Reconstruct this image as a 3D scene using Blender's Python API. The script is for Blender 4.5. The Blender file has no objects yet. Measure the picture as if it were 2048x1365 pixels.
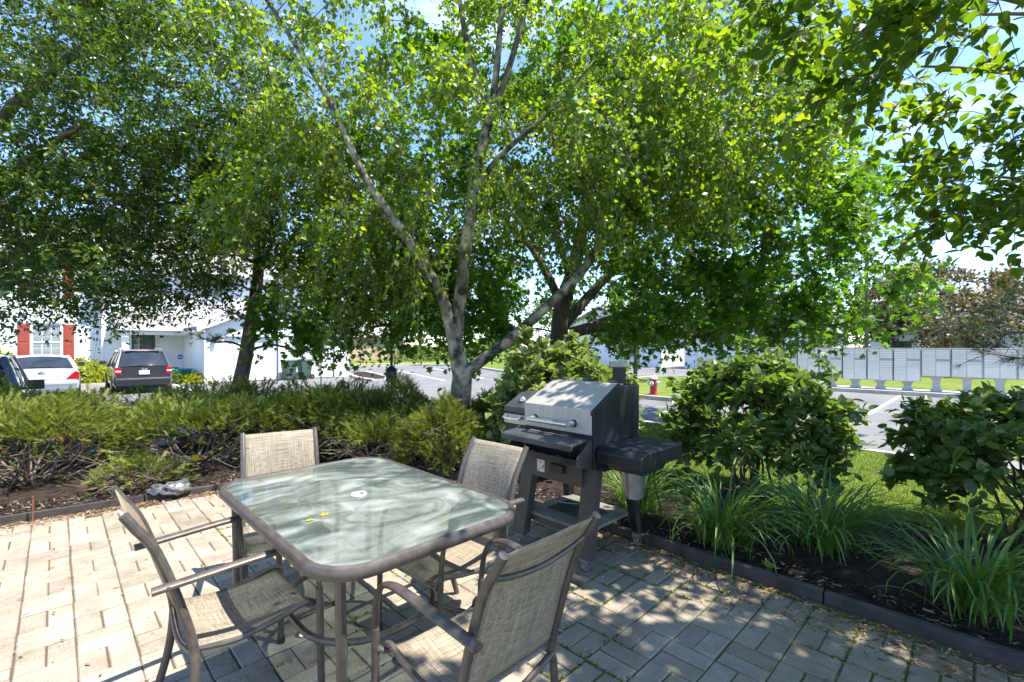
import bpy, bmesh, math, random
import numpy as np
from mathutils import Vector, Matrix
R = math.radians
random.seed(7)
rng = np.random.default_rng(11)
scene = bpy.context.scene
COL = scene.collection

# ------------------------------------------------------------ camera, sky, sun, exposure
F_PX, CX, HY, EYE = 931.0, 1024.0, 692.0, 1.45      # photograph: focal length in px, centre, horizon row, eye height
cam_d = bpy.data.cameras.new('camera')
cam_d.sensor_width = 36.0
cam_d.lens = F_PX / 2048.0 * 36.0
cam_d.shift_y = (HY - 682.5) / 2048.0
cam_d.clip_start = 0.05
cam_d.clip_end = 2000.0
cam = bpy.data.objects.new('camera', cam_d)
COL.objects.link(cam)
cam.location = (0, 0, EYE)
cam.rotation_euler = (R(90), 0, 0)
scene.camera = cam

SUN_AZ = math.atan2(0.958, -0.285)                  # clockwise from +Y
SUN_EL = R(66)
sun_vec = Vector((math.sin(SUN_AZ) * math.cos(SUN_EL), math.cos(SUN_AZ) * math.cos(SUN_EL), math.sin(SUN_EL)))

world = bpy.data.worlds.new('World')
scene.world = world
world.use_nodes = True
wn, wl = world.node_tree.nodes, world.node_tree.links
wn.clear()
w_out = wn.new('ShaderNodeOutputWorld')
w_bg = wn.new('ShaderNodeBackground')
w_bg.inputs['Strength'].default_value = 0.135
w_sky = wn.new('ShaderNodeTexSky')
w_sky.sky_type = 'NISHITA'
w_sky.sun_disc = False
w_sky.sun_elevation = SUN_EL
w_sky.sun_rotation = SUN_AZ
w_sky.air_density = 1.0
w_sky.dust_density = 0.15
w_sky.ozone_density = 3.0
w_tc = wn.new('ShaderNodeTexCoord')
w_map = wn.new('ShaderNodeMapping')
w_map.inputs['Scale'].default_value = (1.6, 1.6, 5.0)
w_map.inputs['Rotation'].default_value = (0.12, 0.1, 0.6)
w_noise = wn.new('ShaderNodeTexNoise')
w_noise.inputs['Scale'].default_value = 1.7
w_noise.inputs['Detail'].default_value = 7.0
w_noise.inputs['Roughness'].default_value = 0.55
w_ramp = wn.new('ShaderNodeValToRGB')
w_ramp.color_ramp.elements[0].position = 0.54
w_ramp.color_ramp.elements[1].position = 0.80
w_mix = wn.new('ShaderNodeMixRGB')
w_mix.inputs['Color2'].default_value = (7.0, 7.3, 7.8, 1)
w_mul = wn.new('ShaderNodeMath'); w_mul.operation = 'MULTIPLY'; w_mul.inputs[1].default_value = 0.55
wl.new(w_tc.outputs['Generated'], w_map.inputs['Vector'])
wl.new(w_map.outputs['Vector'], w_noise.inputs['Vector'])
wl.new(w_noise.outputs['Fac'], w_ramp.inputs['Fac'])
wl.new(w_ramp.outputs['Color'], w_mul.inputs[0])
wl.new(w_mul.outputs['Value'], w_mix.inputs['Fac'])
wl.new(w_sky.outputs['Color'], w_mix.inputs['Color1'])
w_wb = wn.new('ShaderNodeMixRGB'); w_wb.blend_type = 'MULTIPLY'; w_wb.inputs['Fac'].default_value = 1.0
w_wb.inputs['Color2'].default_value = (0.86, 0.925, 1.02, 1)         # white balance of the photograph
wl.new(w_mix.outputs['Color'], w_wb.inputs['Color1'])
wl.new(w_wb.outputs['Color'], w_bg.inputs['Color'])
wl.new(w_bg.outputs['Background'], w_out.inputs['Surface'])

sun_d = bpy.data.lights.new('sun', 'SUN')
sun_d.energy = 4.3
sun_d.angle = R(0.53)
sun_d.color = (1.0, 0.955, 0.88)
sun = bpy.data.objects.new('sun', sun_d)
COL.objects.link(sun)
sun.rotation_euler = sun_vec.to_track_quat('Z', 'Y').to_euler()
sun.location = (6, -2, 14)

scene.view_settings.view_transform = 'Standard'
scene.view_settings.look = 'None'
scene.view_settings.exposure = 1.62
scene.view_settings.gamma = 1.0
scene.view_settings.use_curve_mapping = False
scene.render.engine = 'CYCLES'
scene.cycles.max_bounces = 7
scene.cycles.diffuse_bounces = 3
scene.cycles.glossy_bounces = 3
scene.cycles.transmission_bounces = 5
scene.cycles.transparent_max_bounces = 8
scene.cycles.caustics_reflective = False
scene.cycles.caustics_refractive = False
scene.cycles.sample_clamp_indirect = 6.0
scene.cycles.use_denoising = True

# ------------------------------------------------------------ frames and helpers
TH = R(44.4)                                         # the place is laid out on a grid turned by this angle
CU, SU = math.cos(TH), math.sin(TH)

def W(u, v, z=0.0):
    return Vector((CU * u - SU * v, SU * u + CU * v, z))

def to_uv(x, y):
    return (CU * x + SU * y, -SU * x + CU * y)

def P(px, py, d):
    """photo pixel + depth in metres -> point"""
    return Vector(((px - CX) / F_PX * d, d, EYE + (HY - py) / F_PX * d))

def smooth01(t):
    t = np.clip(t, 0, 1)
    return t * t * (3 - 2 * t)

LOT = -0.36

def ground_z(u, v):
    d = np.maximum(np.maximum(np.asarray(u, float) - 3.2, np.asarray(v, float) - 5.8), 0)
    return -0.24 * smooth01(d / 5.5)

# ------------------------------------------------------------ materials
MATS = {}

def nodes_of(name):
    m = bpy.data.materials.new(name)
    m.use_nodes = True
    return m, m.node_tree.nodes, m.node_tree.links, m.node_tree.nodes['Principled BSDF']

def rgba(c):
    return (c[0], c[1], c[2], 1.0)

def mat(name, c1, c2=None, scale=8.0, rough=0.6, metal=0.0, bump=0.0, bscale=None, spec=0.5, stretch=(1, 1, 1), coord='Object',
        coat=0.0, lo=0.35, hi=0.65, detail=6.0, rvar=0.0, objrand=0.0):
    if name in MATS:
        return MATS[name]
    m, n, l, b = nodes_of(name)
    b.inputs['Roughness'].default_value = rough
    b.inputs['Metallic'].default_value = metal
    b.inputs['Specular IOR Level'].default_value = spec
    b.inputs['Coat Weight'].default_value = coat
    b.inputs['Coat Roughness'].default_value = 0.05
    c2 = c2 or tuple(x * 0.8 for x in c1)
    if coord == 'World':
        g = n.new('ShaderNodeNewGeometry'); src = g.outputs['Position']
    else:
        g = n.new('ShaderNodeTexCoord'); src = g.outputs['Object']
    mp = n.new('ShaderNodeMapping'); mp.inputs['Scale'].default_value = stretch
    l.new(src, mp.inputs['Vector'])
    tx = n.new('ShaderNodeTexNoise'); tx.inputs['Scale'].default_value = scale; tx.inputs['Detail'].default_value = detail
    l.new(mp.outputs['Vector'], tx.inputs['Vector'])
    rp = n.new('ShaderNodeValToRGB')
    rp.color_ramp.elements[0].position = lo; rp.color_ramp.elements[0].color = rgba(c1)
    rp.color_ramp.elements[1].position = hi; rp.color_ramp.elements[1].color = rgba(c2)
    l.new(tx.outputs['Fac'], rp.inputs['Fac'])
    colout = rp.outputs['Color']
    if objrand:
        oi = n.new('ShaderNodeObjectInfo')
        mr = n.new('ShaderNodeMapRange'); mr.inputs['To Min'].default_value = 1 - objrand; mr.inputs['To Max'].default_value = 1 + objrand
        l.new(oi.outputs['Random'], mr.inputs['Value'])
        mm = n.new('ShaderNodeVectorMath'); mm.operation = 'SCALE'
        l.new(colout, mm.inputs[0]); l.new(mr.outputs['Result'], mm.inputs['Scale'])
        colout = mm.outputs['Vector']
    l.new(colout, b.inputs['Base Color'])
    if rvar:
        mr = n.new('ShaderNodeMapRange'); mr.inputs['To Min'].default_value = max(0.02, rough - rvar); mr.inputs['To Max'].default_value = rough + rvar
        l.new(tx.outputs['Fac'], mr.inputs['Value']); l.new(mr.outputs['Result'], b.inputs['Roughness'])
    if bump:
        t2 = n.new('ShaderNodeTexNoise'); t2.inputs['Scale'].default_value = bscale or scale * 4; t2.inputs['Detail'].default_value = 5
        l.new(mp.outputs['Vector'], t2.inputs['Vector'])
        bp = n.new('ShaderNodeBump'); bp.inputs['Strength'].default_value = bump; bp.inputs['Distance'].default_value = 0.01
        l.new(t2.outputs['Fac'], bp.inputs['Height']); l.new(bp.outputs['Normal'], b.inputs['Normal'])
    MATS[name] = m
    return m

def leaf_mat(name, dark, mid, light, trans=0.45, tcol=None, obj=False, rough=0.45, spec=0.35):
    """two-sided leaf: reflects, and lets sun through"""
    if name in MATS:
        return MATS[name]
    m, n, l, b = nodes_of(name)
    rp = n.new('ShaderNodeValToRGB')
    e = rp.color_ramp.elements
    e[0].position = 0.0; e[0].color = rgba(dark)
    e[1].position = 1.0; e[1].color = rgba(light)
    k = e.new(0.55); k.color = rgba(mid)
    if obj:
        a = n.new('ShaderNodeObjectInfo'); l.new(a.outputs['Random'], rp.inputs['Fac'])
    else:
        a = n.new('ShaderNodeAttribute'); a.attribute_name = 'tint'; l.new(a.outputs['Fac'], rp.inputs['Fac'])
    l.new(rp.outputs['Color'], b.inputs['Base Color'])
    b.inputs['Roughness'].default_value = rough
    b.inputs['Specular IOR Level'].default_value = spec
    tr = n.new('ShaderNodeBsdfTranslucent')
    mx = n.new('ShaderNodeMixRGB'); mx.blend_type = 'MULTIPLY'; mx.inputs['Fac'].default_value = 1.0
    mx.inputs['Color2'].default_value = rgba(tcol or (2.2, 2.0, 0.7))
    l.new(rp.outputs['Color'], mx.inputs['Color1'])
    l.new(mx.outputs['Color'], tr.inputs['Color'])
    ms = n.new('ShaderNodeMixShader'); ms.inputs['Fac'].default_value = trans
    l.new(b.outputs['BSDF'], ms.inputs[1]); l.new(tr.outputs['BSDF'], ms.inputs[2])
    l.new(ms.outputs['Shader'], n['Material Output'].inputs['Surface'])
    MATS[name] = m
    return m

def tint_mat(name, cols, rough=0.8, spec=0.2, bump=0.0):
    """colour picked along a ramp by the mesh attribute 'tint'"""
    m, n, l, b = nodes_of(name)
    a = n.new('ShaderNodeAttribute'); a.attribute_name = 'tint'
    rp = n.new('ShaderNodeValToRGB'); e = rp.color_ramp.elements
    e[0].color = rgba(cols[0]); e[1].color = rgba(cols[-1])
    for i, c in enumerate(cols[1:-1]):
        k = e.new((i + 1) / (len(cols) - 1)); k.color = rgba(c)
    l.new(a.outputs['Fac'], rp.inputs['Fac']); l.new(rp.outputs['Color'], b.inputs['Base Color'])
    b.inputs['Roughness'].default_value = rough; b.inputs['Specular IOR Level'].default_value = spec
    MATS[name] = m
    return m

# ------------------------------------------------------------ mesh building
class MB:
    def __init__(s):
        s.v = []; s.f = []

    def add(s, verts, faces):
        o = len(s.v)
        s.v += [tuple(p) for p in verts]
        s.f += [tuple(i + o for i in f) for f in faces]
        return s

    def box(s, x0, x1, y0, y1, z0, z1, m=None):
        vs = [(x0, y0, z0), (x1, y0, z0), (x1, y1, z0), (x0, y1, z0), (x0, y0, z1), (x1, y0, z1), (x1, y1, z1), (x0, y1, z1)]
        if m is not None:
            vs = [m @ Vector(p) for p in vs]
        return s.add(vs, [(0, 3, 2, 1), (4, 5, 6, 7), (0, 1, 5, 4), (1, 2, 6, 5), (2, 3, 7, 6), (3, 0, 4, 7)])

    def hexa(s, p):
        """8 corners: bottom ring then top ring"""
        return s.add(p, [(0, 3, 2, 1), (4, 5, 6, 7), (0, 1, 5, 4), (1, 2, 6, 5), (2, 3, 7, 6), (3, 0, 4, 7)])

    def quad(s, a, b, c, d):
        return s.add([a, b, c, d], [(0, 1, 2, 3)])

    def prism(s, outline, z0, z1, m=None):
        n = len(outline)
        vs = [(x, y, z0) for x, y in outline] + [(x, y, z1) for x, y in outline]
        if m is not None:
            vs = [m @ Vector(p) for p in vs]
        fs = [tuple(range(n - 1, -1, -1)), tuple(range(n, 2 * n))]
        fs += [(i, (i + 1) % n, n + (i + 1) % n, n + i) for i in range(n)]
        return s.add(vs, fs)

    def tube(s, pts, rad, n=8, caps=True, flat=1.0, up=None, closed=False):
        pts = [Vector(p) for p in pts]
        k = len(pts)
        if not hasattr(rad, '__len__'):
            rad = [rad] * k
        up = Vector(up) if up is not None else None
        prev = None
        o = len(s.v)
        for i, p in enumerate(pts):
            if closed:
                t = pts[(i + 1) % k] - pts[i - 1]
            else:
                t = pts[min(i + 1, k - 1)] - pts[max(i - 1, 0)]
            if t.length < 1e-9:
                t = Vector((0, 0, 1))
            t.normalize()
            ref = prev if prev is not None else (up or (Vector((0, 0, 1)) if abs(t.z) < 0.9 else Vector((1, 0, 0))))
            a = ref - t * ref.dot(t)
            if a.length < 1e-6:
                a = Vector((1, 0, 0)) - t * t.x
            a.normalize()
            prev = a
            b = t.cross(a)
            for j in range(n):
                an = 2 * math.pi * j / n
                q = p + a * (math.cos(an) * rad[i] * flat) + b * (math.sin(an) * rad[i])
                s.v.append(tuple(q))
        for i in range(k if closed else k - 1):
            i2 = (i + 1) % k
            for j in range(n):
                s.f.append((o + i * n + j, o + i * n + (j + 1) % n, o + i2 * n + (j + 1) % n, o + i2 * n + j))
        if caps and not closed:
            s.f.append(tuple(o + j for j in range(n - 1, -1, -1)))
            s.f.append(tuple(o + (k - 1) * n + j for j in range(n)))
        return s

    def lathe(s, prof, n=16, m=None, cap=True):
        o = len(s.v)
        for r, z in prof:
            for j in range(n):
                a = 2 * math.pi * j / n
                p = Vector((r * math.cos(a), r * math.sin(a), z))
                s.v.append(tuple(m @ p if m is not None else p))
        for i in range(len(prof) - 1):
            for j in range(n):
                s.f.append((o + i * n + j, o + i * n + (j + 1) % n, o + (i + 1) * n + (j + 1) % n, o + (i + 1) * n + j))
        if cap:
            s.f.append(tuple(o + j for j in range(n - 1, -1, -1)))
            s.f.append(tuple(o + (len(prof) - 1) * n + j for j in range(n)))
        return s

    def grid(s, fn, nu, nv):
        o = len(s.v)
        for i in range(nu + 1):
            for j in range(nv + 1):
                s.v.append(tuple(fn(i / nu, j / nv)))
        for i in range(nu):
            for j in range(nv):
                a = o + i * (nv + 1) + j
                s.f.append((a, a + nv + 1, a + nv + 2, a + 1))
        return s

    def mesh(s, name, material, smooth=False):
        me = bpy.data.meshes.new(name)
        me.from_pydata(s.v, [], s.f)
        if material is not None:
            me.materials.append(material)
        if smooth:
            me.polygons.foreach_set('use_smooth', [True] * len(me.polygons))
            if smooth == 'auto':
                me.set_sharp_from_angle(angle=R(35))
        me.update()
        return me

    def build(s, name, material, parent=None, smooth=False, bevel=0.0, seg=2, solid=0.0):
        o = bpy.data.objects.new(name, s.mesh(name, material, smooth))
        COL.objects.link(o)
        o.parent = parent
        if solid:
            md = o.modifiers.new('Solidify', 'SOLIDIFY'); md.thickness = solid; md.offset = 0
        if bevel:
            md = o.modifiers.new('Bevel', 'BEVEL'); md.width = bevel; md.segments = seg
            md.limit_method = 'ANGLE'; md.angle_limit = R(40)
        return o

def arr_mesh(name, verts, faces_flat, per_face, material, tint=None):
    """fast numpy mesh; faces_flat: (n, per_face) indices; tint per vertex"""
    me = bpy.data.meshes.new(name)
    nf = len(faces_flat)
    me.vertices.add(len(verts)); me.vertices.foreach_set('co', np.asarray(verts, np.float32).ravel())
    me.loops.add(nf * per_face); me.loops.foreach_set('vertex_index', np.asarray(faces_flat, np.int32).ravel())
    me.polygons.add(nf); me.polygons.foreach_set('loop_start', np.arange(nf, dtype=np.int32) * per_face)
    if tint is not None:
        at = me.attributes.new('tint', 'FLOAT', 'POINT')
        at.data.foreach_set('value', np.asarray(tint, np.float32))
    me.materials.append(material)
    me.update(calc_edges=True)
    me.validate()
    return me

def link(name, me, parent=None, kind=None):
    o = bpy.data.objects.new(name, me)
    COL.objects.link(o); o.parent = parent
    if kind:
        o['kind'] = kind
    return o

def tag(o, label=None, cat=None, group=None, kind=None):
    if label: o['label'] = label
    if cat: o['category'] = cat
    if group: o['group'] = group
    if kind: o['kind'] = kind
    return o

def thing(name, label, cat, loc=(0, 0, 0), rotz=0.0, group=None):
    o = bpy.data.objects.new(name, None)
    o.empty_display_size = 0.2
    COL.objects.link(o)
    o.location = loc; o.rotation_euler = (0, 0, rotz)
    return tag(o, label, cat, group)

def copy_tree(o, parent=None):
    c = o.copy(); COL.objects.link(c); c.parent = parent
    for ch in list(o.children):
        copy_tree(ch, c)
    return c

def text_mesh(s, size, material, name, parent, loc, rot, extrude=0.002, align='CENTER'):
    cu = bpy.data.curves.new(name, 'FONT'); cu.body = s; cu.size = size; cu.extrude = extrude
    cu.align_x = align; cu.align_y = 'CENTER'
    o = bpy.data.objects.new(name, cu); COL.objects.link(o)
    bpy.context.view_layer.update()
    me = bpy.data.meshes.new_from_object(o.evaluated_get(bpy.context.evaluated_depsgraph_get()))
    bpy.data.objects.remove(o); bpy.data.curves.remove(cu)
    me.materials.clear(); me.materials.append(material)
    q = link(name, me, parent)
    q.location = loc; q.rotation_euler = rot
    return q

def smooth_path(pts, n=4):
    """Catmull-Rom through points"""
    pts = [Vector(p) for p in pts]
    out = []
    for i in range(len(pts) - 1):
        p0 = pts[max(i - 1, 0)]; p1 = pts[i]; p2 = pts[i + 1]; p3 = pts[min(i + 2, len(pts) - 1)]
        for k in range(n):
            t = k / n
            out.append(0.5 * ((2 * p1) + (p2 - p0) * t + (2 * p0 - 5 * p1 + 4 * p2 - p3) * t * t + (3 * p1 - p0 - 3 * p2 + p3) * t ** 3))
    out.append(pts[-1])
    return out

def lerp_list(r, k, n):
    out = []
    for i in range(k):
        t = i / (k - 1) * (len(r) - 1)
        a = int(min(t, len(r) - 2)); out.append(r[a] + (r[a + 1] - r[a]) * (t - a))
    return out

# ============================================================ THE SETTING
M_ASPHALT = mat('asphalt', (0.105, 0.103, 0.10), (0.165, 0.162, 0.157), scale=0.9, rough=0.9, bump=0.3, bscale=90, coord='World', detail=9, lo=0.3, hi=0.72)
M_LINE = mat('line_paint', (0.70, 0.70, 0.68), (0.42, 0.42, 0.41), scale=5, rough=0.8, coord='World', lo=0.45, hi=0.8)
M_CONC = mat('concrete', (0.48, 0.45, 0.40), (0.36, 0.335, 0.295), scale=2.5, rough=0.9, bump=0.25, bscale=60, coord='World')
M_GRASS = mat('grass_ground', (0.095, 0.135, 0.022), (0.145, 0.17, 0.035), scale=1.3, rough=0.95, bump=0.8, bscale=45, coord='World', spec=0.1)
M_MULCH = mat('mulch', (0.014, 0.010, 0.008), (0.042, 0.029, 0.021), scale=14, rough=0.95, bump=1.0, bscale=60, coord='World', spec=0.15)
M_SHINGLE = mat('roof_shingle', (0.20, 0.185, 0.18), (0.31, 0.29, 0.28), scale=5, rough=0.95, bump=0.6, bscale=9, stretch=(1, 1, 5), coord='World')
M_SIDING = mat('white_siding', (0.80, 0.80, 0.79), (0.74, 0.745, 0.74), scale=0.7, rough=0.55, coord='World')
M_TRIM = mat('white_trim', (0.80, 0.80, 0.79), (0.76, 0.76, 0.75), scale=3, rough=0.5)
M_SHUTTER = mat('red_shutter', (0.33, 0.055, 0.035), (0.27, 0.045, 0.03), scale=5, rough=0.6)
M_GLASS = mat('window_glass', (0.05, 0.06, 0.065), (0.10, 0.115, 0.12), scale=1.2, rough=0.06, spec=0.8)
M_BLIND = mat('blind_glass', (0.30, 0.33, 0.33), (0.20, 0.23, 0.235), scale=3, rough=0.12, spec=0.7, stretch=(0.3, 0.3, 8))
M_DOORGREEN = mat('green_door', (0.035, 0.075, 0.065), (0.03, 0.06, 0.05), scale=4, rough=0.4)
M_BLACK = mat('black_plastic', (0.018, 0.018, 0.018), (0.03, 0.03, 0.03), scale=10, rough=0.5)
M_TANBRICK = mat('tan_wall', (0.46, 0.34, 0.24), (0.38, 0.28, 0.20), scale=6, rough=0.9, coord='World', stretch=(1, 1, 3))

def uv_mesh(name, pts_faces, material, kind='structure', parent=None):
    o = pts_faces.build(name, material, parent)
    if kind and parent is None:
        o['kind'] = kind
    return o

# ---- ground sheet: raised block under the patio and its garden, plain beyond
us = np.unique(np.concatenate([np.array([-900, -400, -150, -70, -40, -25, -18]), np.linspace(-14, 9.42, 60), np.array([9.45, 12, 20, 40, 80, 160, 400, 900])]))
vs = np.unique(np.concatenate([np.array([-900, -400, -150, -60, -30, -16]), np.linspace(-10, 9.62, 54), np.array([9.65, 14, 25, 40, 80, 160, 400, 900])]))
gv, gf = [], []
for u in us:
    for v in vs:
        inside = (u <= 9.425 and v <= 9.625 and u > -60)
        z = float(ground_z(u, v)) if inside else -0.47
        if u < 3.12 and v < 5.2 and u > -13 and v > -9:
            z = -0.10
        p = W(u, v, z - 0.006)
        gv.append(tuple(p))
nv_ = len(vs)
for i in range(len(us) - 1):
    for j in range(nv_ - 1):
        a = i * nv_ + j
        gf.append((a, a + nv_, a + nv_ + 1, a + 1))
g = MB(); g.v = gv; g.f = gf
ground = uv_mesh('ground', g, M_GRASS)

def flat(name, rects, z, material, kind='structure'):
    m = MB()
    for (u0, u1, v0, v1) in rects:
        m.quad(W(u0, v0, z), W(u1, v0, z), W(u1, v1, z), W(u0, v1, z))
    return uv_mesh(name, m, material, kind)

lot = flat('parking_lot', [(-120, 5.0, 9.55, 28.0), (5.0, 9.35, 9.55, 26.2), (9.35, 140, -120, 26.2), (12.6, 140, 26.2, 62.0)], LOT, M_ASPHALT)

def slab(name, outline, z0, z1, material, kind='structure'):
    m = MB()
    m.prism([tuple(W(u, v)[:2]) for u, v in outline], z0, z1)
    return uv_mesh(name, m, material, kind)

def kerb(name, path, w=0.15, z0=LOT - 0.1, z1=LOT + 0.13):
    m = MB()
    n = len(path)
    L, Rr = [], []
    for i in range(n):
        a = Vector(path[max(i - 1, 0)]); b = Vector(path[min(i + 1, n - 1)])
        t = (b - a).normalized(); q = Vector((-t.y, t.x)); p = Vector(path[i])
        L.append(p + q * w / 2); Rr.append(p - q * w / 2)
    for i in range(n - 1):
        c = [W(L[i].x, L[i].y, z0), W(Rr[i].x, Rr[i].y, z0), W(Rr[i + 1].x, Rr[i + 1].y, z0), W(L[i + 1].x, L[i + 1].y, z0)]
        top = [Vector((p.x, p.y, z1)) for p in c]
        m.hexa(c + top)
    return uv_mesh(name, m, M_CONC)

kerb('kerb_garden', [(-60, 9.6), (8.5, 9.6), (9.1, 9.45), (9.35, 8.9), (9.4, 8), (9.4, -60)])

def round_rect(u0, u1, v0, v1, r, n=5):
    pts = []
    for (cu, cv, a0) in ((u1 - r, v1 - r, 0), (u0 + r, v1 - r, 90), (u0 + r, v0 + r, 180), (u1 - r, v0 + r, 270)):
        for k in range(n + 1):
            a = R(a0 + 90 * k / n)
            pts.append((cu + r * math.cos(a), cv + r * math.sin(a)))
    return pts

def island(name, u0, u1, v0, v1, r, top=LOT + 0.12, m=M_GRASS):
    pts = round_rect(u0, u1, v0, v1, r)
    slab(name, pts, LOT - 0.1, top, m)
    kerb('kerb_' + name, pts + [pts[0], pts[1]], w=0.16, z1=LOT + 0.135)

island('lawn_island', 14.3, 24.5, 5.6, 13.0, 1.6)
# raised lawn that the bollard stands on, climbing away from the lot
mm = MB()
A = [P(1075, 757, 28.5), P(1030, 751, 30), P(960, 737, 37), P(900, 732.5, 41.5), P(820, 732, 42), P(690, 737, 39.5)]
A = [Vector((p.x, p.y, LOT + 0.12)) for p in A]
rows = []
for k, (f, zz) in enumerate(((1.0, LOT + 0.12), (1.12, LOT + 0.3), (1.3, 0.15), (1.6, 0.62), (2.2, 0.95), (3.4, 1.0))):
    rows.append([Vector((p.x * f, p.y * f, zz)) for p in A])
for k in range(len(rows) - 1):
    for i in range(len(A) - 1):
        mm.quad(rows[k][i], rows[k + 1][i], rows[k + 1][i + 1], rows[k][i + 1])
uv_mesh('lawn_bank', mm, M_GRASS)
path = [to_uv(p.x, p.y) for p in A]
kerb('kerb_bank', path, w=0.3)
mm = MB()   # concrete walk along the bank
B = [Vector((p.x * 1.015, p.y * 1.015, LOT + 0.136)) for p in A[2:]]
B2 = [Vector((p.x * 1.045, p.y * 1.045, LOT + 0.19)) for p in A[2:]]
for i in range(len(B) - 1):
    mm.quad(B[i], B2[i], B2[i + 1], B[i + 1])
uv_mesh('bank_pavement', mm, M_CONC)
# small planted island beside the garages
isl = [to_uv(P(px, py, 0).x, 0) for px, py in ()]
def gp(px, py, z=LOT):
    d = F_PX * (EYE - z) / (py - HY)
    p = P(px, py, d)
    return to_uv(p.x, p.y)
ip = [gp(700, 750), gp(712, 747), gp(732, 747), gp(756, 752), gp(776, 758), gp(772, 763), gp(748, 764), gp(722, 760), gp(704, 755)]
slab('planting_island', ip, LOT - 0.1, LOT + 0.10, M_MULCH)
kerb('kerb_planting_island', ip + [ip[0], ip[1]], w=0.22)

# mailbox pavement and lawn beyond
slab('mailbox_pavement', [(22.1, -14), (23.7, -14), (23.7, 8.6), (22.1, 8.6)], LOT - 0.1, LOT + 0.14, M_CONC)
slab('mailbox_lawn', [(23.72, -40), (33.5, -40), (33.5, 8.6), (23.72, 8.6)], LOT - 0.1, LOT + 0.16, M_GRASS)
# yard in front of the town house
slab('front_yard', [(-60, 28.0), (4.9, 28.0), (4.9, 33.5), (-60, 33.5)], LOT - 0.1, LOT + 0.10, M_GRASS)
kerb('kerb_yard', [(-60, 27.95), (4.0, 27.95), (4.7, 27.6), (5.0, 26.6), (5.2, 26.2)], w=0.3)
slab('front_walk', [(1.7, 27.4), (4.85, 27.4), (4.85, 31.1), (1.7, 31.1)], LOT - 0.05, LOT + 0.112, M_CONC)

# painted bay lines
lm = MB()
def line(p0, p1, w=0.11, z=LOT + 0.004):
    a = Vector((p0[0], p0[1])); b = Vector((p1[0], p1[1])); t = (b - a).normalized(); q = Vector((-t.y, t.x)) * w / 2
    lm.quad(W(*(a + q), z), W(*(a - q), z), W(*(b - q), z), W(*(b + q), z))
line(gp(797, 742), gp(890, 762)); line(gp(867, 737), gp(968, 757.6)); line(gp(715, 751), gp(760, 762.5))
for v in (4.95, 2.2, -0.55, -3.3, -6.1):
    line((15.2, v), (22.0, v))
line((2.9 + 1.0, 21.5), (3.95, 27.0)); line((0.9, 21.5), (0.9, 27.0)); line((-1.9, 21.5), (-1.9, 27.0))
uv_mesh('bay_lines', lm, M_LINE)

# ---- patio: sand bed with moss, concrete pavers laid in basketweave
def patio_base_mat():
    m, n, l, b = nodes_of('joint_sand_and_moss')
    g = n.new('ShaderNodeNewGeometry')
    sep = n.new('ShaderNodeSeparateXYZ'); l.new(g.outputs['Position'], sep.inputs[0])
    t1 = n.new('ShaderNodeTexNoise'); t1.inputs['Scale'].default_value = 2.2; t1.inputs['Detail'].default_value = 6
    l.new(g.outputs['Position'], t1.inputs['Vector'])
    # damp side of the patio (towards the planting bed) grows more moss
    mr = n.new('ShaderNodeMapRange'); mr.inputs['From Min'].default_value = -1.2; mr.inputs['From Max'].default_value = 1.2
    mr.inputs['To Min'].default_value = -0.10; mr.inputs['To Max'].default_value = 0.13
    l.new(sep.outputs['X'], mr.inputs['Value'])
    ad = n.new('ShaderNodeMath'); ad.operation = 'ADD'; l.new(t1.outputs['Fac'], ad.inputs[0]); l.new(mr.outputs['Result'], ad.inputs[1])
    rp = n.new('ShaderNodeValToRGB'); e = rp.color_ramp.elements
    e[0].position = 0.47; e[0].color = (0.17, 0.115, 0.07, 1)
    e[1].position = 0.66; e[1].color = (0.11, 0.15, 0.02, 1)
    l.new(ad.outputs[0], rp.inputs['Fac'])
    t2 = n.new('ShaderNodeTexNoise'); t2.inputs['Scale'].default_value = 160; t2.inputs['Detail'].default_value = 4
    l.new(g.outputs['Position'], t2.inputs['Vector'])
    mx = n.new('ShaderNodeMixRGB'); mx.blend_type = 'MULTIPLY'; mx.inputs['Fac'].default_value = 0.8
    l.new(rp.outputs['Color'], mx.inputs['Color1']); l.new(t2.outputs['Fac'], mx.inputs['Color2'])
    l.new(mx.outputs['Color'], b.inputs['Base Color'])
    b.inputs['Roughness'].default_value = 0.95
    bp = n.new('ShaderNodeBump'); bp.inputs['Strength'].default_value = 0.9; bp.inputs['Distance'].default_value = 0.01
    l.new(t2.outputs['Fac'], bp.inputs['Height']); l.new(bp.outputs['Normal'], b.inputs['Normal'])
    return m

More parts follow.
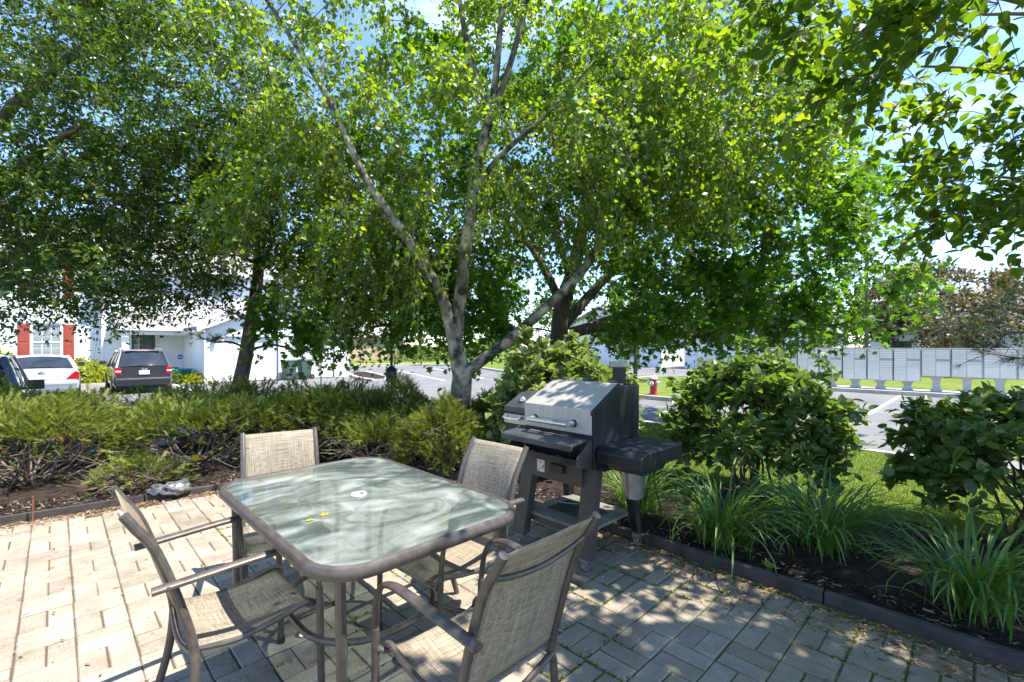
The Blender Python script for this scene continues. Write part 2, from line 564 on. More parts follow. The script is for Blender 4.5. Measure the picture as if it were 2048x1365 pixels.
def brick_mat():
    m, n, l, b = nodes_of('paver')
    oi = n.new('ShaderNodeObjectInfo'); g = n.new('ShaderNodeNewGeometry')
    ad = n.new('ShaderNodeMath'); ad.operation = 'ADD'; l.new(oi.outputs['Random'], ad.inputs[0]); l.new(g.outputs['Random Per Island'], ad.inputs[1])
    fr = n.new('ShaderNodeMath'); fr.operation = 'FRACT'; l.new(ad.outputs[0], fr.inputs[0])
    rp = n.new('ShaderNodeValToRGB'); e = rp.color_ramp.elements
    e[0].color = (0.255, 0.217, 0.168, 1); e[1].color = (0.345, 0.297, 0.232, 1)
    k = e.new(0.45); k.color = (0.298, 0.252, 0.194, 1)
    l.new(fr.outputs[0], rp.inputs['Fac'])
    # aggregate: pale and dark grains
    v1 = n.new('ShaderNodeTexNoise'); v1.inputs['Scale'].default_value = 260; v1.inputs['Detail'].default_value = 3
    l.new(g.outputs['Position'], v1.inputs['Vector'])
    r1 = n.new('ShaderNodeValToRGB'); r1.color_ramp.elements[0].position = 0.36; r1.color_ramp.elements[0].color = (0.55, 0.54, 0.52, 1)
    r1.color_ramp.elements[1].position = 0.66; r1.color_ramp.elements[1].color = (1.45, 1.45, 1.45, 1)
    l.new(v1.outputs['Fac'], r1.inputs['Fac'])
    m1 = n.new('ShaderNodeMixRGB'); m1.blend_type = 'MULTIPLY'; m1.inputs['Fac'].default_value = 0.75
    l.new(rp.outputs['Color'], m1.inputs['Color1']); l.new(r1.outputs['Color'], m1.inputs['Color2'])
    # broad weathering and damp stains with their own outline
    v2 = n.new('ShaderNodeTexNoise'); v2.inputs['Scale'].default_value = 3.2; v2.inputs['Detail'].default_value = 8; v2.inputs['Roughness'].default_value = 0.65
    l.new(g.outputs['Position'], v2.inputs['Vector'])
    r2 = n.new('ShaderNodeValToRGB'); r2.color_ramp.elements[0].position = 0.34; r2.color_ramp.elements[0].color = (0.60, 0.58, 0.53, 1)
    r2.color_ramp.elements[1].position = 0.58; r2.color_ramp.elements[1].color = (1.08, 1.08, 1.08, 1)
    l.new(v2.outputs['Fac'], r2.inputs['Fac'])
    m2 = n.new('ShaderNodeMixRGB'); m2.blend_type = 'MULTIPLY'; m2.inputs['Fac'].default_value = 0.8
    l.new(m1.outputs['Color'], m2.inputs['Color1']); l.new(r2.outputs['Color'], m2.inputs['Color2'])
    # moss film towards the planting bed, deepened and browned to paint in shade
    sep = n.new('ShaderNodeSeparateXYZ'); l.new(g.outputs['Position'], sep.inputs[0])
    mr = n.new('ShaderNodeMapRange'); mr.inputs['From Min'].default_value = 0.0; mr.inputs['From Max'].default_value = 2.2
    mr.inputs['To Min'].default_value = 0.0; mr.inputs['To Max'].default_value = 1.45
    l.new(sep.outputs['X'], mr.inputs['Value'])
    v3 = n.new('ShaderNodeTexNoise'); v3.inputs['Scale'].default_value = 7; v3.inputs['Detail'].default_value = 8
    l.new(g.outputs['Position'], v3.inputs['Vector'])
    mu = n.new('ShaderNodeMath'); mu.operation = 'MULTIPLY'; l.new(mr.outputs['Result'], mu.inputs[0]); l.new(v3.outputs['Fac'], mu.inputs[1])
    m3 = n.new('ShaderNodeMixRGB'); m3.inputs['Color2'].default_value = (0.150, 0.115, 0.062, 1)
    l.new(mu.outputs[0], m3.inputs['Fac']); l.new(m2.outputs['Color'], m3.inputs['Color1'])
    l.new(m3.outputs['Color'], b.inputs['Base Color'])
    b.inputs['Roughness'].default_value = 0.88; b.inputs['Specular IOR Level'].default_value = 0.3
    bp = n.new('ShaderNodeBump'); bp.inputs['Strength'].default_value = 0.45; bp.inputs['Distance'].default_value = 0.004
    l.new(v1.outputs['Fac'], bp.inputs['Height']); l.new(bp.outputs['Normal'], b.inputs['Normal'])
    return m

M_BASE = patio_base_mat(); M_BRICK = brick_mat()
def edge_v(u):                                       # line of the edging behind the table
    return 5.55 - 0.125 * u
m = MB()
m.add([W(-3.4, -1.2, -0.006), W(3.09, -1.2, -0.006), W(3.09, edge_v(3.09), -0.006), W(-3.4, edge_v(-3.4), -0.006)], [(0, 1, 2, 3)])
patio = uv_mesh('patio', m, M_BASE)

def brick_verts(L, Wd):
    c = 0.005
    a, b = L / 2, Wd / 2
    v = [(-a, -b, -0.06), (a, -b, -0.06), (a, b, -0.06), (-a, b, -0.06),
         (-a, -b, -c), (a, -b, -c), (a, b, -c), (-a, b, -c),
         (-a + c, -b + c, 0), (a - c, -b + c, 0), (a - c, b - c, 0), (-a + c, b - c, 0)]
    f = [(8, 9, 10, 11)]
    for i in range(4):
        j = (i + 1) % 4
        f += [(i, j, 4 + j, 4 + i), (4 + i, 4 + j, 8 + j, 8 + i)]
    return v, f
MOD = 0.21
bm_ = MB(); bv, bf = brick_verts(0.2042, 0.0992); bm_.add(bv, bf)
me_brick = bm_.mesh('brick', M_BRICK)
bricks = []
for i in range(-17, 16):
    for j in range(-6, 30):
        u0 = 0.07 + i * MOD; v0 = 0.04 + j * MOD
        for k in (-1, 1):
            if (i + j) % 2:
                u, v, a = u0 + MOD / 2 + k * MOD / 4, v0 + MOD / 2, R(90)
                du, dv = 0.05, 0.1
            else:
                u, v, a = u0 + MOD / 2, v0 + MOD / 2 + k * MOD / 4, 0.0
                du, dv = 0.1, 0.05
            if u + du > 3.07 or v + dv > edge_v(u) - 0.03 or u < -3.3:
                continue
            p = W(u, v)
            d = p.y
            vis = False
            if d > 0.6:
                px = CX + F_PX * p.x / d; py = HY + F_PX * EYE / d
                vis = -40 < px < 2090 and py < 1400
            bricks.append((d if vis else 99, u, v, a))
bricks.sort()
st = MB()
for k, (d, u, v, a) in enumerate(bricks):
    M = Matrix.Translation(W(u + random.gauss(0, 0.0012), v + random.gauss(0, 0.0012), random.gauss(0, 0.0014))) @ \
        Matrix.Rotation(TH + a + random.gauss(0, 0.006), 4, 'Z') @ Matrix.Rotation(random.gauss(0, 0.006), 4, 'X') @ Matrix.Rotation(random.gauss(0, 0.004), 4, 'Y')
    if k < 300:
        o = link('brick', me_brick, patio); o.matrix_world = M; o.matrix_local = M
    else:
        st.add([M @ Vector(q) for q in bv], bf)
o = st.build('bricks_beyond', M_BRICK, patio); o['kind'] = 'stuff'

# ---- mulch beds
def bed(name, u0, u1, v0f, v1f, nu, nv):
    m = MB()
    def fn(a, b):
        u = u0 + (u1 - u0) * a
        v0 = v0f(u); v1 = v1f(u); v = v0 + (v1 - v0) * b
        e = min(a, 1 - a, b, 1 - b) * 6
        hump = 0.05 * min(e, 1)
        z = float(ground_z(u, v)) + hump + 0.012 + 0.018 * math.sin(u * 7.1 + v * 3.3) * math.sin(v * 6.3 - u * 2.2)
        return W(u, v, z)
    m.grid(fn, nu, nv)
    return uv_mesh(name, m, M_MULCH)
bed('mulch_bed_side', 3.13, 5.15, lambda u: -3.0, lambda u: 5.0, 40, 130)
bed('mulch_bed_back', -9.0, 5.15, lambda u: (edge_v(u) + 0.03 if u < 3.13 else 5.003), lambda u: 9.35, 160, 50)

def bed_z(u, v):
    return float(ground_z(u, v)) + 0.06

# chips scattered on the mulch
def scatter_quads(n, samp, L, Wd, zoff, mat_, name, tilt=0.5, lo=0.0, hi=1.0, power=1.0, parent=None):
    us_, vs_, zs_ = samp(n)
    n = len(us_)
    ang = rng.uniform(0, 2 * np.pi, n); ln = rng.uniform(L * 0.5, L * 1.5, n); wd = rng.uniform(Wd * 0.5, Wd * 1.5, n)
    X = CU * us_ - SU * vs_; Y = SU * us_ + CU * vs_
    t = np.stack([np.cos(ang), np.sin(ang), rng.uniform(-tilt, tilt, n) * 0.6], 1)
    t /= np.linalg.norm(t, axis=1, keepdims=True)
    s_ = np.stack([-np.sin(ang), np.cos(ang), rng.uniform(-tilt, tilt, n)], 1)
    c = np.stack([X, Y, zs_ + zoff + rng.uniform(0, 0.012, n)], 1)
    tt = t * ln[:, None] / 2; ss = s_ * wd[:, None] / 2
    v = np.stack([c - tt - ss, c + tt - ss * 0.6, c + tt + ss, c - tt + ss * 0.7], 1).reshape(-1, 3)
    f = np.arange(n * 4).reshape(n, 4)
    ti = np.repeat(lo + (hi - lo) * rng.random(n) ** power, 4)
    return link(name, arr_mesh(name, v, f, 4, mat_, ti), parent, 'stuff')
M_CHIP = tint_mat('mulch_chip', [(0.012, 0.008, 0.006), (0.032, 0.022, 0.016), (0.08, 0.055, 0.038), (0.26, 0.19, 0.135)])
def s_side(n):
    u = rng.uniform(3.14, 5.1, n); v = rng.uniform(-1.2, 5.0, n)
    return u, v, ground_z(u, v) + 0.045
def s_back(n):
    u = rng.uniform(-4, 5.0, n); v = edge_v(u) + 0.05 + rng.random(n) ** 1.6 * 3.4
    v = np.where(u > 3.1, np.maximum(v, 5.03), v)
    return u, v, ground_z(u, v) + 0.04
tag(scatter_quads(16000, s_side, 0.035, 0.011, 0.0, M_CHIP, 'mulch_chips', power=2.2), 'brown bark chips on the bed beside the grill', 'bark chips')
tag(scatter_quads(26000, s_back, 0.042, 0.011, 0.0, M_CHIP, 'mulch_chips', power=2.4), 'dark bark chips on the bed under the junipers', 'bark chips')
M_LITTER = tint_mat('leaf_litter', [(0.07, 0.04, 0.022), (0.16, 0.085, 0.04), (0.28, 0.17, 0.09), (0.36, 0.27, 0.16)])
def s_litter(n):
    k = n // 2
    u1 = 3.05 - np.abs(rng.normal(0, 0.16, k)); v1 = rng.uniform(-0.9, 5.0, k)
    u2 = rng.uniform(-2.0, 3.0, n - k); v2 = edge_v(u2) - 0.04 - np.abs(rng.normal(0, 0.09, n - k))
    return np.concatenate([u1, u2]), np.concatenate([v1, v2]), np.full(n, 0.003)
tag(scatter_quads(5200, s_litter, 0.026, 0.008, 0.0, M_LITTER, 'leaf_litter', tilt=0.35), 'dry brown leaf litter swept against the edging', 'leaf litter')
def s_spread(n):
    u = rng.uniform(-1.0, 3.0, n); v = rng.uniform(0.1, 5.0, n)
    return u, v, np.full(n, 0.003)
tag(scatter_quads(420, s_spread, 0.022, 0.008, 0.0, M_LITTER, 'leaf_litter', tilt=0.35), 'small dry leaf scraps strewn over the pavers', 'leaf litter')
M_MOSS = leaf_mat('moss', (0.05, 0.07, 0.01), (0.12, 0.15, 0.02), (0.20, 0.21, 0.03), trans=0.2)
def s_moss(n):
    i = rng.integers(2, 16, n); j = rng.integers(-3, 24, n)
    u = 0.07 + i * MOD + rng.normal(0, 0.004, n); v = 0.04 + j * MOD + rng.normal(0, 0.004, n)
    along = rng.random(n) < 0.5
    u = np.where(along, u + rng.uniform(0, MOD, n), u); v = np.where(along, v, v + rng.uniform(0, MOD, n))
    patch = np.sin(u * 4.3 + 1.1) * np.sin(v * 3.7 + u * 1.9) + 0.35 * np.sin(u * 9 + v * 7)
    ok = (patch > 0.22 - 0.16 * (u - 0.9)) & (u > 0.9) & (u < 3.04) & (v < edge_v(u) - 0.05)
    return u[ok], v[ok], np.full(ok.sum(), -0.006)
tag(scatter_quads(26000, s_moss, 0.014, 0.008, 0.0, M_MOSS, 'joint_moss', tilt=0.9), 'bright green moss growing in the paver joints', 'moss')

# ---- edging boards round the beds
M_EDGE = mat('edging_timber', (0.030, 0.024, 0.020), (0.062, 0.050, 0.043), scale=9, rough=0.75, bump=0.4, bscale=40, stretch=(1, 1, 1))
def edging(name, label, pts, bl):
    t = thing(name, label, 'edging')
    for (a, b) in zip(pts[:-1], pts[1:]):
        a = Vector(a); b = Vector(b); L = (b - a).length; n = max(1, round(L / bl)); d = (b - a) / L
        for k in range(n):
            p = a + d * (L * k / n + 0.004); q = a + d * (L * (k + 1) / n - 0.004)
            nn = Vector((-d.y, d.x)) * 0.022
            top = 0.062 + random.gauss(0, 0.004)
            c = [p + nn, p - nn, q - nn, q + nn]
            mb = MB().hexa([W(x.x, x.y, -0.09) for x in c] + [W(x.x, x.y, top + random.gauss(0, 0.003)) for x in c])
            mb.build('board', M_EDGE, t, bevel=0.006)
    return t
edging('bed_edging', 'dark timber edging between the pavers and the grill bed', [(3.105, -1.6), (3.105, 5.14)], 1.22)
edging('bed_edging', 'dark timber edging between the pavers and the juniper bed', [(3.08, edge_v(3.08)), (-4.4, edge_v(-4.4))], 1.22)

# ============================================================ BUILDINGS
def wall(mb, p0, p1, z0, z1, lap=0.115, prof=0.014, top=None, bot=None):
    """lapped siding between plan points p0->p1 (uv), facing to the right of p0->p1; top: function of t giving height"""
    a = Vector(p0); b = Vector(p1); L = (b - a).length; d = (b - a) / L; nrm = Vector((d.y, -d.x))
    zmax = z1
    if top:
        ts = [i / 20 for i in range(21)]; zmax = max(top(t) for t in ts)
    z = z0
    while z < zmax - 1e-4:
        z2 = min(z + lap, zmax)
        t0, t1 = 0.0, 1.0
        if top:
            zm = z2
            ok = [t for t in [i / 200 for i in range(201)] if top(t) >= zm - 1e-6]
            if len(ok) < 2:
                break
            t0, t1 = ok[0], ok[-1]
        q0 = a + d * L * t0; q1 = a + d * L * t1
        o = nrm * prof
        mb.quad(W(*(q0 + o), z), W(*(q1 + o), z), W(*q1, z2), W(*q0, z2))
        mb.quad(W(*q0, z), W(*q1, z), W(*(q1 + o), z), W(*(q0 + o), z))
        z = z2
    return mb

def ubox(mb, u0, u1, v0, v1, z0, z1):
    c = [(u0, v0), (u1, v0), (u1, v1), (u0, v1)]
    return mb.hexa([W(u, v, z0) for u, v in c] + [W(u, v, z1) for u, v in c])

def front_window(parent, u0, u1, v, z0, z1, cols=3, rows=3, shutters=False, glass=None, lintel=False):
    """double-hung window in a wall facing -v; frame, sashes, muntins, panes"""
    g_ = glass or M_BLIND
    fr = MB()
    t = 0.075
    ubox(fr, u0 - t, u1 + t, v - 0.05, v + 0.02, z1, z1 + t); ubox(fr, u0 - t, u1 + t, v - 0.06, v + 0.02, z0 - t, z0)
    ubox(fr, u0 - t, u0, v - 0.05, v + 0.02, z0, z1); ubox(fr, u1, u1 + t, v - 0.05, v + 0.02, z0, z1)
    zm = (z0 + z1) / 2
    ubox(fr, u0, u1, v - 0.035, v + 0.01, zm - 0.03, zm + 0.03)
    w = fr.build('window', M_TRIM, parent)
    for (za, zb) in ((z0, zm - 0.03), (zm + 0.03, z1)):
        for i in range(cols):
            for j in range(rows):
                a = u0 + (u1 - u0) * i / cols; b = u0 + (u1 - u0) * (i + 1) / cols
                c = za + (zb - za) * j / rows; e = za + (zb - za) * (j + 1) / rows
                g = 0.014
                ubox(MB(), 0, 1, 0, 1, 0, 1)
                p = MB(); ubox(p, a + g, b - g, v - 0.020, v - 0.012, c + g, e - g); p.build('pane', g_, w)
    mu = MB(); ubox(mu, u0, u1, v - 0.0115, v - 0.004, z0, z1); mu.build('muntin_grid', M_TRIM, w)
    if lintel:
        l_ = MB(); ubox(l_, u0 - 0.16, u1 + 0.16, v - 0.09, v + 0.01, z1 + t + 0.002, z1 + t + 0.16)
        uc = (u0 + u1) / 2
        l_.hexa([W(uc - 0.07, v - 0.12, z1 + t - 0.02), W(uc + 0.07, v - 0.12, z1 + t - 0.02), W(uc + 0.07, v, z1 + t - 0.02), W(uc - 0.07, v, z1 + t - 0.02),
                 W(uc - 0.11, v - 0.12, z1 + t + 0.19), W(uc + 0.11, v - 0.12, z1 + t + 0.19), W(uc + 0.11, v, z1 + t + 0.19), W(uc - 0.11, v, z1 + t + 0.19)])
        l_.build('window_head', mat('head_trim', (0.55, 0.56, 0.56), (0.5, 0.5, 0.5), rough=0.6), parent)
    if shutters:
        for s in (-1, 1):
            a = (u0 - t - 0.42) if s < 0 else (u1 + t + 0.03); b = a + 0.39
            sh = MB(); ubox(sh, a, b, v - 0.045, v - 0.016, z0 - 0.05, z1 + 0.06)
            so = sh.build('shutter', M_SHUTTER, parent)
            for (za, zb) in ((z0 + 0.02, zm - 0.06), (zm + 0.04, z1 - 0.01)):
                p = MB(); ubox(p, a + 0.07, b - 0.07, v - 0.058, v - 0.046, za, zb); p.build('shutter_panel', M_SHUTTER, so, bevel=0.008)
    return w

def garage_door(parent, u0, u1, v, z0, z1, n=4):
    fr = MB(); ubox(fr, u0 - 0.12, u0, v - 0.03, v + 0.02, z0, z1 + 0.14); ubox(fr, u1, u1 + 0.12, v - 0.03, v + 0.02, z0, z1 + 0.14)
    ubox(fr, u0, u1, v - 0.03, v + 0.02, z1, z1 + 0.14)
    d = fr.build('garage_door', M_TRIM, parent)
    h = (z1 - z0) / n
    for k in range(n):
        s = MB(); ubox(s, u0 + 0.004, u1 - 0.004, v + 0.10, v + 0.14, z0 + k * h + 0.006, z0 + (k + 1) * h - 0.006)
        so = s.build('panel', M_TRIM, d)
        w = (u1 - u0) / 4
        sub = MB()
        for i in range(4):
            ubox(sub, u0 + i * w + 0.08, u0 + (i + 1) * w - 0.08, v + 0.088, v + 0.101, z0 + k * h + 0.09, z0 + (k + 1) * h - 0.09)
    bk = MB(); ubox(bk, u0, u1, v + 0.145, v + 0.16, z0, z1); bk.build('backing', M_TRIM, d)
    return d

def roof_slab(mb, a, b, c, d, t=0.12):
    """sloping slab through four uvz corners"""
    P4 = [W(*q) for q in (a, b, c, d)]
    n = (P4[1] - P4[0]).cross(P4[3] - P4[0]).normalized()
    if n.z < 0: n = -n
    mb.hexa([p - n * t for p in P4] + P4)

HZ = LOT + 0.06
house = thing('town_house', 'white sided two storey town house with red shutters and gabled garage', 'house', W(3, 31.2, LOT), 0)
bpy.context.view_layer.update()
house.location = (0, 0, 0)
V_M, V_L, V_G = 31.2, 31.9, 26.3
U_C, GU0, GU1 = 1.68, 5.07, 12.25
mb = MB()
wall(mb, (-16, V_L), (U_C, V_L), HZ, 5.98)
wall(mb, (U_C, V_L), (U_C, V_M), HZ, 5.65)           # return facing -u
wall(mb, (U_C, V_M), (13.2, V_M), HZ, 5.65)
wall(mb, (13.2, V_M), (13.2, 41), HZ, 5.65)
mb.build('wall', M_SIDING, house)
# garage
mb = MB()
gt = lambda t: 2.48 + 1.62 * (1 - abs(2 * t - 1))
D1 = (5.92, 8.42); D2 = (8.95, 11.45); DZ = 1.92
def front_with_holes(mb, u0, u1, v, z0, holes, ztop, top):
    cuts = [u0] + [x for h in holes for x in h] + [u1]
    for i in range(0, len(cuts), 2):
        wall(mb, (cuts[i], v), (cuts[i + 1], v), z0, ztop)
    wall(mb, (u0, v), (u1, v), ztop, None, top=top)
front_with_holes(mb, GU0, GU1, V_G, HZ - 0.06, [(D1[0] - 0.12, D1[1] + 0.12), (D2[0] - 0.12, D2[1] + 0.12)], DZ + 0.14, gt)
wall(mb, (GU0, V_M - 0.01), (GU0, V_G), HZ - 0.06, 2.48)
wall(mb, (GU1, V_G), (GU1, V_M - 0.01), HZ - 0.06, 2.48)
mb.build('garage_wall', M_SIDING, house)
garage_door(house, D1[0], D1[1], V_G, LOT + 0.02, DZ); garage_door(house, D2[0], D2[1], V_G, LOT + 0.02, DZ)
for (u, v) in ((GU0, V_G), (GU1, V_G), (U_C, V_M), (-16, V_L)):
    cb = MB(); ubox(cb, u - 0.05, u + 0.05, v - 0.03, v + 0.05, HZ - 0.06, 2.47 if v == V_G else 5.5)
    cb.build('corner_board', M_TRIM, house)
rf = MB(); uc = (GU0 + GU1) / 2; ov = 0.35
sl = 1.62 / ((GU1 - GU0) / 2)
roof_slab(rf, (GU0 - ov, V_G - 0.3, 2.52 - ov * sl), (uc, V_G - 0.3, 4.16), (uc, V_M, 4.16), (GU0 - ov, V_M, 2.52 - ov * sl))
roof_slab(rf, (uc, V_G - 0.3, 4.16), (GU1 + ov, V_G - 0.3, 2.52 - ov * sl), (GU1 + ov, V_M, 2.52 - ov * sl), (uc, V_M, 4.16))
rf.build('garage_roof', M_SHINGLE, house)
fa = MB()
for s in (-1, 1):
    e0 = uc + s * (uc - GU0 + ov)
    z0 = 2.52 - ov * sl
    c = [(uc, V_G - 0.33), (e0, V_G - 0.33), (e0, V_G - 0.302), (uc, V_G - 0.302)]
    zz = [4.14, z0 - 0.02, z0 - 0.02, 4.14]
    fa.hexa([W(u, v, z - 0.24) for (u, v), z in zip(c, zz)] + [W(u, v, z) for (u, v), z in zip(c, zz)])
    ubox(fa, min(e0, e0 - s * 0.33), max(e0, e0 - s * 0.33), V_G - 0.30, V_M - 0.02, z0 - 0.26, z0 - 0.15)
fa.build('fascia', M_TRIM, house)
lp = MB(); lp.lathe([(0.06, 0), (0.1, 0.1), (0.1, 0.26), (0.03, 0.34)], 10, Matrix.Translation(W(5.48, V_G - 0.14, 1.62)))
lp.build('wall_lantern', M_BLACK, house)
ds = MB(); ubox(ds, GU0 - 0.02, GU0 + 0.06, V_G - 0.12, V_G - 0.04, HZ, 2.3); ds.build('downspout', M_TRIM, house)
# porch
PV = 29.5; PU0, PU1 = 2.2, 5.02
pr = MB(); roof_slab(pr, (PU0 - 0.2, PV - 0.25, 2.42), (PU1, PV - 0.25, 2.42), (PU1, V_M - 0.02, 3.32), (PU0 - 0.2, V_M - 0.02, 3.32), 0.1)
pr.build('porch_roof', M_SHINGLE, house)
pf = MB(); ubox(pf, PU0 - 0.2, PU1, PV - 0.28, PV - 0.26, 2.22, 2.43)
ubox(pf, PU0, PU1, PV - 0.05, PV + 0.10, 2.0, 2.28)
pf.hexa([W(PU0 - 0.21, PV - 0.2, 2.25), W(PU0 - 0.06, PV - 0.2, 2.25), W(PU0 - 0.06, V_M - 0.02, 2.25), W(PU0 - 0.21, V_M - 0.02, 2.25),
         W(PU0 - 0.21, PV - 0.2, 2.33), W(PU0 - 0.06, PV - 0.2, 2.33), W(PU0 - 0.06, V_M - 0.02, 3.2), W(PU0 - 0.21, V_M - 0.02, 3.2)])
pf.build('porch_fascia', M_TRIM, house)
pc = MB(); ubox(pc, 2.28, 2.56, PV - 0.05, PV + 0.2, LOT + 0.113, 1.998); pc.build('porch_column', M_TRIM, house, bevel=0.02)
# entry door with sidelight
dr = MB(); ubox(dr, 2.72, 3.86, V_M - 0.06, V_M - 0.02, LOT + 0.15, 2.34); dd = dr.build('door', M_TRIM, house)
x = MB(); ubox(x, 2.80, 3.78, V_M - 0.075, V_M - 0.061, LOT + 0.17, 2.27); x.build('door_leaf', M_DOORGREEN, dd)
x = MB(); ubox(x, 3.13, 3.62, V_M - 0.09, V_M - 0.077, 0.5, 2.17); x.build('storm_glass', M_GLASS, dd)
for k in range(2):
    for j in range(6):
        x = MB(); ubox(x, 2.90 + k * 0.09, 2.97 + k * 0.09, V_M - 0.088, V_M - 0.077, 0.35 + j * 0.31, 0.62 + j * 0.31); x.build('pane', M_BLIND, dd)
x = MB(); ubox(x, 3.085, 3.115, V_M - 0.088, V_M - 0.077, 0.3, 2.25); x.build('stile', M_TRIM, dd)
x = MB(); ubox(x, 3.66, 3.69, V_M - 0.13, V_M - 0.077, 0.75, 0.98); x.build('handle', mat('steel', (0.5, 0.5, 0.5), rough=0.3, metal=1.0), dd)
# house number and alarm sign
RZW = TH
def wall_text(s, size, u, v, z, m_, parent, name='house_number'):
    return text_mesh(s, size, m_, name, parent, W(u, v, z), (R(90), 0, TH))
wall_text('81', 0.2, 4.05, V_M - 0.03, 2.2, M_BLACK, house)
x = MB(); ubox(x, 3.98, 4.13, V_M - 0.12, V_M - 0.02, 1.88, 1.99); x.build('porch_light', M_BLACK, house)
# upper windows, main roof
front_window(house, -0.80, 0.15, V_L, 0.80, 2.45, 3, 3, True, lintel=True)
front_window(house, -0.80, 0.15, V_L, 3.85, 5.25, 3, 3, True)
front_window(house, -5.4, -4.45, V_L, 0.80, 2.45, 3, 3, True, lintel=True)
front_window(house, -5.4, -4.45, V_L, 3.85, 5.25, 3, 3, True)
front_window(house, 6.0, 6.9, V_M, 4.2, 5.3, 2, 2, False, glass=M_GLASS)
front_window(house, 9.4, 10.3, V_M, 4.2, 5.3, 2, 2, False, glass=M_GLASS)
front_window(house, 3.2, 4.1, V_M, 4.2, 5.3, 2, 2, False, glass=M_GLASS)
mr = MB()
ZL = 5.72 + (V_L - 0.25 - (V_M - 0.45)) * (8.5 - 5.72) / (36.4 - (V_M - 0.45))
roof_slab(mr, (U_C - 0.25, V_M - 0.45, 5.72), (13.6, V_M - 0.45, 5.72), (13.6, 36.4, 8.5), (U_C - 0.25, 36.4, 8.5), 0.14)
roof_slab(mr, (-16.4, V_L - 0.25, ZL), (U_C - 0.25, V_L - 0.25, ZL), (U_C - 0.25, 36.4, 8.5), (-16.4, 36.4, 8.5), 0.14)
roof_slab(mr, (-16.4, 36.4, 8.5), (13.6, 36.4, 8.5), (13.6, 41.6, 5.5), (-16.4, 41.6, 5.5), 0.14)
mr.build('roof', M_SHINGLE, house)
so = MB(); ubox(so, U_C - 0.25, 13.6, V_M - 0.45, V_M - 0.015, 5.52, 5.565); ubox(so, U_C - 0.25, 13.6, V_M - 0.49, V_M - 0.455, 5.5, 5.68)
ubox(so, -16.4, U_C - 0.26, V_L - 0.285, V_L - 0.255, ZL - 0.2, ZL - 0.03)
so.build('soffit', M_TRIM, house)

def simple_house(label, u0, u1, v0, v1, eave, ridge, along='u', wallm=M_SIDING, base=LOT, windows=(), doors=(), name='house', uwins=(), udoors=()):
    h = thing(name, label, 'house')
    mb = MB()
    wall(mb, (u0, v0), (u1, v0), base, eave, lap=0.16)
    if along == 'u':
        g = lambda t: eave + (ridge - eave) * (1 - abs(2 * t - 1))
        wall(mb, (u0, v1), (u0, v0), base, None, lap=0.16, top=lambda t: g(t))
        wall(mb, (u1, v0), (u1, v1), base, None, lap=0.16, top=lambda t: g(t))
    else:
        wall(mb, (u0, v1), (u0, v0), base, eave, lap=0.16); wall(mb, (u1, v0), (u1, v1), base, eave, lap=0.16)
        g = lambda t: eave + (ridge - eave) * (1 - abs(2 * t - 1))
        wall(mb, (u0, v0), (u1, v0), eave, None, lap=0.16, top=g)
    wall(mb, (u1, v1), (u0, v1), base, eave, lap=0.16)
    mb.build('wall', wallm, h)
    r = MB(); o = 0.4
    if along == 'u':
        vc = (v0 + v1) / 2; s = (ridge - eave) / (vc - v0)
        roof_slab(r, (u0 - o, v0 - o, eave + 0.1 - o * s), (u1 + o, v0 - o, eave + 0.1 - o * s), (u1 + o, vc, ridge + 0.12), (u0 - o, vc, ridge + 0.12))
        roof_slab(r, (u0 - o, vc, ridge + 0.12), (u1 + o, vc, ridge + 0.12), (u1 + o, v1 + o, eave + 0.1 - o * s), (u0 - o, v1 + o, eave + 0.1 - o * s))
    else:
        uc = (u0 + u1) / 2; s = (ridge - eave) / (uc - u0)
        roof_slab(r, (u0 - o, v0 - o, eave + 0.1 - o * s), (uc, v0 - o, ridge + 0.12), (uc, v1 + o, ridge + 0.12), (u0 - o, v1 + o, eave + 0.1 - o * s))
        roof_slab(r, (uc, v0 - o, ridge + 0.12), (u1 + o, v0 - o, eave + 0.1 - o * s), (u1 + o, v1 + o, eave + 0.1 - o * s), (uc, v1 + o, ridge + 0.12))
    r.build('roof', M_SHINGLE, h)
    for (a, b, za, zb) in windows:
        front_window(h, a, b, v0 - 0.02, za, zb, 2, 2, False, glass=M_GLASS)
    for (a, b, zb) in doors:
        d = MB(); ubox(d, a - 0.1, b + 0.1, v0 - 0.06, v0 - 0.02, base + 0.02, zb + 0.1); do = d.build('garage_door', M_TRIM, h)
        for k in range(4):
            hh = (zb - base) / 4
            p = MB(); ubox(p, a, b, v0 - 0.075, v0 - 0.062, base + 0.03 + k * hh, base + (k + 1) * hh); p.build('panel', M_TRIM, do)
    for (a, b, za, zb) in uwins:                      # openings in the wall facing -u
        f = MB(); ubox(f, u0 - 0.07, u0 - 0.02, a - 0.08, b + 0.08, za - 0.08, zb + 0.08); fo = f.build('window', M_TRIM, h)
        p = MB(); ubox(p, u0 - 0.085, u0 - 0.072, a, b, za, zb); p.build('pane', M_GLASS, fo)
    for (a, b, zb) in udoors:
        f = MB(); ubox(f, u0 - 0.07, u0 - 0.02, a - 0.08, b + 0.08, base, zb + 0.08); fo = f.build('door', M_TRIM, h)
        p = MB(); ubox(p, u0 - 0.09, u0 - 0.072, a, b, base + 0.05, zb); p.build('door_leaf', M_DOORGREEN, fo)
    return h
simple_house('pale siding house with garages seen behind the stop sign', 36.0, 52, 19.0, 31.0, 2.5, 5.0, 'u', doors=((38, 41, 1.9), (43, 46, 1.9)), uwins=((21, 22.2, 0.5, 1.8), (26, 27.2, 0.5, 1.8)))
simple_house('white house wall with garage rising behind the mailbox row', 36.0, 47, 8.4, 17.0, 2.55, 4.9, 'u', doors=((38, 41.2, 1.95),), uwins=((10, 11.2, 0.5, 1.8),))
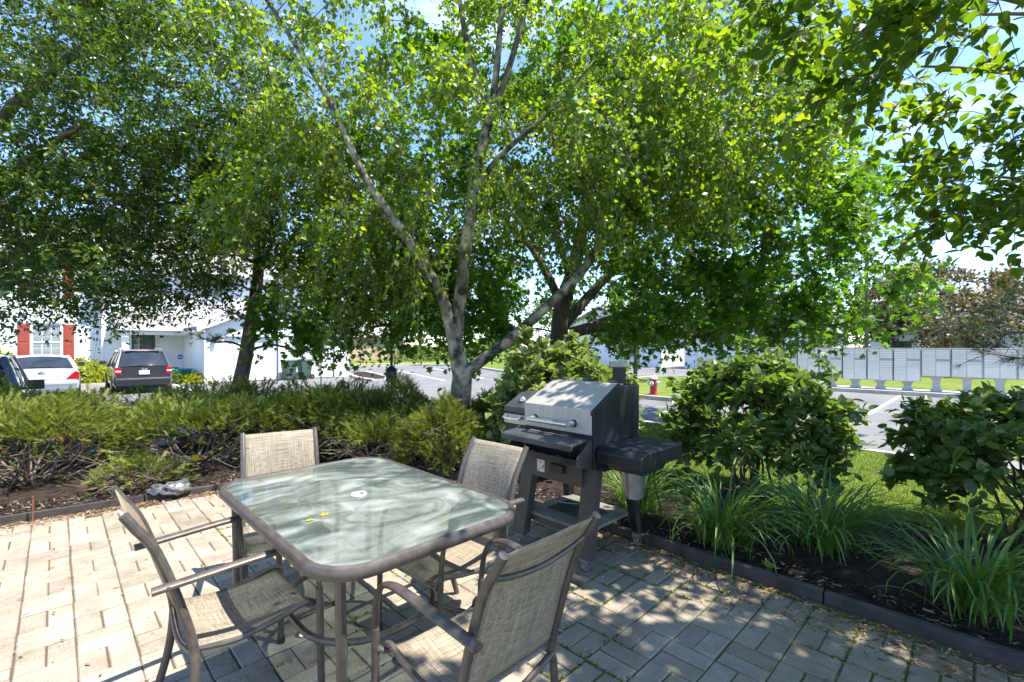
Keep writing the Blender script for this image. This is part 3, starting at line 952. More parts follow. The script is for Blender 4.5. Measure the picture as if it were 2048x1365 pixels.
simple_house('long shaded siding house with dark green door past the mailboxes', 37.0, 49, -16, 5.2, 2.6, 5.2, 'v', uwins=((-3, -1.8, 0.6, 1.9), (-9, -7.8, 0.6, 1.9)), udoors=((3.2, 4.2, 1.75),))
simple_house('tan walled building with grey roof beyond the painted bays', 15.0, 27.0, 44.5, 54.0, 2.4, 4.4, 'u', wallm=M_TANBRICK, base=-0.2)
# ============================================================ OBJECTS
def recenter(root):
    """move a thing's empty from the origin to the base of its parts"""
    lo = Vector((1e9,) * 3); hi = Vector((-1e9,) * 3)
    for c in root.children:
        if c.type != 'MESH': continue
        n = len(c.data.vertices)
        co = np.empty(n * 3, np.float32); c.data.vertices.foreach_get('co', co); co = co.reshape(-1, 3)
        mb_ = c.matrix_basis
        a = co.min(0); b = co.max(0)
        for q in (mb_ @ Vector(a), mb_ @ Vector(b)):
            lo = Vector(map(min, lo, q)); hi = Vector(map(max, hi, q))
    base = Vector(((lo.x + hi.x) / 2, (lo.y + hi.y) / 2, lo.z))
    root.location = base
    for c in root.children:
        c.location = c.location - base
for o in list(COL.objects):
    if o.type == 'EMPTY' and o.parent is None and o.get('category') in ('house', 'edging'):
        recenter(o)

# ---- sling chairs
def frame_mat():
    return mat('bronze_frame', (0.070, 0.056, 0.047), (0.125, 0.104, 0.09), scale=25, rough=0.40, metal=0.3, bump=0.08, bscale=200, rvar=0.12, lo=0.3, hi=0.75)
M_FRAME = frame_mat()
def sling_mat():
    m, n, l, b = nodes_of('sling_fabric')
    tc = n.new('ShaderNodeTexCoord')
    cols = []
    for (sc, seed) in (((520, 7, 7), 0.0), ((7, 420, 420), 3.7)):
        mp = n.new('ShaderNodeMapping'); mp.inputs['Scale'].default_value = sc; mp.inputs['Location'].default_value = (seed, seed, seed)
        l.new(tc.outputs['Object'], mp.inputs['Vector'])
        t = n.new('ShaderNodeTexNoise'); t.inputs['Scale'].default_value = 1.0; t.inputs['Detail'].default_value = 3
        l.new(mp.outputs['Vector'], t.inputs['Vector']); cols.append(t.outputs['Fac'])
    ad = n.new('ShaderNodeMath'); ad.operation = 'ADD'; l.new(cols[0], ad.inputs[0]); l.new(cols[1], ad.inputs[1])
    ha = n.new('ShaderNodeMath'); ha.operation = 'MULTIPLY'; ha.inputs[1].default_value = 0.5; l.new(ad.outputs[0], ha.inputs[0])
    rp = n.new('ShaderNodeValToRGB'); e = rp.color_ramp.elements
    e[0].position = 0.36; e[0].color = (0.13, 0.10, 0.068, 1)
    e[1].position = 0.62; e[1].color = (0.50, 0.44, 0.34, 1)
    k = e.new(0.48); k.color = (0.30, 0.25, 0.18, 1)
    l.new(ha.outputs[0], rp.inputs['Fac']); l.new(rp.outputs['Color'], b.inputs['Base Color'])
    b.inputs['Roughness'].default_value = 0.75; b.inputs['Specular IOR Level'].default_value = 0.25
    bp = n.new('ShaderNodeBump'); bp.inputs['Strength'].default_value = 0.4; bp.inputs['Distance'].default_value = 0.002
    l.new(ha.outputs[0], bp.inputs['Height']); l.new(bp.outputs['Normal'], b.inputs['Normal'])
    tr = n.new('ShaderNodeBsdfTranslucent'); mx = n.new('ShaderNodeMixRGB'); mx.blend_type = 'MULTIPLY'; mx.inputs['Fac'].default_value = 1
    mx.inputs['Color2'].default_value = (1.3, 1.0, 0.6, 1)
    l.new(rp.outputs['Color'], mx.inputs['Color1']); l.new(mx.outputs['Color'], tr.inputs['Color'])
    ms = n.new('ShaderNodeMixShader'); ms.inputs['Fac'].default_value = 0.3
    l.new(b.outputs['BSDF'], ms.inputs[1]); l.new(tr.outputs['BSDF'], ms.inputs[2])
    l.new(ms.outputs['Shader'], n['Material Output'].inputs['Surface'])
    return m
M_SLING = sling_mat()
POST = [(-0.345, 0.897), (-0.314, 0.845), (-0.267, 0.770), (-0.223, 0.65), (-0.185, 0.52), (-0.155, 0.40), (-0.150, 0.30), (-0.17, 0.16), (-0.215, 0.0)]
post_path = smooth_path([(0, y, z) for y, z in POST], 4)

def post_at(z):
    for a, b in zip(post_path[:-1], post_path[1:]):
        if b.z <= z <= a.z:
            t = (z - a.z) / (b.z - a.z) if abs(b.z - a.z) > 1e-9 else 0
            return a.y + (b.y - a.y) * t
    return post_path[0].y

def make_chair():
    t = thing('patio_chair', 'x', 'chair', group='sling chairs round the glass table')
    wb = 0.222
    for s in (-1, 1):
        pts = [(s * (wb + 0.012 * (p.z < 0.35)), p.y, p.z) for p in post_path]
        MB().tube(pts, 0.0155, 10).build('back_post', M_FRAME, t, smooth='auto')
        arm = smooth_path([(s * 0.252, -0.275, 0.632), (s * 0.258, -0.12, 0.642), (s * 0.264, 0.06, 0.652), (s * 0.266, 0.155, 0.648), (s * 0.266, 0.225, 0.618), (s * 0.264, 0.262, 0.55), (s * 0.261, 0.275, 0.45)], 4)
        rr = [0.019] * len(arm)
        ao = MB().tube(arm, [0.021 if p.y < 0.1 else 0.021 - 0.006 * min(1, (p.y - 0.1) / 0.14) for p in arm], 10, flat=0.62, up=(0, 0, 1)).build('arm', M_FRAME, t, smooth='auto')
        MB().tube([(s * 0.24, -0.232, 0.636), (s * 0.274, -0.232, 0.636)], 0.006, 8).build('bolt', M_FRAME, ao, smooth='auto')
        leg = smooth_path([(s * 0.261, 0.275, 0.452), (s * 0.259, 0.279, 0.3), (s * 0.258, 0.285, 0.0)], 4)
        lo = MB().tube(leg, 0.0145, 10).build('front_leg', M_FRAME, t, smooth='auto')
        MB().lathe([(0.017, 0.0), (0.018, 0.012), (0.0165, 0.03)], 10, Matrix.Translation((s * 0.258, 0.285, 0.0))).build('foot', M_BLACK, lo, smooth='auto')
        rail = smooth_path([(s * 0.213, -0.158, 0.375), (s * 0.218, -0.02, 0.352), (s * 0.221, 0.13, 0.37), (s * 0.221, 0.22, 0.392), (s * 0.221, 0.262, 0.385), (s * 0.221, 0.275, 0.355)], 4)
        MB().tube(rail, 0.0125, 8).build('seat_rail', M_FRAME, t, smooth='auto')
    MB().tube(smooth_path([(-0.258, 0.276, 0.39), (-0.22, 0.262, 0.365), (0, 0.245, 0.345), (0.22, 0.262, 0.365), (0.258, 0.276, 0.39)], 4), 0.011, 8).build('front_bar', M_FRAME, t, smooth='auto')
    MB().tube(smooth_path([(-0.22, -0.155, 0.36), (0, -0.165, 0.325), (0.22, -0.155, 0.36)], 4), 0.011, 8).build('rear_bar', M_FRAME, t, smooth='auto')
    zb = 0.82
    MB().tube(smooth_path([(-wb, post_at(zb), zb), (-0.15, post_at(zb - 0.025) - 0.010, zb - 0.025), (0, post_at(zb - 0.04) - 0.015, zb - 0.04), (0.15, post_at(zb - 0.025) - 0.010, zb - 0.025), (wb, post_at(zb), zb)], 4), 0.009, 8).build('back_brace', M_FRAME, t, smooth='auto')
    def back(a, b):
        z = 0.405 + (0.890 - 0.405) * b
        x = (a - 0.5) * 2 * (wb - 0.004)
        y = post_at(z) - 0.026 * (1 - (2 * a - 1) ** 2) * math.sin(min(b * 1.15, 1) * math.pi) ** 0.6 * 0.9 + 0.004
        return (x, y, z)
    MB().grid(back, 10, 22).build('back_sling', M_SLING, t, smooth=True, solid=0.004)
    def seat(a, b):
        y = -0.15 + 0.42 * b
        z = 0.383 - 0.03 * math.sin(b * math.pi * 0.8) + 0.028 * b * b
        if b > 0.86: z -= 0.045 * ((b - 0.86) / 0.14) ** 2
        z -= 0.018 * (1 - (2 * a - 1) ** 2) * math.sin(b * math.pi)
        return ((a - 0.5) * 2 * 0.221, y, z)
    MB().grid(seat, 10, 18).build('seat_sling', M_SLING, t, smooth=True, solid=0.004)
    return t
chair0 = make_chair()
CHAIRS = [  # u, v of the chair's centre, facing angle from the u axis, label
    (0.50, 2.17, 0, 'tan sling chair facing the grill across the table, half its seat in table shade'),
    (1.05, 1.235, 90, 'tan sling chair with its back turned, tucked in beside the grill end of table'),
    (0.955, 2.88, -104, 'tan sling chair in front of the junipers at the table end'),
    (1.475, 1.945, 183, 'tan sling chair between the glass table and the grill')]
for i, (u, v, a, lab) in enumerate(CHAIRS):
    c = chair0 if i == 0 else copy_tree(chair0)
    c.location = W(u, v, 0.002); c.rotation_euler = (0, 0, TH + R(a) - R(90)); c['label'] = lab; c.scale = (0.94, 1, 1)

# ---- glass table
def glass_mat():
    m, n, l, b = nodes_of('dusty_table_glass')
    tc = n.new('ShaderNodeTexCoord')
    # wiped dust: arcs of smears and fine specks
    wv = n.new('ShaderNodeTexNoise'); wv.inputs['Scale'].default_value = 1.6; wv.inputs['Detail'].default_value = 4; wv.inputs['Distortion'].default_value = 2.4
    mp = n.new('ShaderNodeMapping'); mp.inputs['Scale'].default_value = (1.0, 2.2, 1.0); l.new(tc.outputs['Object'], mp.inputs['Vector'])
    l.new(mp.outputs['Vector'], wv.inputs['Vector'])
    # polar coordinates about an off-centre point make the smears run in sweeping arcs
    sh = n.new('ShaderNodeVectorMath'); sh.operation = 'ADD'; sh.inputs[1].default_value = (0.12, 0.20, 0); l.new(tc.outputs['Object'], sh.inputs[0])
    wob = n.new('ShaderNodeTexNoise'); wob.inputs['Scale'].default_value = 2.5; l.new(tc.outputs['Object'], wob.inputs['Vector'])
    ln = n.new('ShaderNodeVectorMath'); ln.operation = 'LENGTH'; l.new(sh.outputs['Vector'], ln.inputs[0])
    lw = n.new('ShaderNodeMath'); lw.operation = 'MULTIPLY_ADD'; lw.inputs[1].default_value = 0.35; l.new(wob.outputs['Fac'], lw.inputs[0]); l.new(ln.outputs['Value'], lw.inputs[2])
    sx = n.new('ShaderNodeSeparateXYZ'); l.new(sh.outputs['Vector'], sx.inputs[0])
    at = n.new('ShaderNodeMath'); at.operation = 'ARCTAN2'; l.new(sx.outputs['Y'], at.inputs[0]); l.new(sx.outputs['X'], at.inputs[1])
    cm = n.new('ShaderNodeCombineXYZ'); l.new(lw.outputs[0], cm.inputs['X']); l.new(at.outputs[0], cm.inputs['Y'])
    pm = n.new('ShaderNodeMapping'); pm.inputs['Scale'].default_value = (26, 1.1, 1); l.new(cm.outputs['Vector'], pm.inputs['Vector'])
    w2 = n.new('ShaderNodeTexNoise'); w2.inputs['Scale'].default_value = 1.0; w2.inputs['Detail'].default_value = 5; l.new(pm.outputs['Vector'], w2.inputs['Vector'])
    mul = n.new('ShaderNodeMath'); mul.operation = 'MULTIPLY'; l.new(wv.outputs['Fac'], mul.inputs[0]); l.new(w2.outputs['Fac'], mul.inputs[1])
    sp = n.new('ShaderNodeTexNoise'); sp.inputs['Scale'].default_value = 60; sp.inputs['Detail'].default_value = 2; l.new(tc.outputs['Object'], sp.inputs['Vector'])
    spr = n.new('ShaderNodeMapRange'); spr.inputs['From Min'].default_value = 0.70; spr.inputs['From Max'].default_value = 0.76; spr.inputs['To Max'].default_value = 0.35
    l.new(sp.outputs['Fac'], spr.inputs['Value'])
    mr = n.new('ShaderNodeMapRange'); mr.inputs['From Min'].default_value = 0.16; mr.inputs['From Max'].default_value = 0.40
    mr.inputs['To Min'].default_value = 0.66; mr.inputs['To Max'].default_value = 0.92
    l.new(mul.outputs[0], mr.inputs['Value'])
    ad = n.new('ShaderNodeMath'); ad.operation = 'ADD'; ad.use_clamp = True; l.new(mr.outputs['Result'], ad.inputs[0]); l.new(spr.outputs['Result'], ad.inputs[1])
    tr = n.new('ShaderNodeBsdfTransparent'); tr.inputs['Color'].default_value = (0.52, 0.62, 0.58, 1)
    dr_ = n.new('ShaderNodeValToRGB'); dr_.color_ramp.elements[0].position = 0.17; dr_.color_ramp.elements[0].color = (0.075, 0.095, 0.082, 1)
    dr_.color_ramp.elements[1].position = 0.36; dr_.color_ramp.elements[1].color = (0.29, 0.315, 0.285, 1)
    l.new(mul.outputs[0], dr_.inputs['Fac']); l.new(dr_.outputs['Color'], b.inputs['Base Color']); b.inputs['Roughness'].default_value = 0.5
    ms = n.new('ShaderNodeMixShader'); l.new(ad.outputs[0], ms.inputs['Fac']); l.new(tr.outputs['BSDF'], ms.inputs[1]); l.new(b.outputs['BSDF'], ms.inputs[2])
    gl = n.new('ShaderNodeBsdfGlossy'); gl.inputs['Roughness'].default_value = 0.06
    fr = n.new('ShaderNodeFresnel'); fr.inputs['IOR'].default_value = 1.55
    m2 = n.new('ShaderNodeMixShader'); l.new(fr.outputs['Fac'], m2.inputs['Fac']); l.new(ms.outputs['Shader'], m2.inputs[1]); l.new(gl.outputs['BSDF'], m2.inputs[2])
    l.new(m2.outputs['Shader'], n['Material Output'].inputs['Surface'])
    return m
TU, TV = 1.045, 2.125
table = thing('patio_table', 'rectangular glass topped patio table with bronze metal rim', 'table', W(TU, TV, 0.002), TH)
HU, HV, ZT = 0.462, 0.712, 0.722
def rr_path(hu, hv, r, n=7):
    return [(x, y) for x, y in round_rect(-hu, hu, -hv, hv, r, n)]
rim = [(x, y, ZT - 0.014) for x, y in rr_path(HU - 0.014, HV - 0.014, 0.17)]
MB().tube(rim, 0.021, 10, closed=True, flat=1.25, up=(0, 0, 1)).build('rim', M_FRAME, table, smooth='auto')
gl_ = MB(); out = rr_path(HU - 0.016, HV - 0.016, 0.168)
hole = [(0.032 * math.cos(2 * math.pi * k / len(out) + R(20)), 0.032 * math.sin(2 * math.pi * k / len(out) + R(20))) for k in range(len(out))]
# ring of faces so the parasol hole is open
n_ = len(out)
gl_.v = [(x, y, ZT + 0.006) for x, y in out] + [(x, y, ZT + 0.006) for x, y in hole]
ang0 = [math.atan2(y, x) for x, y in out]
hole = [(0.03 * math.cos(a), 0.03 * math.sin(a)) for a in ang0]
gl_.v[n_:] = [(x, y, ZT + 0.006) for x, y in hole]
gl_.f = [(i, (i + 1) % n_, n_ + (i + 1) % n_, n_ + i) for i in range(n_)]
gl_.build('glass_top', glass_mat(), table)
M_RING = mat('white_plastic', (0.68, 0.67, 0.64), (0.55, 0.54, 0.5), scale=20, rough=0.5)
MB().lathe([(0.026, ZT - 0.02), (0.026, ZT + 0.013), (0.036, ZT + 0.013), (0.038, ZT + 0.008)], 24, cap=False).build('parasol_ring', M_RING, table, smooth='auto')
for sx in (-1, 1):
    for sy in (-1, 1):
        lg = smooth_path([(sx * 0.372, sy * 0.62, ZT - 0.03), (sx * 0.362, sy * 0.61, 0.45), (sx * 0.345, sy * 0.575, 0.25), (sx * 0.36, sy * 0.60, 0.0)], 4)
        lo = MB().tube(lg, 0.0185, 10).build('leg', M_FRAME, table, smooth='auto')
        MB().lathe([(0.021, 0.0), (0.022, 0.015), (0.0195, 0.035)], 10, Matrix.Translation((sx * 0.36, sy * 0.60, 0.0))).build('foot', M_BLACK, lo, smooth='auto')
        MB().tube(smooth_path([(sx * 0.346, sy * 0.576, 0.245), (sx * 0.29, sy * 0.47, 0.235), (sx * 0.215, sy * 0.315, 0.245)], 4), 0.012, 8).build('brace', M_FRAME, table, smooth='auto')
MB().tube([(x, y, 0.245) for x, y in rr_path(0.30, 0.37, 0.27)], 0.0145, 8, closed=True).build('stretcher_ring', M_FRAME, table, smooth='auto')

# leaves lying on the table
M_LEAFYEL = leaf_mat('fallen_leaf', (0.30, 0.34, 0.03), (0.42, 0.40, 0.03), (0.50, 0.42, 0.03), trans=0.2, obj=True)
def lobed_leaf(L=1.0):
    pts = [(0, 0), (0.12, 0.22), (0.05, 0.5), (0.35, 0.35), (0.5, 0.62), (0.6, 0.28), (1, 0), (0.6, -0.28), (0.5, -0.62), (0.35, -0.35), (0.05, -0.5), (0.12, -0.22)]
    m = MB()
    c = (0.35, 0, 0.02)
    v = [c] + [(x * 1.0, y * 0.8, 0.08 * abs(y) + 0.05 * x * x) for x, y in pts]
    m.add([(a * L, b_ * L, c_ * L) for a, b_, c_ in v], [(0, i + 1, (i + 1) % len(pts) + 1) for i in range(len(pts))])
    m.tube([(0, 0, 0), (-0.25 * L, 0.02 * L, 0.01 * L), (-0.45 * L, -0.04 * L, 0.0)], 0.012 * L, 4)
    return m
for i, (px, py, a, s) in enumerate(((612, 1041, 0.3, 0.034), (642, 1031, 0.9, 0.038))):
    d = F_PX * (EYE - 0.735) / (py - HY); p = P(px, py, d)
    o = lobed_leaf(s).build('fallen_leaf', M_LEAFYEL)
    o.location = (p.x, p.y, ZT + 0.012); o.rotation_euler = (0.0, 0.0, a)
    tag(o, ('smaller', 'larger')[i] + ' of the two yellow green leaves on the glass table', 'leaf', 'leaves on the table')

# ---- pellet grill
M_STEELP = mat('brushed_lid', (0.50, 0.46, 0.41), (0.35, 0.32, 0.285), scale=3, rough=0.5, metal=0.45, stretch=(1, 90, 2.5), rvar=0.1, bump=0.05, bscale=8)
M_STEEL = mat('steel_handle', (0.60, 0.58, 0.54), (0.50, 0.48, 0.45), scale=30, rough=0.28, metal=0.9)
M_GBLACK = mat('grill_black', (0.011, 0.0115, 0.0125), (0.028, 0.029, 0.031), scale=6, rough=0.36, bump=0.12, bscale=90, spec=0.3, rvar=0.15, stretch=(1, 1, 0.25))
M_GBROWN = mat('grill_dusty', (0.072, 0.063, 0.055), (0.042, 0.038, 0.034), scale=5, rough=0.6, metal=0.2)
M_GALV = mat('galvanised', (0.40, 0.41, 0.40), (0.28, 0.29, 0.29), scale=14, rough=0.38, metal=0.85)
# local frame: x = depth (away from the cook), y = width towards the hopper, origin under the front right corner
GU, GV = 2.45, 1.75
grill = thing('pellet_grill', 'black pellet grill with brushed steel lid, side shelf and chimney', 'grill', W(GU, GV, 0.002), TH)
Wd, Dp = 0.61, 0.545
def sidepoly(m, y0, y1, prof):
    n = len(prof)
    vs_ = [(x, y0, z) for x, z in prof] + [(x, y1, z) for x, z in prof]
    fs_ = [tuple(range(n)), tuple(range(2 * n - 1, n - 1, -1))] + [(i, n + i, n + (i + 1) % n, (i + 1) % n) for i in range(n)]
    return m.add(vs_, fs_)
prof = [(0.0, 0.66), (0.0, 1.030), (0.30, 1.172), (Dp, 1.172), (Dp, 0.74), (0.42, 0.62), (0.12, 0.62)]
bd = MB(); sidepoly(bd, 0.0, Wd, prof); body = bd.build('body', M_GBLACK, grill, bevel=0.006)
ld = MB()   # lid skin: front band and sloping top
sidepoly(ld, 0.016, Wd - 0.004, [(-0.014, 0.874), (-0.014, 1.036), (0.292, 1.184), (0.36, 1.186), (0.36, 1.176), (0.302, 1.174), (-0.003, 1.03), (-0.003, 0.874)])
lid = ld.build('lid', M_STEELP, grill, bevel=0.003)
fl = MB(); sidepoly(fl, -0.006, 0.02, [(-0.018, 1.03), (0.29, 1.19), (0.29, 1.165), (-0.018, 1.0)]); fl.build('lid_flange', M_GBLACK, lid, bevel=0.003)
MB().tube([(-0.085, 0.155, 0.935), (-0.085, 0.50, 0.935)], 0.0165, 12).build('handle', M_STEEL, lid, smooth='auto')
for y in (0.155, 0.50):
    MB().tube(smooth_path([(-0.012, y, 0.937), (-0.05, y, 0.937), (-0.087, y, 0.935)], 3), 0.0175, 12).build('handle_mount', M_STEEL, lid, smooth='auto')
    MB().tube([(-0.016, y, 0.937), (-0.0145, y, 0.937)], 0.026, 14).build('handle_collar', M_GBLACK, lid, smooth='auto')
for y in (0.10, 0.33, 0.54):
    MB().box(0.34, 0.40, y - 0.022, y + 0.022, 1.187, 1.205).build('hinge', M_GBROWN, grill, bevel=0.004)
ch = MB().lathe([(0.047, 1.168), (0.047, 1.300)], 20, Matrix.Translation((0.44, 0.10, 0))).build('chimney', M_GBLACK, grill, smooth='auto')
MB().lathe([(0.068, 1.296), (0.072, 1.300), (0.072, 1.338), (0.062, 1.345)], 24, Matrix.Translation((0.44, 0.10, 0))).build('chimney_cap', mat('cap_stone', (0.33, 0.31, 0.27), (0.26, 0.24, 0.21), scale=30, rough=0.7), ch, smooth='auto')
M_LOGO = mat('faded_logo', (0.16, 0.155, 0.15), (0.1, 0.1, 0.1), scale=60, rough=0.6)
text_mesh('GW', 0.05, M_LOGO, 'logo', grill, (-0.003, 0.235, 0.842), (R(90), 0, R(-90)), extrude=0.001)
# front shelf over an open trough
fs = MB(); sidepoly(fs, 0.03, 0.66, [(-0.20, 0.795), (-0.20, 0.832), (-0.185, 0.840), (-0.035, 0.852), (-0.035, 0.838), (-0.18, 0.822)]); fsh = fs.build('front_shelf', mat('shelf_grey', (0.055, 0.058, 0.061), (0.032, 0.034, 0.036), scale=8, rough=0.42), grill, bevel=0.004)
x = MB(); x.box(-0.06, -0.048, 0.18, 0.52, 0.8525, 0.858); x.build('shelf_slot', mat('sun_bleached', (0.34, 0.29, 0.23), (0.2, 0.16, 0.12), scale=30, rough=0.8), fsh)
MB().box(-0.2035, -0.199, 0.44, 0.52, 0.802, 0.822).build('shelf_pull', M_BLACK, fsh)
tr_ = MB(); sidepoly(tr_, 0.02, 0.64, [(-0.15, 0.70), (-0.15, 0.735), (-0.143, 0.735), (-0.143, 0.708), (0.0, 0.668), (0.0, 0.66)])
tr_.build('drip_trough', M_GBLACK, grill, bevel=0.003)
for y in (0.022, 0.632):
    gs = MB(); sidepoly(gs, y - 0.004, y + 0.004, [(-0.16, 0.69), (-0.155, 0.75), (-0.02, 0.845), (0.0, 0.845), (0.0, 0.66)]); gs.build('shelf_bracket', M_GBROWN, grill)
fp = MB(); fp.box(-0.002, 0.012, 0.10, 0.60, 0.52, 0.655); fp.build('front_panel', M_GBROWN, grill, bevel=0.003)
pl_ = MB(); pl_.box(-0.03, -0.003, 0.24, 0.36, 0.585, 0.64); pl_.build('drawer_pull', M_GBLACK, grill, bevel=0.008)
tg = MB(); tg.box(-0.006, -0.0025, 0.42, 0.49, 0.56, 0.645); tg.build('rating_label', mat('label_white', (0.6, 0.6, 0.58), (0.2, 0.2, 0.2), scale=60, rough=0.5, lo=0.5, hi=0.6), grill)
# side shelf (towards the shrubs)
ss = MB(); sidepoly(ss, -0.335, -0.012, [(0.0, 0.705), (0.0, 0.778), (0.05, 0.806), (0.52, 0.806), (0.52, 0.705)]); ss.build('side_shelf', M_GBLACK, grill, bevel=0.008)
sb_ = MB(); sidepoly(sb_, -0.26, -0.02, [(0.14, 0.64), (0.05, 0.703), (0.48, 0.703), (0.40, 0.64)]); sb_.build('shelf_support', M_GBLACK, grill)
# hopper (far side)
hp = MB(); sidepoly(hp, 0.625, 0.86, [(0.04, 0.70), (0.04, 0.975), (0.22, 1.065), (0.46, 1.065), (0.46, 0.70)]); hop = hp.build('hopper', M_GBLACK, grill, bevel=0.006)
hl = MB(); sidepoly(hl, 0.622, 0.865, [(0.026, 0.945), (0.028, 0.985), (0.218, 1.078), (0.46, 1.078), (0.46, 1.068), (0.22, 1.067), (0.036, 0.977), (0.036, 0.945)]); hl.build('hopper_lid', mat('shelf_grey', (0, 0, 0)), hop, bevel=0.003)
hb = MB(); hb.box(0.022, 0.04, 0.63, 0.86, 0.86, 0.93); hb.build('hopper_band', M_STEELP, hop, bevel=0.003)
MB().tube(smooth_path([(0.022, 0.655, 0.915), (-0.025, 0.66, 0.91), (-0.025, 0.74, 0.905), (-0.025, 0.82, 0.91), (0.022, 0.83, 0.915)], 4), 0.009, 8).build('hopper_handle', M_STEEL, hop, smooth='auto')
kn = MB().lathe([(0.024, 0), (0.026, 0.012), (0.016, 0.03), (0.012, 0.034)], 12, Matrix.Translation((0.11, 0.74, 1.025)) @ Matrix.Rotation(R(-26), 4, 'Y')); kn.build('hopper_knob', M_STEEL, hop, smooth='auto')
MB().tube(smooth_path([(0.035, 0.68, 0.87), (0.01, 0.71, 0.83), (0.03, 0.75, 0.77), (0.0, 0.78, 0.72), (0.03, 0.80, 0.62), (0.1, 0.74, 0.40), (0.2, 0.5, 0.30), (0.35, 0.40, 0.26)], 6), 0.0035, 6).build('power_cord', mat('cord_grey', (0.35, 0.34, 0.32), rough=0.6), grill, smooth='auto')
MB().tube(smooth_path([(0.03, 0.70, 0.80), (0.015, 0.685, 0.76), (0.02, 0.70, 0.72), (0.02, 0.73, 0.735), (0.02, 0.725, 0.77), (0.03, 0.70, 0.80)], 5), 0.003, 6).build('probe_wire', mat('cord_grey', (0.35, 0.34, 0.32)), grill, smooth='auto')
# legs: broad front plates, splayed rear plates
def plate(p0, p1, w0, w1, t):
    """leg plate from top to foot; width along x, thickness along y"""
    m = MB()
    a, b = Vector(p0), Vector(p1)
    m.hexa([(b.x - w1 / 2, b.y - t / 2, b.z), (b.x + w1 / 2, b.y - t / 2, b.z), (b.x + w1 / 2, b.y + t / 2, b.z), (b.x - w1 / 2, b.y + t / 2, b.z),
            (a.x - w0 / 2, a.y - t / 2, a.z), (a.x + w0 / 2, a.y - t / 2, a.z), (a.x + w0 / 2, a.y + t / 2, a.z), (a.x - w0 / 2, a.y + t / 2, a.z)])
    return m
plate((0.065, 0.06, 0.665), (-0.02, 0.06, 0.085), 0.07, 0.07, 0.115).build('leg', M_GBROWN, grill, bevel=0.004)
plate((0.065, 0.60, 0.665), (-0.02, 0.64, 0.085), 0.07, 0.07, 0.115).build('leg', M_GBROWN, grill, bevel=0.004)
plate((0.43, 0.045, 0.665), (0.565, 0.03, 0.10), 0.07, 0.07, 0.06).build('leg', M_GBLACK, grill, bevel=0.004)
plate((0.43, 0.60, 0.665), (0.565, 0.64, 0.10), 0.07, 0.07, 0.06).build('leg', M_GBLACK, grill, bevel=0.004)
bs = MB(); bs.box(0.02, 0.545, 0.06, 0.64, 0.225, 0.245); bso = bs.build('bottom_shelf', mat('shelf_dust', (0.22, 0.20, 0.165), (0.12, 0.11, 0.09), scale=5, rough=0.7), grill, bevel=0.004)
ve = MB()
for k in range(9):
    ve.box(0.16 + k * 0.028, 0.172 + k * 0.028, 0.16, 0.54, 0.2455, 0.249)
ve.build('shelf_vents', M_BLACK, bso)
ap = MB(); ap.box(0.03, 0.06, 0.12, 0.58, 0.18, 0.226); ap.build('shelf_apron', M_GBROWN, grill)
for (x, y) in ((-0.02, 0.06), (-0.02, 0.64), (0.565, 0.03), (0.565, 0.64)):
    fk = MB(); fk.box(x - 0.02, x + 0.02, y - 0.03, y + 0.03, 0.06, 0.092)
    for s in (-1, 1):
        fk.box(x - 0.014, x + 0.014, y + s * 0.022 - 0.003, y + s * 0.022 + 0.003, 0.02, 0.06)
    fko = fk.build('caster', M_STEEL, grill)
    MB().lathe([(0.026, -0.016), (0.03, -0.012), (0.03, 0.012), (0.026, 0.016)], 16, Matrix.Translation((x, y, 0.03)) @ Matrix.Rotation(R(90), 4, 'X')).build('caster_wheel', mat('wheel_grey', (0.16, 0.165, 0.165), (0.1, 0.1, 0.1), rough=0.6), fko, smooth='auto')
# leaves caught in the trough are stuff of their own
dl = MB()
for k in range(60):
    a = random.uniform(0, 6.3); x = random.uniform(-0.135, -0.06); y = random.uniform(0.06, 0.6); z = 0.71 + random.uniform(0.004, 0.03) - (x + 0.14) * 0.28
    c = Vector((x, y, z)); t = Vector((math.cos(a), math.sin(a), random.uniform(-.4, .4))) * 0.016; s = Vector((-math.sin(a), math.cos(a), random.uniform(-.4, .4))) * 0.009
    q = [W(GU + p.x, GV + p.y, p.z) for p in (c - t, c + s, c + t, c - s)]
    dl.quad(*q)
tag(dl.build('dry_leaves', mat('dry_leaf', (0.24, 0.10, 0.04), (0.36, 0.22, 0.11), scale=40, rough=0.8, coord='World')), 'dry brown leaves caught in the grill drip trough', 'dry leaves', kind='stuff')
# galvanised bucket hanging below the side shelf
bk = thing('grease_bucket', 'small galvanised bucket hanging under the grill side shelf', 'bucket', W(GU + 0.30, GV - 0.10, 0.44), TH)
MB().lathe([(0.062, 0.0), (0.066, 0.004), (0.083, 0.17), (0.087, 0.172), (0.087, 0.178), (0.080, 0.176), (0.06, 0.012)], 24).build('bucket_body', M_GALV, bk, smooth='auto')
MB().tube(smooth_path([(0, -0.085, 0.17), (0, -0.05, 0.225), (0, 0, 0.262), (0, 0.05, 0.225), (0, 0.085, 0.17)], 4), 0.003, 6).build('bucket_handle', M_STEEL, bk, smooth='auto')

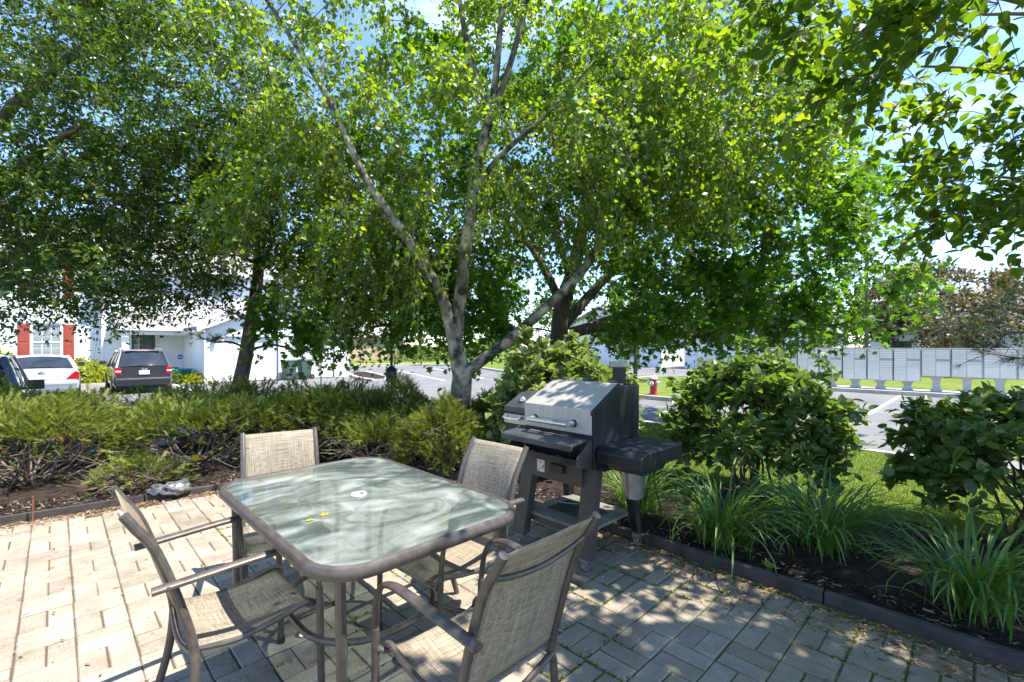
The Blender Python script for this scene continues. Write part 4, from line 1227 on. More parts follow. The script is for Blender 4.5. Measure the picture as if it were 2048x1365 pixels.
# ---- cars
M_TYRE = mat('tyre', (0.02, 0.02, 0.02), (0.03, 0.03, 0.03), rough=0.85)
M_RIM = mat('alloy', (0.5, 0.5, 0.5), (0.4, 0.4, 0.4), rough=0.3, metal=0.9)
M_CARGLASS = mat('car_glass', (0.012, 0.015, 0.018), (0.03, 0.034, 0.036), scale=2, rough=0.03, spec=0.9)
M_TAIL = mat('tail_lamp', (0.42, 0.012, 0.015), (0.3, 0.01, 0.01), scale=20, rough=0.15, coat=0.8)
M_CHROME = mat('chrome', (0.7, 0.7, 0.7), (0.6, 0.6, 0.6), rough=0.15, metal=1.0)
M_PLATE = mat('number_plate', (0.72, 0.72, 0.72), (0.6, 0.62, 0.66), scale=30, rough=0.4)
M_LAMP = mat('clear_lamp', (0.62, 0.62, 0.6), (0.5, 0.5, 0.5), rough=0.1, coat=1.0)

def make_car(label, paint, L, Wc, belt, deck, roof, cab, roofx, wheel_r, wb, kind, name='parked_car'):
    """x across, y from the rear (0) to the nose (L). deck: list of (y, z) of the body's top line; cab: rear/front base y; roofx: rear/front roof y"""
    t = thing(name, label, 'car')
    h = Wc / 2
    # lower body: stations with rounded plan and section
    st = []
    ys = [0, 0.06, 0.2, 0.5, 1.0, 1.6, 2.2, 2.9, 3.5, L - 0.5, L - 0.2, L - 0.06, L]
    def topz(y):
        for (a, za), (b, zb) in zip(deck[:-1], deck[1:]):
            if a <= y <= b:
                return za + (zb - za) * (y - a) / (b - a)
        return deck[-1][1]
    rings = []
    for y in ys:
        e = min(y, L - y); f = 1.0
        if e < 0.5: f = 0.90 + 0.10 * math.sqrt(max(0, 1 - ((0.5 - e) / 0.5) ** 2))
        zt = topz(y); zb = 0.20 + (0.12 if e < 0.1 else 0)
        w = h * f
        rings.append([(-w * 0.90, y, zb), (-w * 0.985, y, 0.34), (-w, y, 0.58), (-w * 0.975, y, zt - 0.10), (-w * 0.90, y, zt - 0.012), (-w * 0.55, y, zt + 0.02), (0, y, zt + 0.03),
                      (w * 0.55, y, zt + 0.02), (w * 0.90, y, zt - 0.012), (w * 0.975, y, zt - 0.10), (w, y, 0.58), (w * 0.985, y, 0.34), (w * 0.90, y, zb)])
    m = MB(); k = len(rings[0])
    for r in rings: m.v += r
    for i in range(len(rings) - 1):
        for j in range(k - 1):
            m.f.append((i * k + j, i * k + j + 1, (i + 1) * k + j + 1, (i + 1) * k + j))
        m.f.append((i * k + k - 1, i * k, (i + 1) * k, (i + 1) * k + k - 1))
    m.f.append(tuple(range(k - 1, -1, -1))); m.f.append(tuple((len(rings) - 1) * k + j for j in range(k)))
    body = m.build('body', paint, t, smooth='auto')
    # greenhouse
    y0, y1 = cab; r0, r1 = roofx
    bw = h * 0.90; rw = h * 0.70
    zb0 = topz(y0) - 0.01; zb1 = topz(y1) - 0.01; zs = belt
    A = {'RL': Vector((-bw, y0, zb0)), 'RR': Vector((bw, y0, zb0)), 'FL': Vector((-bw, y1, zb1)), 'FR': Vector((bw, y1, zb1)),
         'rl': Vector((-rw, r0, roof - 0.03)), 'rr': Vector((rw, r0, roof - 0.03)), 'fl': Vector((-rw, r1, roof - 0.03)), 'fr': Vector((rw, r1, roof - 0.03))}
    def pane(name, a, b, c, d, bow):
        """curved glass over the quad a b c d (a-b bottom, d-c top), bulging outwards"""
        nrm = (b - a).cross(d - a).normalized()
        mid = (A['RL'] + A['FR']) / 2
        if (a - mid).dot(nrm) < 0: nrm = -nrm
        g = MB()
        g.grid(lambda s, q: (a.lerp(b, s)).lerp(d.lerp(c, s), q) + nrm * (bow * (1 - (2 * s - 1) ** 2) + 0.02 * (1 - (2 * q - 1) ** 2)), 8, 6)
        return g.build(name, M_CARGLASS, t, smooth=True)
    def inset(a, b, c, d, e=0.06):
        q = (a + b + c + d) / 4
        return [p + (q - p) * e for p in (a, b, c, d)]
    pane('rear_window', *inset(A['RL'], A['RR'], A['rr'], A['rl'], 0.08), 0.06)
    pane('windscreen', *inset(A['FL'], A['FR'], A['fr'], A['fl'], 0.06), 0.06)
    for s, (a, b, c, d) in enumerate(((A['RL'], A['FL'], A['fl'], A['rl']), (A['RR'], A['FR'], A['fr'], A['rr']))):
        mid0 = a.lerp(b, 0.52); mid1 = d.lerp(c, 0.5)
        pane('side_window', *inset(a, mid0, mid1, d, 0.08), 0.02); pane('side_window', *inset(mid0, b, c, mid1, 0.08), 0.02)
        MB().tube([mid0, mid1], 0.035, 6).build('pillar', paint, t, smooth='auto')
    for p, q in (('RL', 'rl'), ('RR', 'rr'), ('FL', 'fl'), ('FR', 'fr')):
        MB().tube([A[p] + Vector((0, 0, -0.03)), A[p].lerp(A[q], 0.5) + (A[q] - A[p]).cross(Vector((1, 0, 0))).normalized() * 0.0, A[q]], [0.075, 0.06, 0.05], 8).build('pillar', paint, t, smooth='auto')
    rfm = MB()
    def rfn(s, q):
        x = (2 * s - 1)
        return (x * (rw + 0.035), r0 - 0.04 + (r1 - r0 + 0.08) * q, roof + 0.035 * (1 - x * x) - 0.05 * (2 * q - 1) ** 2 - 0.03 * abs(x) ** 6)
    rfm.grid(rfn, 10, 10); rfm.build('roof', paint, t, smooth=True, solid=0.03)
    cabin = MB()      # dark interior
    cabin.hexa([A['RL'] * 0.98 + Vector((0, 0.1, -0.1)), A['FL'] * 0.98 + Vector((0, -0.1, -0.1)), A['FR'] * 0.98 + Vector((0, -0.1, -0.1)), A['RR'] * 0.98 + Vector((0, 0.1, -0.1)),
                A['rl'] * 0.96 + Vector((0, 0.15, 0)), A['fl'] * 0.96 + Vector((0, -0.1, 0)), A['fr'] * 0.96 + Vector((0, -0.1, 0)), A['rr'] * 0.96 + Vector((0, 0.15, 0))])
    cabin.build('cabin', M_BLACK, t)
    for (y, s) in ((0.78 if kind != 'suv' else 0.82, -1), (0.78 if kind != 'suv' else 0.82, 1), (0.8 + wb, -1), (0.8 + wb, 1)):
        Mx = Matrix.Translation((s * (h - 0.10), y, wheel_r)) @ Matrix.Rotation(R(90), 4, 'Y')
        wo = MB().lathe([(wheel_r * 0.62, -0.11), (wheel_r * 0.95, -0.11), (wheel_r, -0.07), (wheel_r, 0.07), (wheel_r * 0.95, 0.115), (wheel_r * 0.62, 0.115)], 24, Mx).build('wheel', M_TYRE, t, smooth='auto')
        MB().lathe([(wheel_r * 0.6, -0.112), (wheel_r * 0.6, 0.112)], 20, Mx).build('rim', M_RIM, wo, smooth='auto')
    for s in (-1, 1):
        yb = y1 - 0.28
        mo = MB(); mo.box(s * (h + 0.02) if s > 0 else -(h + 0.22), (h + 0.22) if s > 0 else -(h + 0.02), yb, yb + 0.1, belt + 0.02, belt + 0.18)
        mo.box(min(s * h * 0.9, s * (h + 0.05)), max(s * h * 0.9, s * (h + 0.05)), yb + 0.03, yb + 0.08, belt + 0.02, belt + 0.06)
        mo.build('mirror', M_BLACK, t, bevel=0.045, seg=4)
    return t, body, A, h

def rear_fittings(t, h, z_lamp0, z_lamp1, lamp_in, plate_z, emblem_z, bump_z, paint2, wedge=False):
    for s in (-1, 1):
        m = MB()
        a, b = s * h * lamp_in, s * h * 0.955
        x0, x1 = min(a, b), max(a, b)
        if wedge:                                   # low inner corner, tall outer corner
            xi, xo, xt = a - s * 0.06, b + s * 0.006, b - s * 0.10
            q = [(xi, z_lamp0), (xo, z_lamp0), (xo, z_lamp1 - 0.05), (xt, z_lamp1)]
            m.hexa([(x, -0.03, z) for x, z in q] + [(x, 0.2, z) for x, z in q])
        else:
            m.box(x0, x1, -0.02, 0.16, z_lamp0, z_lamp1)
        lo = m.build('tail_light', M_TAIL, t, bevel=0.02, seg=3)
        if wedge:
            continue
        MB().box(x0 + 0.02, x1 - 0.015, -0.032, 0.0, z_lamp0 + (z_lamp1 - z_lamp0) * 0.36, z_lamp0 + (z_lamp1 - z_lamp0) * 0.58).build('reversing_light', M_LAMP, lo, bevel=0.008)
    MB().box(-0.16, 0.16, -0.025, 0.0, plate_z - 0.075, plate_z + 0.075).build('number_plate', M_PLATE, t, bevel=0.004)
    MB().lathe([(0.0, 0), (0.055, 0.0), (0.06, 0.012), (0.0, 0.018)], 16, Matrix.Translation((0, -0.008, emblem_z)) @ Matrix.Rotation(R(90), 4, 'X') @ Matrix.Scale(1.5, 4, (1, 0, 0))).build('emblem', M_CHROME, t, smooth='auto')
    m = MB(); m.box(-h * 0.93, h * 0.93, -0.07, 0.18, bump_z - 0.14, bump_z); m.build('rear_bumper', paint2, t, bevel=0.05, seg=3)

M_PGREY = mat('paint_dark_grey', (0.035, 0.037, 0.045), (0.045, 0.047, 0.055), scale=2, rough=0.28, coat=1.0, metal=0.3)
M_PWHITE = mat('paint_silver_white', (0.66, 0.67, 0.67), (0.62, 0.63, 0.63), scale=2, rough=0.3, coat=1.0)
M_PBLUE = mat('paint_steel_blue', (0.05, 0.085, 0.15), (0.06, 0.10, 0.17), scale=2, rough=0.28, coat=1.0, metal=0.35)
t, b_, A, h = make_car('dark grey hatchback crossover with roof rails parked before the porch', M_PGREY, 4.55, 1.80, 1.02,
                       [(0, 0.98), (0.1, 1.0), (0.5, 1.0), (3.2, 1.0), (3.35, 0.98), (4.3, 0.85), (4.55, 0.62)], 1.62, (0.10, 3.25), (0.62, 2.35), 0.34, 2.62, 'suv')
rear_fittings(t, h, 0.72, 1.0, 0.74, 0.80, 0.93, 0.60, M_PGREY)
for s in (-1, 1):
    MB().tube(smooth_path([(s * 0.58, 0.66, 1.60), (s * 0.585, 0.74, 1.67), (s * 0.585, 1.5, 1.69), (s * 0.575, 2.2, 1.66), (s * 0.57, 2.32, 1.60)], 4), 0.02, 8).build('roof_rail', M_CHROME, t, smooth='auto')
MB().box(-0.52, 0.52, 0.50, 0.66, 1.585, 1.615).build('spoiler', M_PGREY, t, bevel=0.012)
MB().box(-0.22, 0.22, 0.485, 0.50, 1.588, 1.608).build('brake_light', M_TAIL, t)
MB().box(-0.02, 0.42, 0.06, 0.09, 1.03, 1.05).build('wiper', M_BLACK, t)
MB().box(-0.72, 0.72, -0.085, -0.06, 0.545, 0.585).build('bumper_strip', M_CHROME, t)
t.location = W(2.38, 22.3, LOT + 0.006); t.rotation_euler = (0, 0, TH)

t, b_, A, h = make_car('silver white saloon car with red tail lamp parked facing the shutters', M_PWHITE, 5.3, 1.96, 0.98,
                       [(0, 0.90), (0.08, 0.96), (0.5, 0.985), (1.2, 0.985), (3.4, 0.97), (3.6, 0.95), (5.0, 0.78), (5.3, 0.6)], 1.42, (1.02, 3.75), (1.72, 2.95), 0.335, 2.9, 'sedan')
rear_fittings(t, h, 0.64, 0.93, 0.66, 0.74, 0.86, 0.60, M_PWHITE, True)
for s in (-1, 1):
    MB().lathe([(0.0, 0), (0.09, 0.02), (0.10, 0.12), (0.06, 0.2), (0, 0.22)], 12, Matrix.Translation((s * 0.38, 2.0, 1.0)) @ Matrix.Scale(1.5, 4, (1, 0, 0))).build('headrest', mat('seat_grey', (0.16, 0.17, 0.17), rough=0.8), t, smooth='auto')
MB().box(-0.9, 0.9, -0.078, -0.06, 0.545, 0.575).build('bumper_strip', M_TRIM, t)
t.location = W(-0.36, 22.4, LOT + 0.006); t.rotation_euler = (0, 0, TH)

t, b_, A, h = make_car('steel blue sport utility car with black mirrors nosed up to the junipers', M_PBLUE, 4.5, 1.84, 1.05,
                       [(0, 1.0), (0.1, 1.03), (0.5, 1.04), (3.0, 1.04), (3.2, 1.02), (4.2, 0.93), (4.5, 0.68)], 1.62, (0.12, 3.2), (0.45, 2.55), 0.36, 2.6, 'suv')
for s in (-1, 1):
    MB().box(min(s * 0.58, s * 0.86), max(s * 0.58, s * 0.86), 4.34, 4.5, 0.70, 0.86).build('headlight', M_LAMP, t, bevel=0.03, seg=3)
MB().box(-0.5, 0.5, 4.44, 4.52, 0.66, 0.82).build('grille', M_BLACK, t, bevel=0.02)
t.location = W(-1.28, 14.25, LOT + 0.006); t.rotation_euler = (0, 0, TH + R(180))

# ---- wheelie bins
M_BIN = mat('bin_green', (0.045, 0.085, 0.075), (0.06, 0.10, 0.09), scale=6, rough=0.5)
def make_bin(m_):
    t = thing('wheelie_bin', 'x', 'bin')
    b = MB(); b.hexa([(-0.22, -0.24, 0.05), (0.22, -0.24, 0.05), (0.22, 0.22, 0.05), (-0.22, 0.22, 0.05), (-0.29, -0.33, 1.0), (0.29, -0.33, 1.0), (0.29, 0.31, 1.0), (-0.29, 0.31, 1.0)])
    b.build('bin_body', m_, t, bevel=0.03, seg=3)
    l = MB(); l.hexa([(-0.31, -0.36, 1.0), (0.31, -0.36, 1.0), (0.31, 0.35, 1.0), (-0.31, 0.35, 1.0), (-0.28, -0.3, 1.07), (0.28, -0.3, 1.07), (0.28, 0.33, 1.09), (-0.28, 0.33, 1.09)])
    l.build('bin_lid', m_, t, bevel=0.015)
    MB().tube([(-0.26, 0.40, 1.0), (0.26, 0.40, 1.0)], 0.018, 8).build('bin_handle', M_BLACK, t, smooth='auto')
    for s in (-1, 1):
        Mx = Matrix.Translation((s * 0.27, 0.26, 0.14)) @ Matrix.Rotation(R(90), 4, 'Y')
        w = MB().lathe([(0.10, -0.03), (0.14, -0.03), (0.14, 0.03), (0.10, 0.03)], 18, Mx).build('wheel', M_TYRE, t, smooth='auto')
        hb_ = MB().lathe([(0.025, -0.034), (0.025, 0.034)], 10, Mx)
        for k in range(6):
            a = k * math.pi / 3
            hb_.tube([Mx @ Vector((0, 0, 0)), Mx @ Vector((0.1 * math.cos(a), 0.1 * math.sin(a), 0))], 0.012, 6)
        hb_.build('spokes', M_RIM, w)
    return t
b0 = make_bin(M_BIN); b0['label'] = 'dark green wheelie bin at the garage, its full side clear'; b0['group'] = 'wheelie bins'
b0.location = W(8.78, 25.75, LOT + 0.004); b0.rotation_euler = (0, 0, TH + R(-80))
b1 = copy_tree(b0); b1['label'] = 'dark green wheelie bin half hidden behind its twin at the garage'
b1.location = W(9.62, 25.85, LOT + 0.004); b1.rotation_euler = (0, 0, TH + R(-84))
b2 = copy_tree(b0); b2['label'] = 'far dark green bin on the lot behind the young tree'
p = P(1290, 728, 46); b2.location = (p.x, p.y, LOT + 0.004); b2.rotation_euler = (0, 0, TH)

# ---- cluster mailboxes
M_MAIL = mat('mail_grey', (0.52, 0.50, 0.46), (0.46, 0.44, 0.40), scale=3, rough=0.45)
M_MAILD = mat('mail_door', (0.80, 0.77, 0.70), (0.72, 0.69, 0.63), scale=3, rough=0.42, objrand=0.04)
M_MAILSLOT = mat('mail_slot', (0.25, 0.25, 0.26), rough=0.5)
def make_mail(short):
    t = thing('cluster_mailbox', 'x', 'mailbox', group='row of cluster mailboxes')
    z0 = 0.55 if short else 0.33
    MB().box(-0.385, 0.385, -0.21, 0.21, z0, 1.55).build('cabinet', M_MAIL, t, bevel=0.008)
    MB().box(-0.395, 0.395, -0.235, 0.22, 1.552, 1.575).build('cap', M_MAIL, t, bevel=0.006)
    pd = MB()
    for (z, w) in ((0.0, 0.15), (0.06, 0.15), (0.13, 0.115), (z0 - 0.10, 0.115), (z0, 0.17)):
        pass
    zs = [(0.0, 0.16), (0.05, 0.155), (0.12, 0.11), (z0 - 0.12, 0.11), (z0 - 0.002, 0.19)]
    for (za, wa), (zb, wb_) in zip(zs[:-1], zs[1:]):
        pd.hexa([(-wa, -wa * 0.8, za), (wa, -wa * 0.8, za), (wa, wa * 0.8, za), (-wa, wa * 0.8, za), (-wb_, -wb_ * 0.8, zb), (wb_, -wb_ * 0.8, zb), (wb_, wb_ * 0.8, zb), (-wb_, wb_ * 0.8, zb)])
    pd.build('pedestal', M_MAIL, t)
    n = 7 if short else 9
    top = 1.535; dh = 0.0865
    big = (top - n * dh) - (z0 + 0.02)
    for s in (0, 1):
        x0 = -0.372 + s * 0.375; x1 = x0 + 0.36
        rows_ = n - s
        for k in range(rows_):
            z = top - (k + 1) * dh
            if s == 1 and k == 4:
                MB().box(x0, x1, -0.216, -0.211, z + 0.004, z + dh - 0.006).build('outgoing_slot', mat('mail_slot_pale', (0.42, 0.43, 0.45), rough=0.5), t)
                continue
            d = link('mailbox_door', ME_DOOR, t); d.location = ((x0 + x1) / 2, -0.214, z + dh / 2)
        zb = top - rows_ * dh
        MB().box(x0 + 0.004, x1 - 0.004, -0.2185, -0.2105, z0 + 0.02, zb - 0.008).build('parcel_door', M_MAILD, t)
    return t
dm = MB(); dm.box(-0.176, 0.176, -0.008, 0.003, -0.0375, 0.0345)
ME_DOOR = dm.mesh('mailbox_door', M_MAILD)
lk = MB().box(0, 0, 0, 0, 0, 0)
mlong = make_mail(False); mshort = make_mail(True)
ords = ['first', 'second', 'third', 'fourth', 'fifth', 'sixth', 'seventh', 'eighth', 'ninth', 'tenth', 'eleventh']
kk = 0
for i in range(11):
    v = 6.9 - i * 0.80
    short = i >= 7
    src = mshort if short else mlong
    first = (i == 0) or (i == 7)
    o = src if first else copy_tree(src)
    o.location = W(22.9, v, LOT + 0.145); o.rotation_euler = (0, 0, TH - R(90))
    kindw = 'short low-door grey cluster mailbox' if short else 'tall grey cluster mailbox'
    o['label'] = '%s, %s in the row counted from the fire hydrant' % (kindw, ords[i])

# ---- fire hydrant
M_HRED = mat('hydrant_red', (0.45, 0.025, 0.03), (0.36, 0.02, 0.025), scale=12, rough=0.45)
M_HSIL = mat('hydrant_silver', (0.55, 0.55, 0.54), (0.42, 0.42, 0.42), scale=12, rough=0.5)
hyd = thing('fire_hydrant', 'red fire hydrant with silver cap on the lawn island', 'hydrant', W(14.72, 8.06, LOT + 0.118), TH)
MB().lathe([(0.17, 0), (0.17, 0.03), (0.125, 0.04), (0.115, 0.08), (0.115, 0.50), (0.15, 0.51), (0.15, 0.545)], 20).build('barrel', M_HRED, hyd, smooth='auto')
MB().lathe([(0.145, 0.548), (0.13, 0.60), (0.08, 0.66), (0.04, 0.68), (0.035, 0.735), (0.0, 0.74)], 20).build('bonnet', M_HSIL, hyd, smooth='auto')
for (a, r, z) in ((180, 0.085, 0.40), (90, 0.06, 0.42), (-90, 0.06, 0.42)):
    Mx = Matrix.Rotation(R(a), 4, 'Z') @ Matrix.Translation((0.10, 0, z)) @ Matrix.Rotation(R(90), 4, 'Y')
    MB().lathe([(r * 0.8, 0), (r, 0.04), (r, 0.10), (r * 0.4, 0.11), (r * 0.35, 0.14)], 14, Mx).build('outlet_cap', M_HSIL, hyd, smooth='auto')

# ---- stop sign
p = P(1245, 727, 27.5)
stop = thing('stop_sign', 'red octagonal stop sign on a grey post beyond the island', 'sign', (p.x, p.y, LOT), R(-13))
MB().box(-0.03, 0.03, -0.02, 0.02, 0, 1.95).build('post', mat('post_grey', (0.22, 0.23, 0.22), rough=0.6, metal=0.4), stop)
oc = [(0.31 * math.cos(R(22.5 + 45 * k)) / math.cos(R(22.5)), 0.31 * math.sin(R(22.5 + 45 * k)) / math.cos(R(22.5))) for k in range(8)]
def octo(s, y0, y1):
    m = MB(); n = 8
    m.v = [(x * s, y0, 1.62 + z * s) for x, z in oc] + [(x * s, y1, 1.62 + z * s) for x, z in oc]
    m.f = [tuple(range(n)), tuple(range(2 * n - 1, n - 1, -1))] + [(i, n + i, n + (i + 1) % n, (i + 1) % n) for i in range(n)]
    return m
octo(1.0, -0.03, -0.022).build('sign_border', M_TRIM, stop)
octo(0.93, -0.034, -0.0305).build('sign_face', mat('sign_red', (0.50, 0.015, 0.02), (0.44, 0.012, 0.018), rough=0.4), stop)
text_mesh('STOP', 0.25, M_TRIM, 'lettering', stop, (0, -0.037, 1.62), (R(90), 0, 0))

# ---- posts and lamps
M_POSTG = mat('dark_green_paint', (0.012, 0.035, 0.03), (0.018, 0.045, 0.038), scale=10, rough=0.5)
p = P(783, 800, 8.6)
uu, vv = to_uv(p.x, p.y)
bp_ = thing('bird_house_post', 'dark green gabled box on a post among the junipers', 'post', (p.x, p.y, bed_z(uu, vv) - 0.06), R(8))
zb_ = bp_.location.z
MB().box(-0.022, 0.022, -0.022, 0.022, 0, 1.75 - zb_).build('post', M_POSTG, bp_)
bx = MB()
z0_ = P(783, 762, 8.6).z - zb_; z1_ = P(783, 741, 8.6).z - zb_; z2_ = P(783, 732, 8.6).z - zb_
bx.box(-0.09, 0.09, -0.09, 0.09, z0_, z1_); bx.build('box', M_POSTG, bp_, bevel=0.004)
rfb = MB(); rfb.add([(-0.11, -0.11, z1_ + 0.002), (0.11, -0.11, z1_ + 0.002), (0.11, 0.11, z1_ + 0.002), (-0.11, 0.11, z1_ + 0.002), (-0.025, -0.025, z2_), (0.025, -0.025, z2_), (0.025, 0.025, z2_), (-0.025, 0.025, z2_)],
             [(0, 3, 2, 1), (4, 5, 6, 7), (0, 1, 5, 4), (1, 2, 6, 5), (2, 3, 7, 6), (3, 0, 4, 7)])
rfb.build('box_roof', M_POSTG, bp_)
MB().box(-0.105, 0.105, -0.105, 0.105, z0_ - 0.012, z0_ - 0.001).build('box_floor', M_POSTG, bp_)
p = P(642, 800, 8.4); uu, vv = to_uv(p.x, p.y)
st_ = thing('garden_pole', 'thin green metal pole with a hook rising from the junipers', 'pole', (p.x, p.y, bed_z(uu, vv) - 0.06))
MB().tube([(0, 0, 0), (0, 0, 1.9)], 0.011, 8).build('pole', mat('pole_green', (0.14, 0.19, 0.14), (0.1, 0.14, 0.1), rough=0.5), st_, smooth='auto')
MB().tube(smooth_path([(0, 0, 1.9), (0.05, 0, 2.05), (0.17, 0, 2.05), (0.2, 0, 1.93), (0.16, 0, 1.9)], 4), 0.009, 8).build('hook', mat('pole_green', (0, 0, 0)), st_, smooth='auto')
p = P(1038, 745, 31.5)
bl = thing('lamp_post', 'short dark lamp post on the sunlit lawn bank', 'lamp post', (p.x, p.y, LOT + 0.10))
MB().lathe([(0.10, 0), (0.10, 0.1), (0.075, 0.14), (0.075, 3.2)], 12).build('post', M_BLACK, bl, smooth='auto')
MB().box(0.05, 0.2, -0.07, 0.07, 1.25, 1.75).build('meter_box', M_BLACK, bl, bevel=0.01)
MB().lathe([(0.06, 3.2), (0.2, 3.35), (0.22, 3.6), (0.05, 3.75)], 12).build('lantern', mat('frosted', (0.5, 0.5, 0.48), rough=0.4), bl, smooth='auto')
p = P(1733, 700, 26)
lt = thing('light_pole', 'tall dark parking light pole behind the mailbox row', 'light pole', (p.x, p.y, LOT + 0.155), R(20))
MB().lathe([(0.22, 0), (0.22, 0.5), (0.11, 0.52), (0.085, 6.4)], 14).build('pole', mat('pole_bronze', (0.05, 0.045, 0.045), (0.07, 0.065, 0.06), rough=0.5), lt, smooth='auto')
MB().box(-0.9, 0.0, -0.06, 0.06, 6.28, 6.36).build('lamp_arm', M_BLACK, lt)
MB().box(-1.5, -0.85, -0.2, 0.2, 6.24, 6.4).build('lamp_head', M_BLACK, lt, bevel=0.03)

# ---- porch pots and alarm sign
tb = thing('planter_tub', 'round teal plastic tub beside the porch', 'tub', W(4.42, 28.3, LOT + 0.115))
MB().lathe([(0.36, 0), (0.42, 0.06), (0.50, 0.46), (0.55, 0.48), (0.55, 0.54), (0.48, 0.53), (0.44, 0.40), (0.0, 0.38)], 28).build('tub', mat('teal_plastic', (0.02, 0.28, 0.33), (0.03, 0.32, 0.36), rough=0.5), tb, smooth='auto')
MB().lathe([(0.44, 0.385), (0.2, 0.42), (0.0, 0.43)], 18).build('soil', M_MULCH, tb, smooth='auto')
tb = thing('flower_pot', 'black flower pot on the porch walk behind the teal tub', 'pot', W(4.15, 29.35, LOT + 0.115))
MB().lathe([(0.24, 0), (0.28, 0.04), (0.36, 0.50), (0.40, 0.51), (0.40, 0.57), (0.34, 0.56), (0.30, 0.45), (0, 0.44)], 24).build('pot', M_BLACK, tb, smooth='auto')
al = thing('alarm_sign', 'small blue octagonal yard sign with white lettering by the porch', 'sign', W(4.55, 29.0, LOT + 0.115), TH - R(8))
MB().box(-0.012, 0.012, 0, 0.012, 0, 1.22).build('stake', M_TRIM, al)
def octz(s, y0, y1, zc, r):
    m = MB(); n = 8; pts = [(r * s * math.cos(R(22.5 + 45 * k)), r * s * math.sin(R(22.5 + 45 * k))) for k in range(8)]
    m.v = [(x, y0, zc + z) for x, z in pts] + [(x, y1, zc + z) for x, z in pts]
    m.f = [tuple(range(n)), tuple(range(2 * n - 1, n - 1, -1))] + [(i, n + i, n + (i + 1) % n, (i + 1) % n) for i in range(n)]
    return m
octz(1.0, -0.012, -0.004, 1.12, 0.15).build('sign_border', M_TRIM, al)
octz(0.9, -0.016, -0.0125, 1.12, 0.15).build('sign_face', mat('sign_blue', (0.02, 0.06, 0.32), rough=0.4), al)
text_mesh('ADT', 0.115, M_TRIM, 'lettering', al, (0, -0.0185, 1.11), (R(90), 0, 0))

# ---- small things in the bed
def ground_pt(px, py, z):
    d = F_PX * (EYE - z) / (py - HY); return P(px, py, d)
p = ground_pt(381, 917, 0.28)
o = lobed_leaf(0.11).build('fallen_leaf', mat('yellow_leaf', (0.62, 0.42, 0.01), (0.5, 0.33, 0.01), scale=20, rough=0.6)); o.location = p; o.rotation_euler = (R(-55), R(15), 0.6)
tag(o, 'bright yellow leaf caught in the bare juniper twigs', 'leaf')
p = ground_pt(65, 1040, 0.02); uu, vv = to_uv(p.x, p.y)
tag(MB().tube([(0, 0, -0.12), (0.004, 0, 0.16)], 0.007, 8).build('rusty_stake', mat('rust', (0.22, 0.075, 0.035), (0.14, 0.05, 0.03), scale=60, rough=0.9), smooth='auto'), 'short rusty iron stake beside the juniper bed edging', 'stake').location = (p.x, p.y, 0.05)
rs = bpy.data.objects['rusty_stake']
M_CRUMP = mat('clear_plastic', (0.05, 0.05, 0.05), (0.17, 0.17, 0.165), scale=16, rough=0.14, spec=0.9)
for i, (px, py, s, lab) in enumerate(((318, 985, 0.085, 'small crumpled piece of clear plastic wrap by the edging'), (352, 982, 0.12, 'larger crumpled clear plastic bag by the edging'))):
    q = ground_pt(px, py, 0.06)
    bmx = bmesh.new(); bmesh.ops.create_icosphere(bmx, subdivisions=3, radius=s)
    r2 = random.Random(i + 3)
    ph = [(r2.uniform(8, 40), r2.uniform(8, 40), r2.uniform(8, 40), r2.uniform(0, 6)) for _ in range(8)]
    for v in bmx.verts:
        f = 1 + 0.24 * sum(abs(math.sin(v.co.x * a + v.co.y * b + v.co.z * c + d)) - 0.6 for a, b, c, d in ph) * 0.55
        v.co *= f; v.co.z *= 0.55
    me = bpy.data.meshes.new('plastic_scrap'); bmx.to_mesh(me); bmx.free(); me.materials.append(M_CRUMP)
    o = link('plastic_scrap', me); tag(o, lab, 'plastic bag'); o.location = (q.x, q.y, 0.085)
q = ground_pt(815, 935, 0.05)
sp_ = [(0.09 * (1 - k / 40) * math.cos(k * 0.42), 0.02 * math.sin(k * 0.3), 0.10 + 0.09 * (1 - k / 40) * math.sin(k * 0.42)) for k in range(34)]
o = MB().tube(sp_ + [(0.0, 0, 0.1)], 0.0035, 6).build('wire_scroll', mat('old_wire', (0.16, 0.14, 0.11), rough=0.6, metal=0.5), smooth='auto'); o.location = (q.x, q.y, 0.03)
tag(o, 'curled wire scroll standing in the mulch behind the table', 'wire')
# ============================================================ PLANTS
def unit(a):
    return a / np.maximum(np.linalg.norm(a, axis=-1, keepdims=True), 1e-9)

# leaf templates: (along, across, lift) points and triangles, unit length
T_DIAMOND = (np.array([[0, 0, 0], [0.42, 0.42, 0.10], [1, 0, -0.04], [0.42, -0.42, 0.10]]), np.array([[0, 1, 2], [0, 2, 3]]))
T_OVATE = (np.array([[0, 0, 0], [0.10, 0.18, 0.03], [0.30, 0.31, 0.06], [0.55, 0.29, 0.06], [0.80, 0.14, 0.0], [1, 0, -0.10], [0.80, -0.14, 0.0], [0.55, -0.29, 0.06], [0.30, -0.31, 0.06], [0.10, -0.18, 0.03], [0.45, 0, -0.02]]),
           np.array([[i, (i + 1) % 10, 10] for i in range(10)]))
T_OVATE_LOW = (np.array([[0, 0, 0], [0.3, 0.30, 0.05], [0.7, 0.22, 0.03], [1, 0, -0.08], [0.7, -0.22, 0.03], [0.3, -0.30, 0.05]]), np.array([[0, 1, 2], [0, 2, 3], [0, 3, 4], [0, 4, 5]]))
T_ELLIPSE = (np.array([[0, 0, 0], [0.5, 0.24, 0.07], [1, 0, -0.06], [0.5, -0.24, 0.07]]), np.array([[0, 1, 2], [0, 2, 3]]))
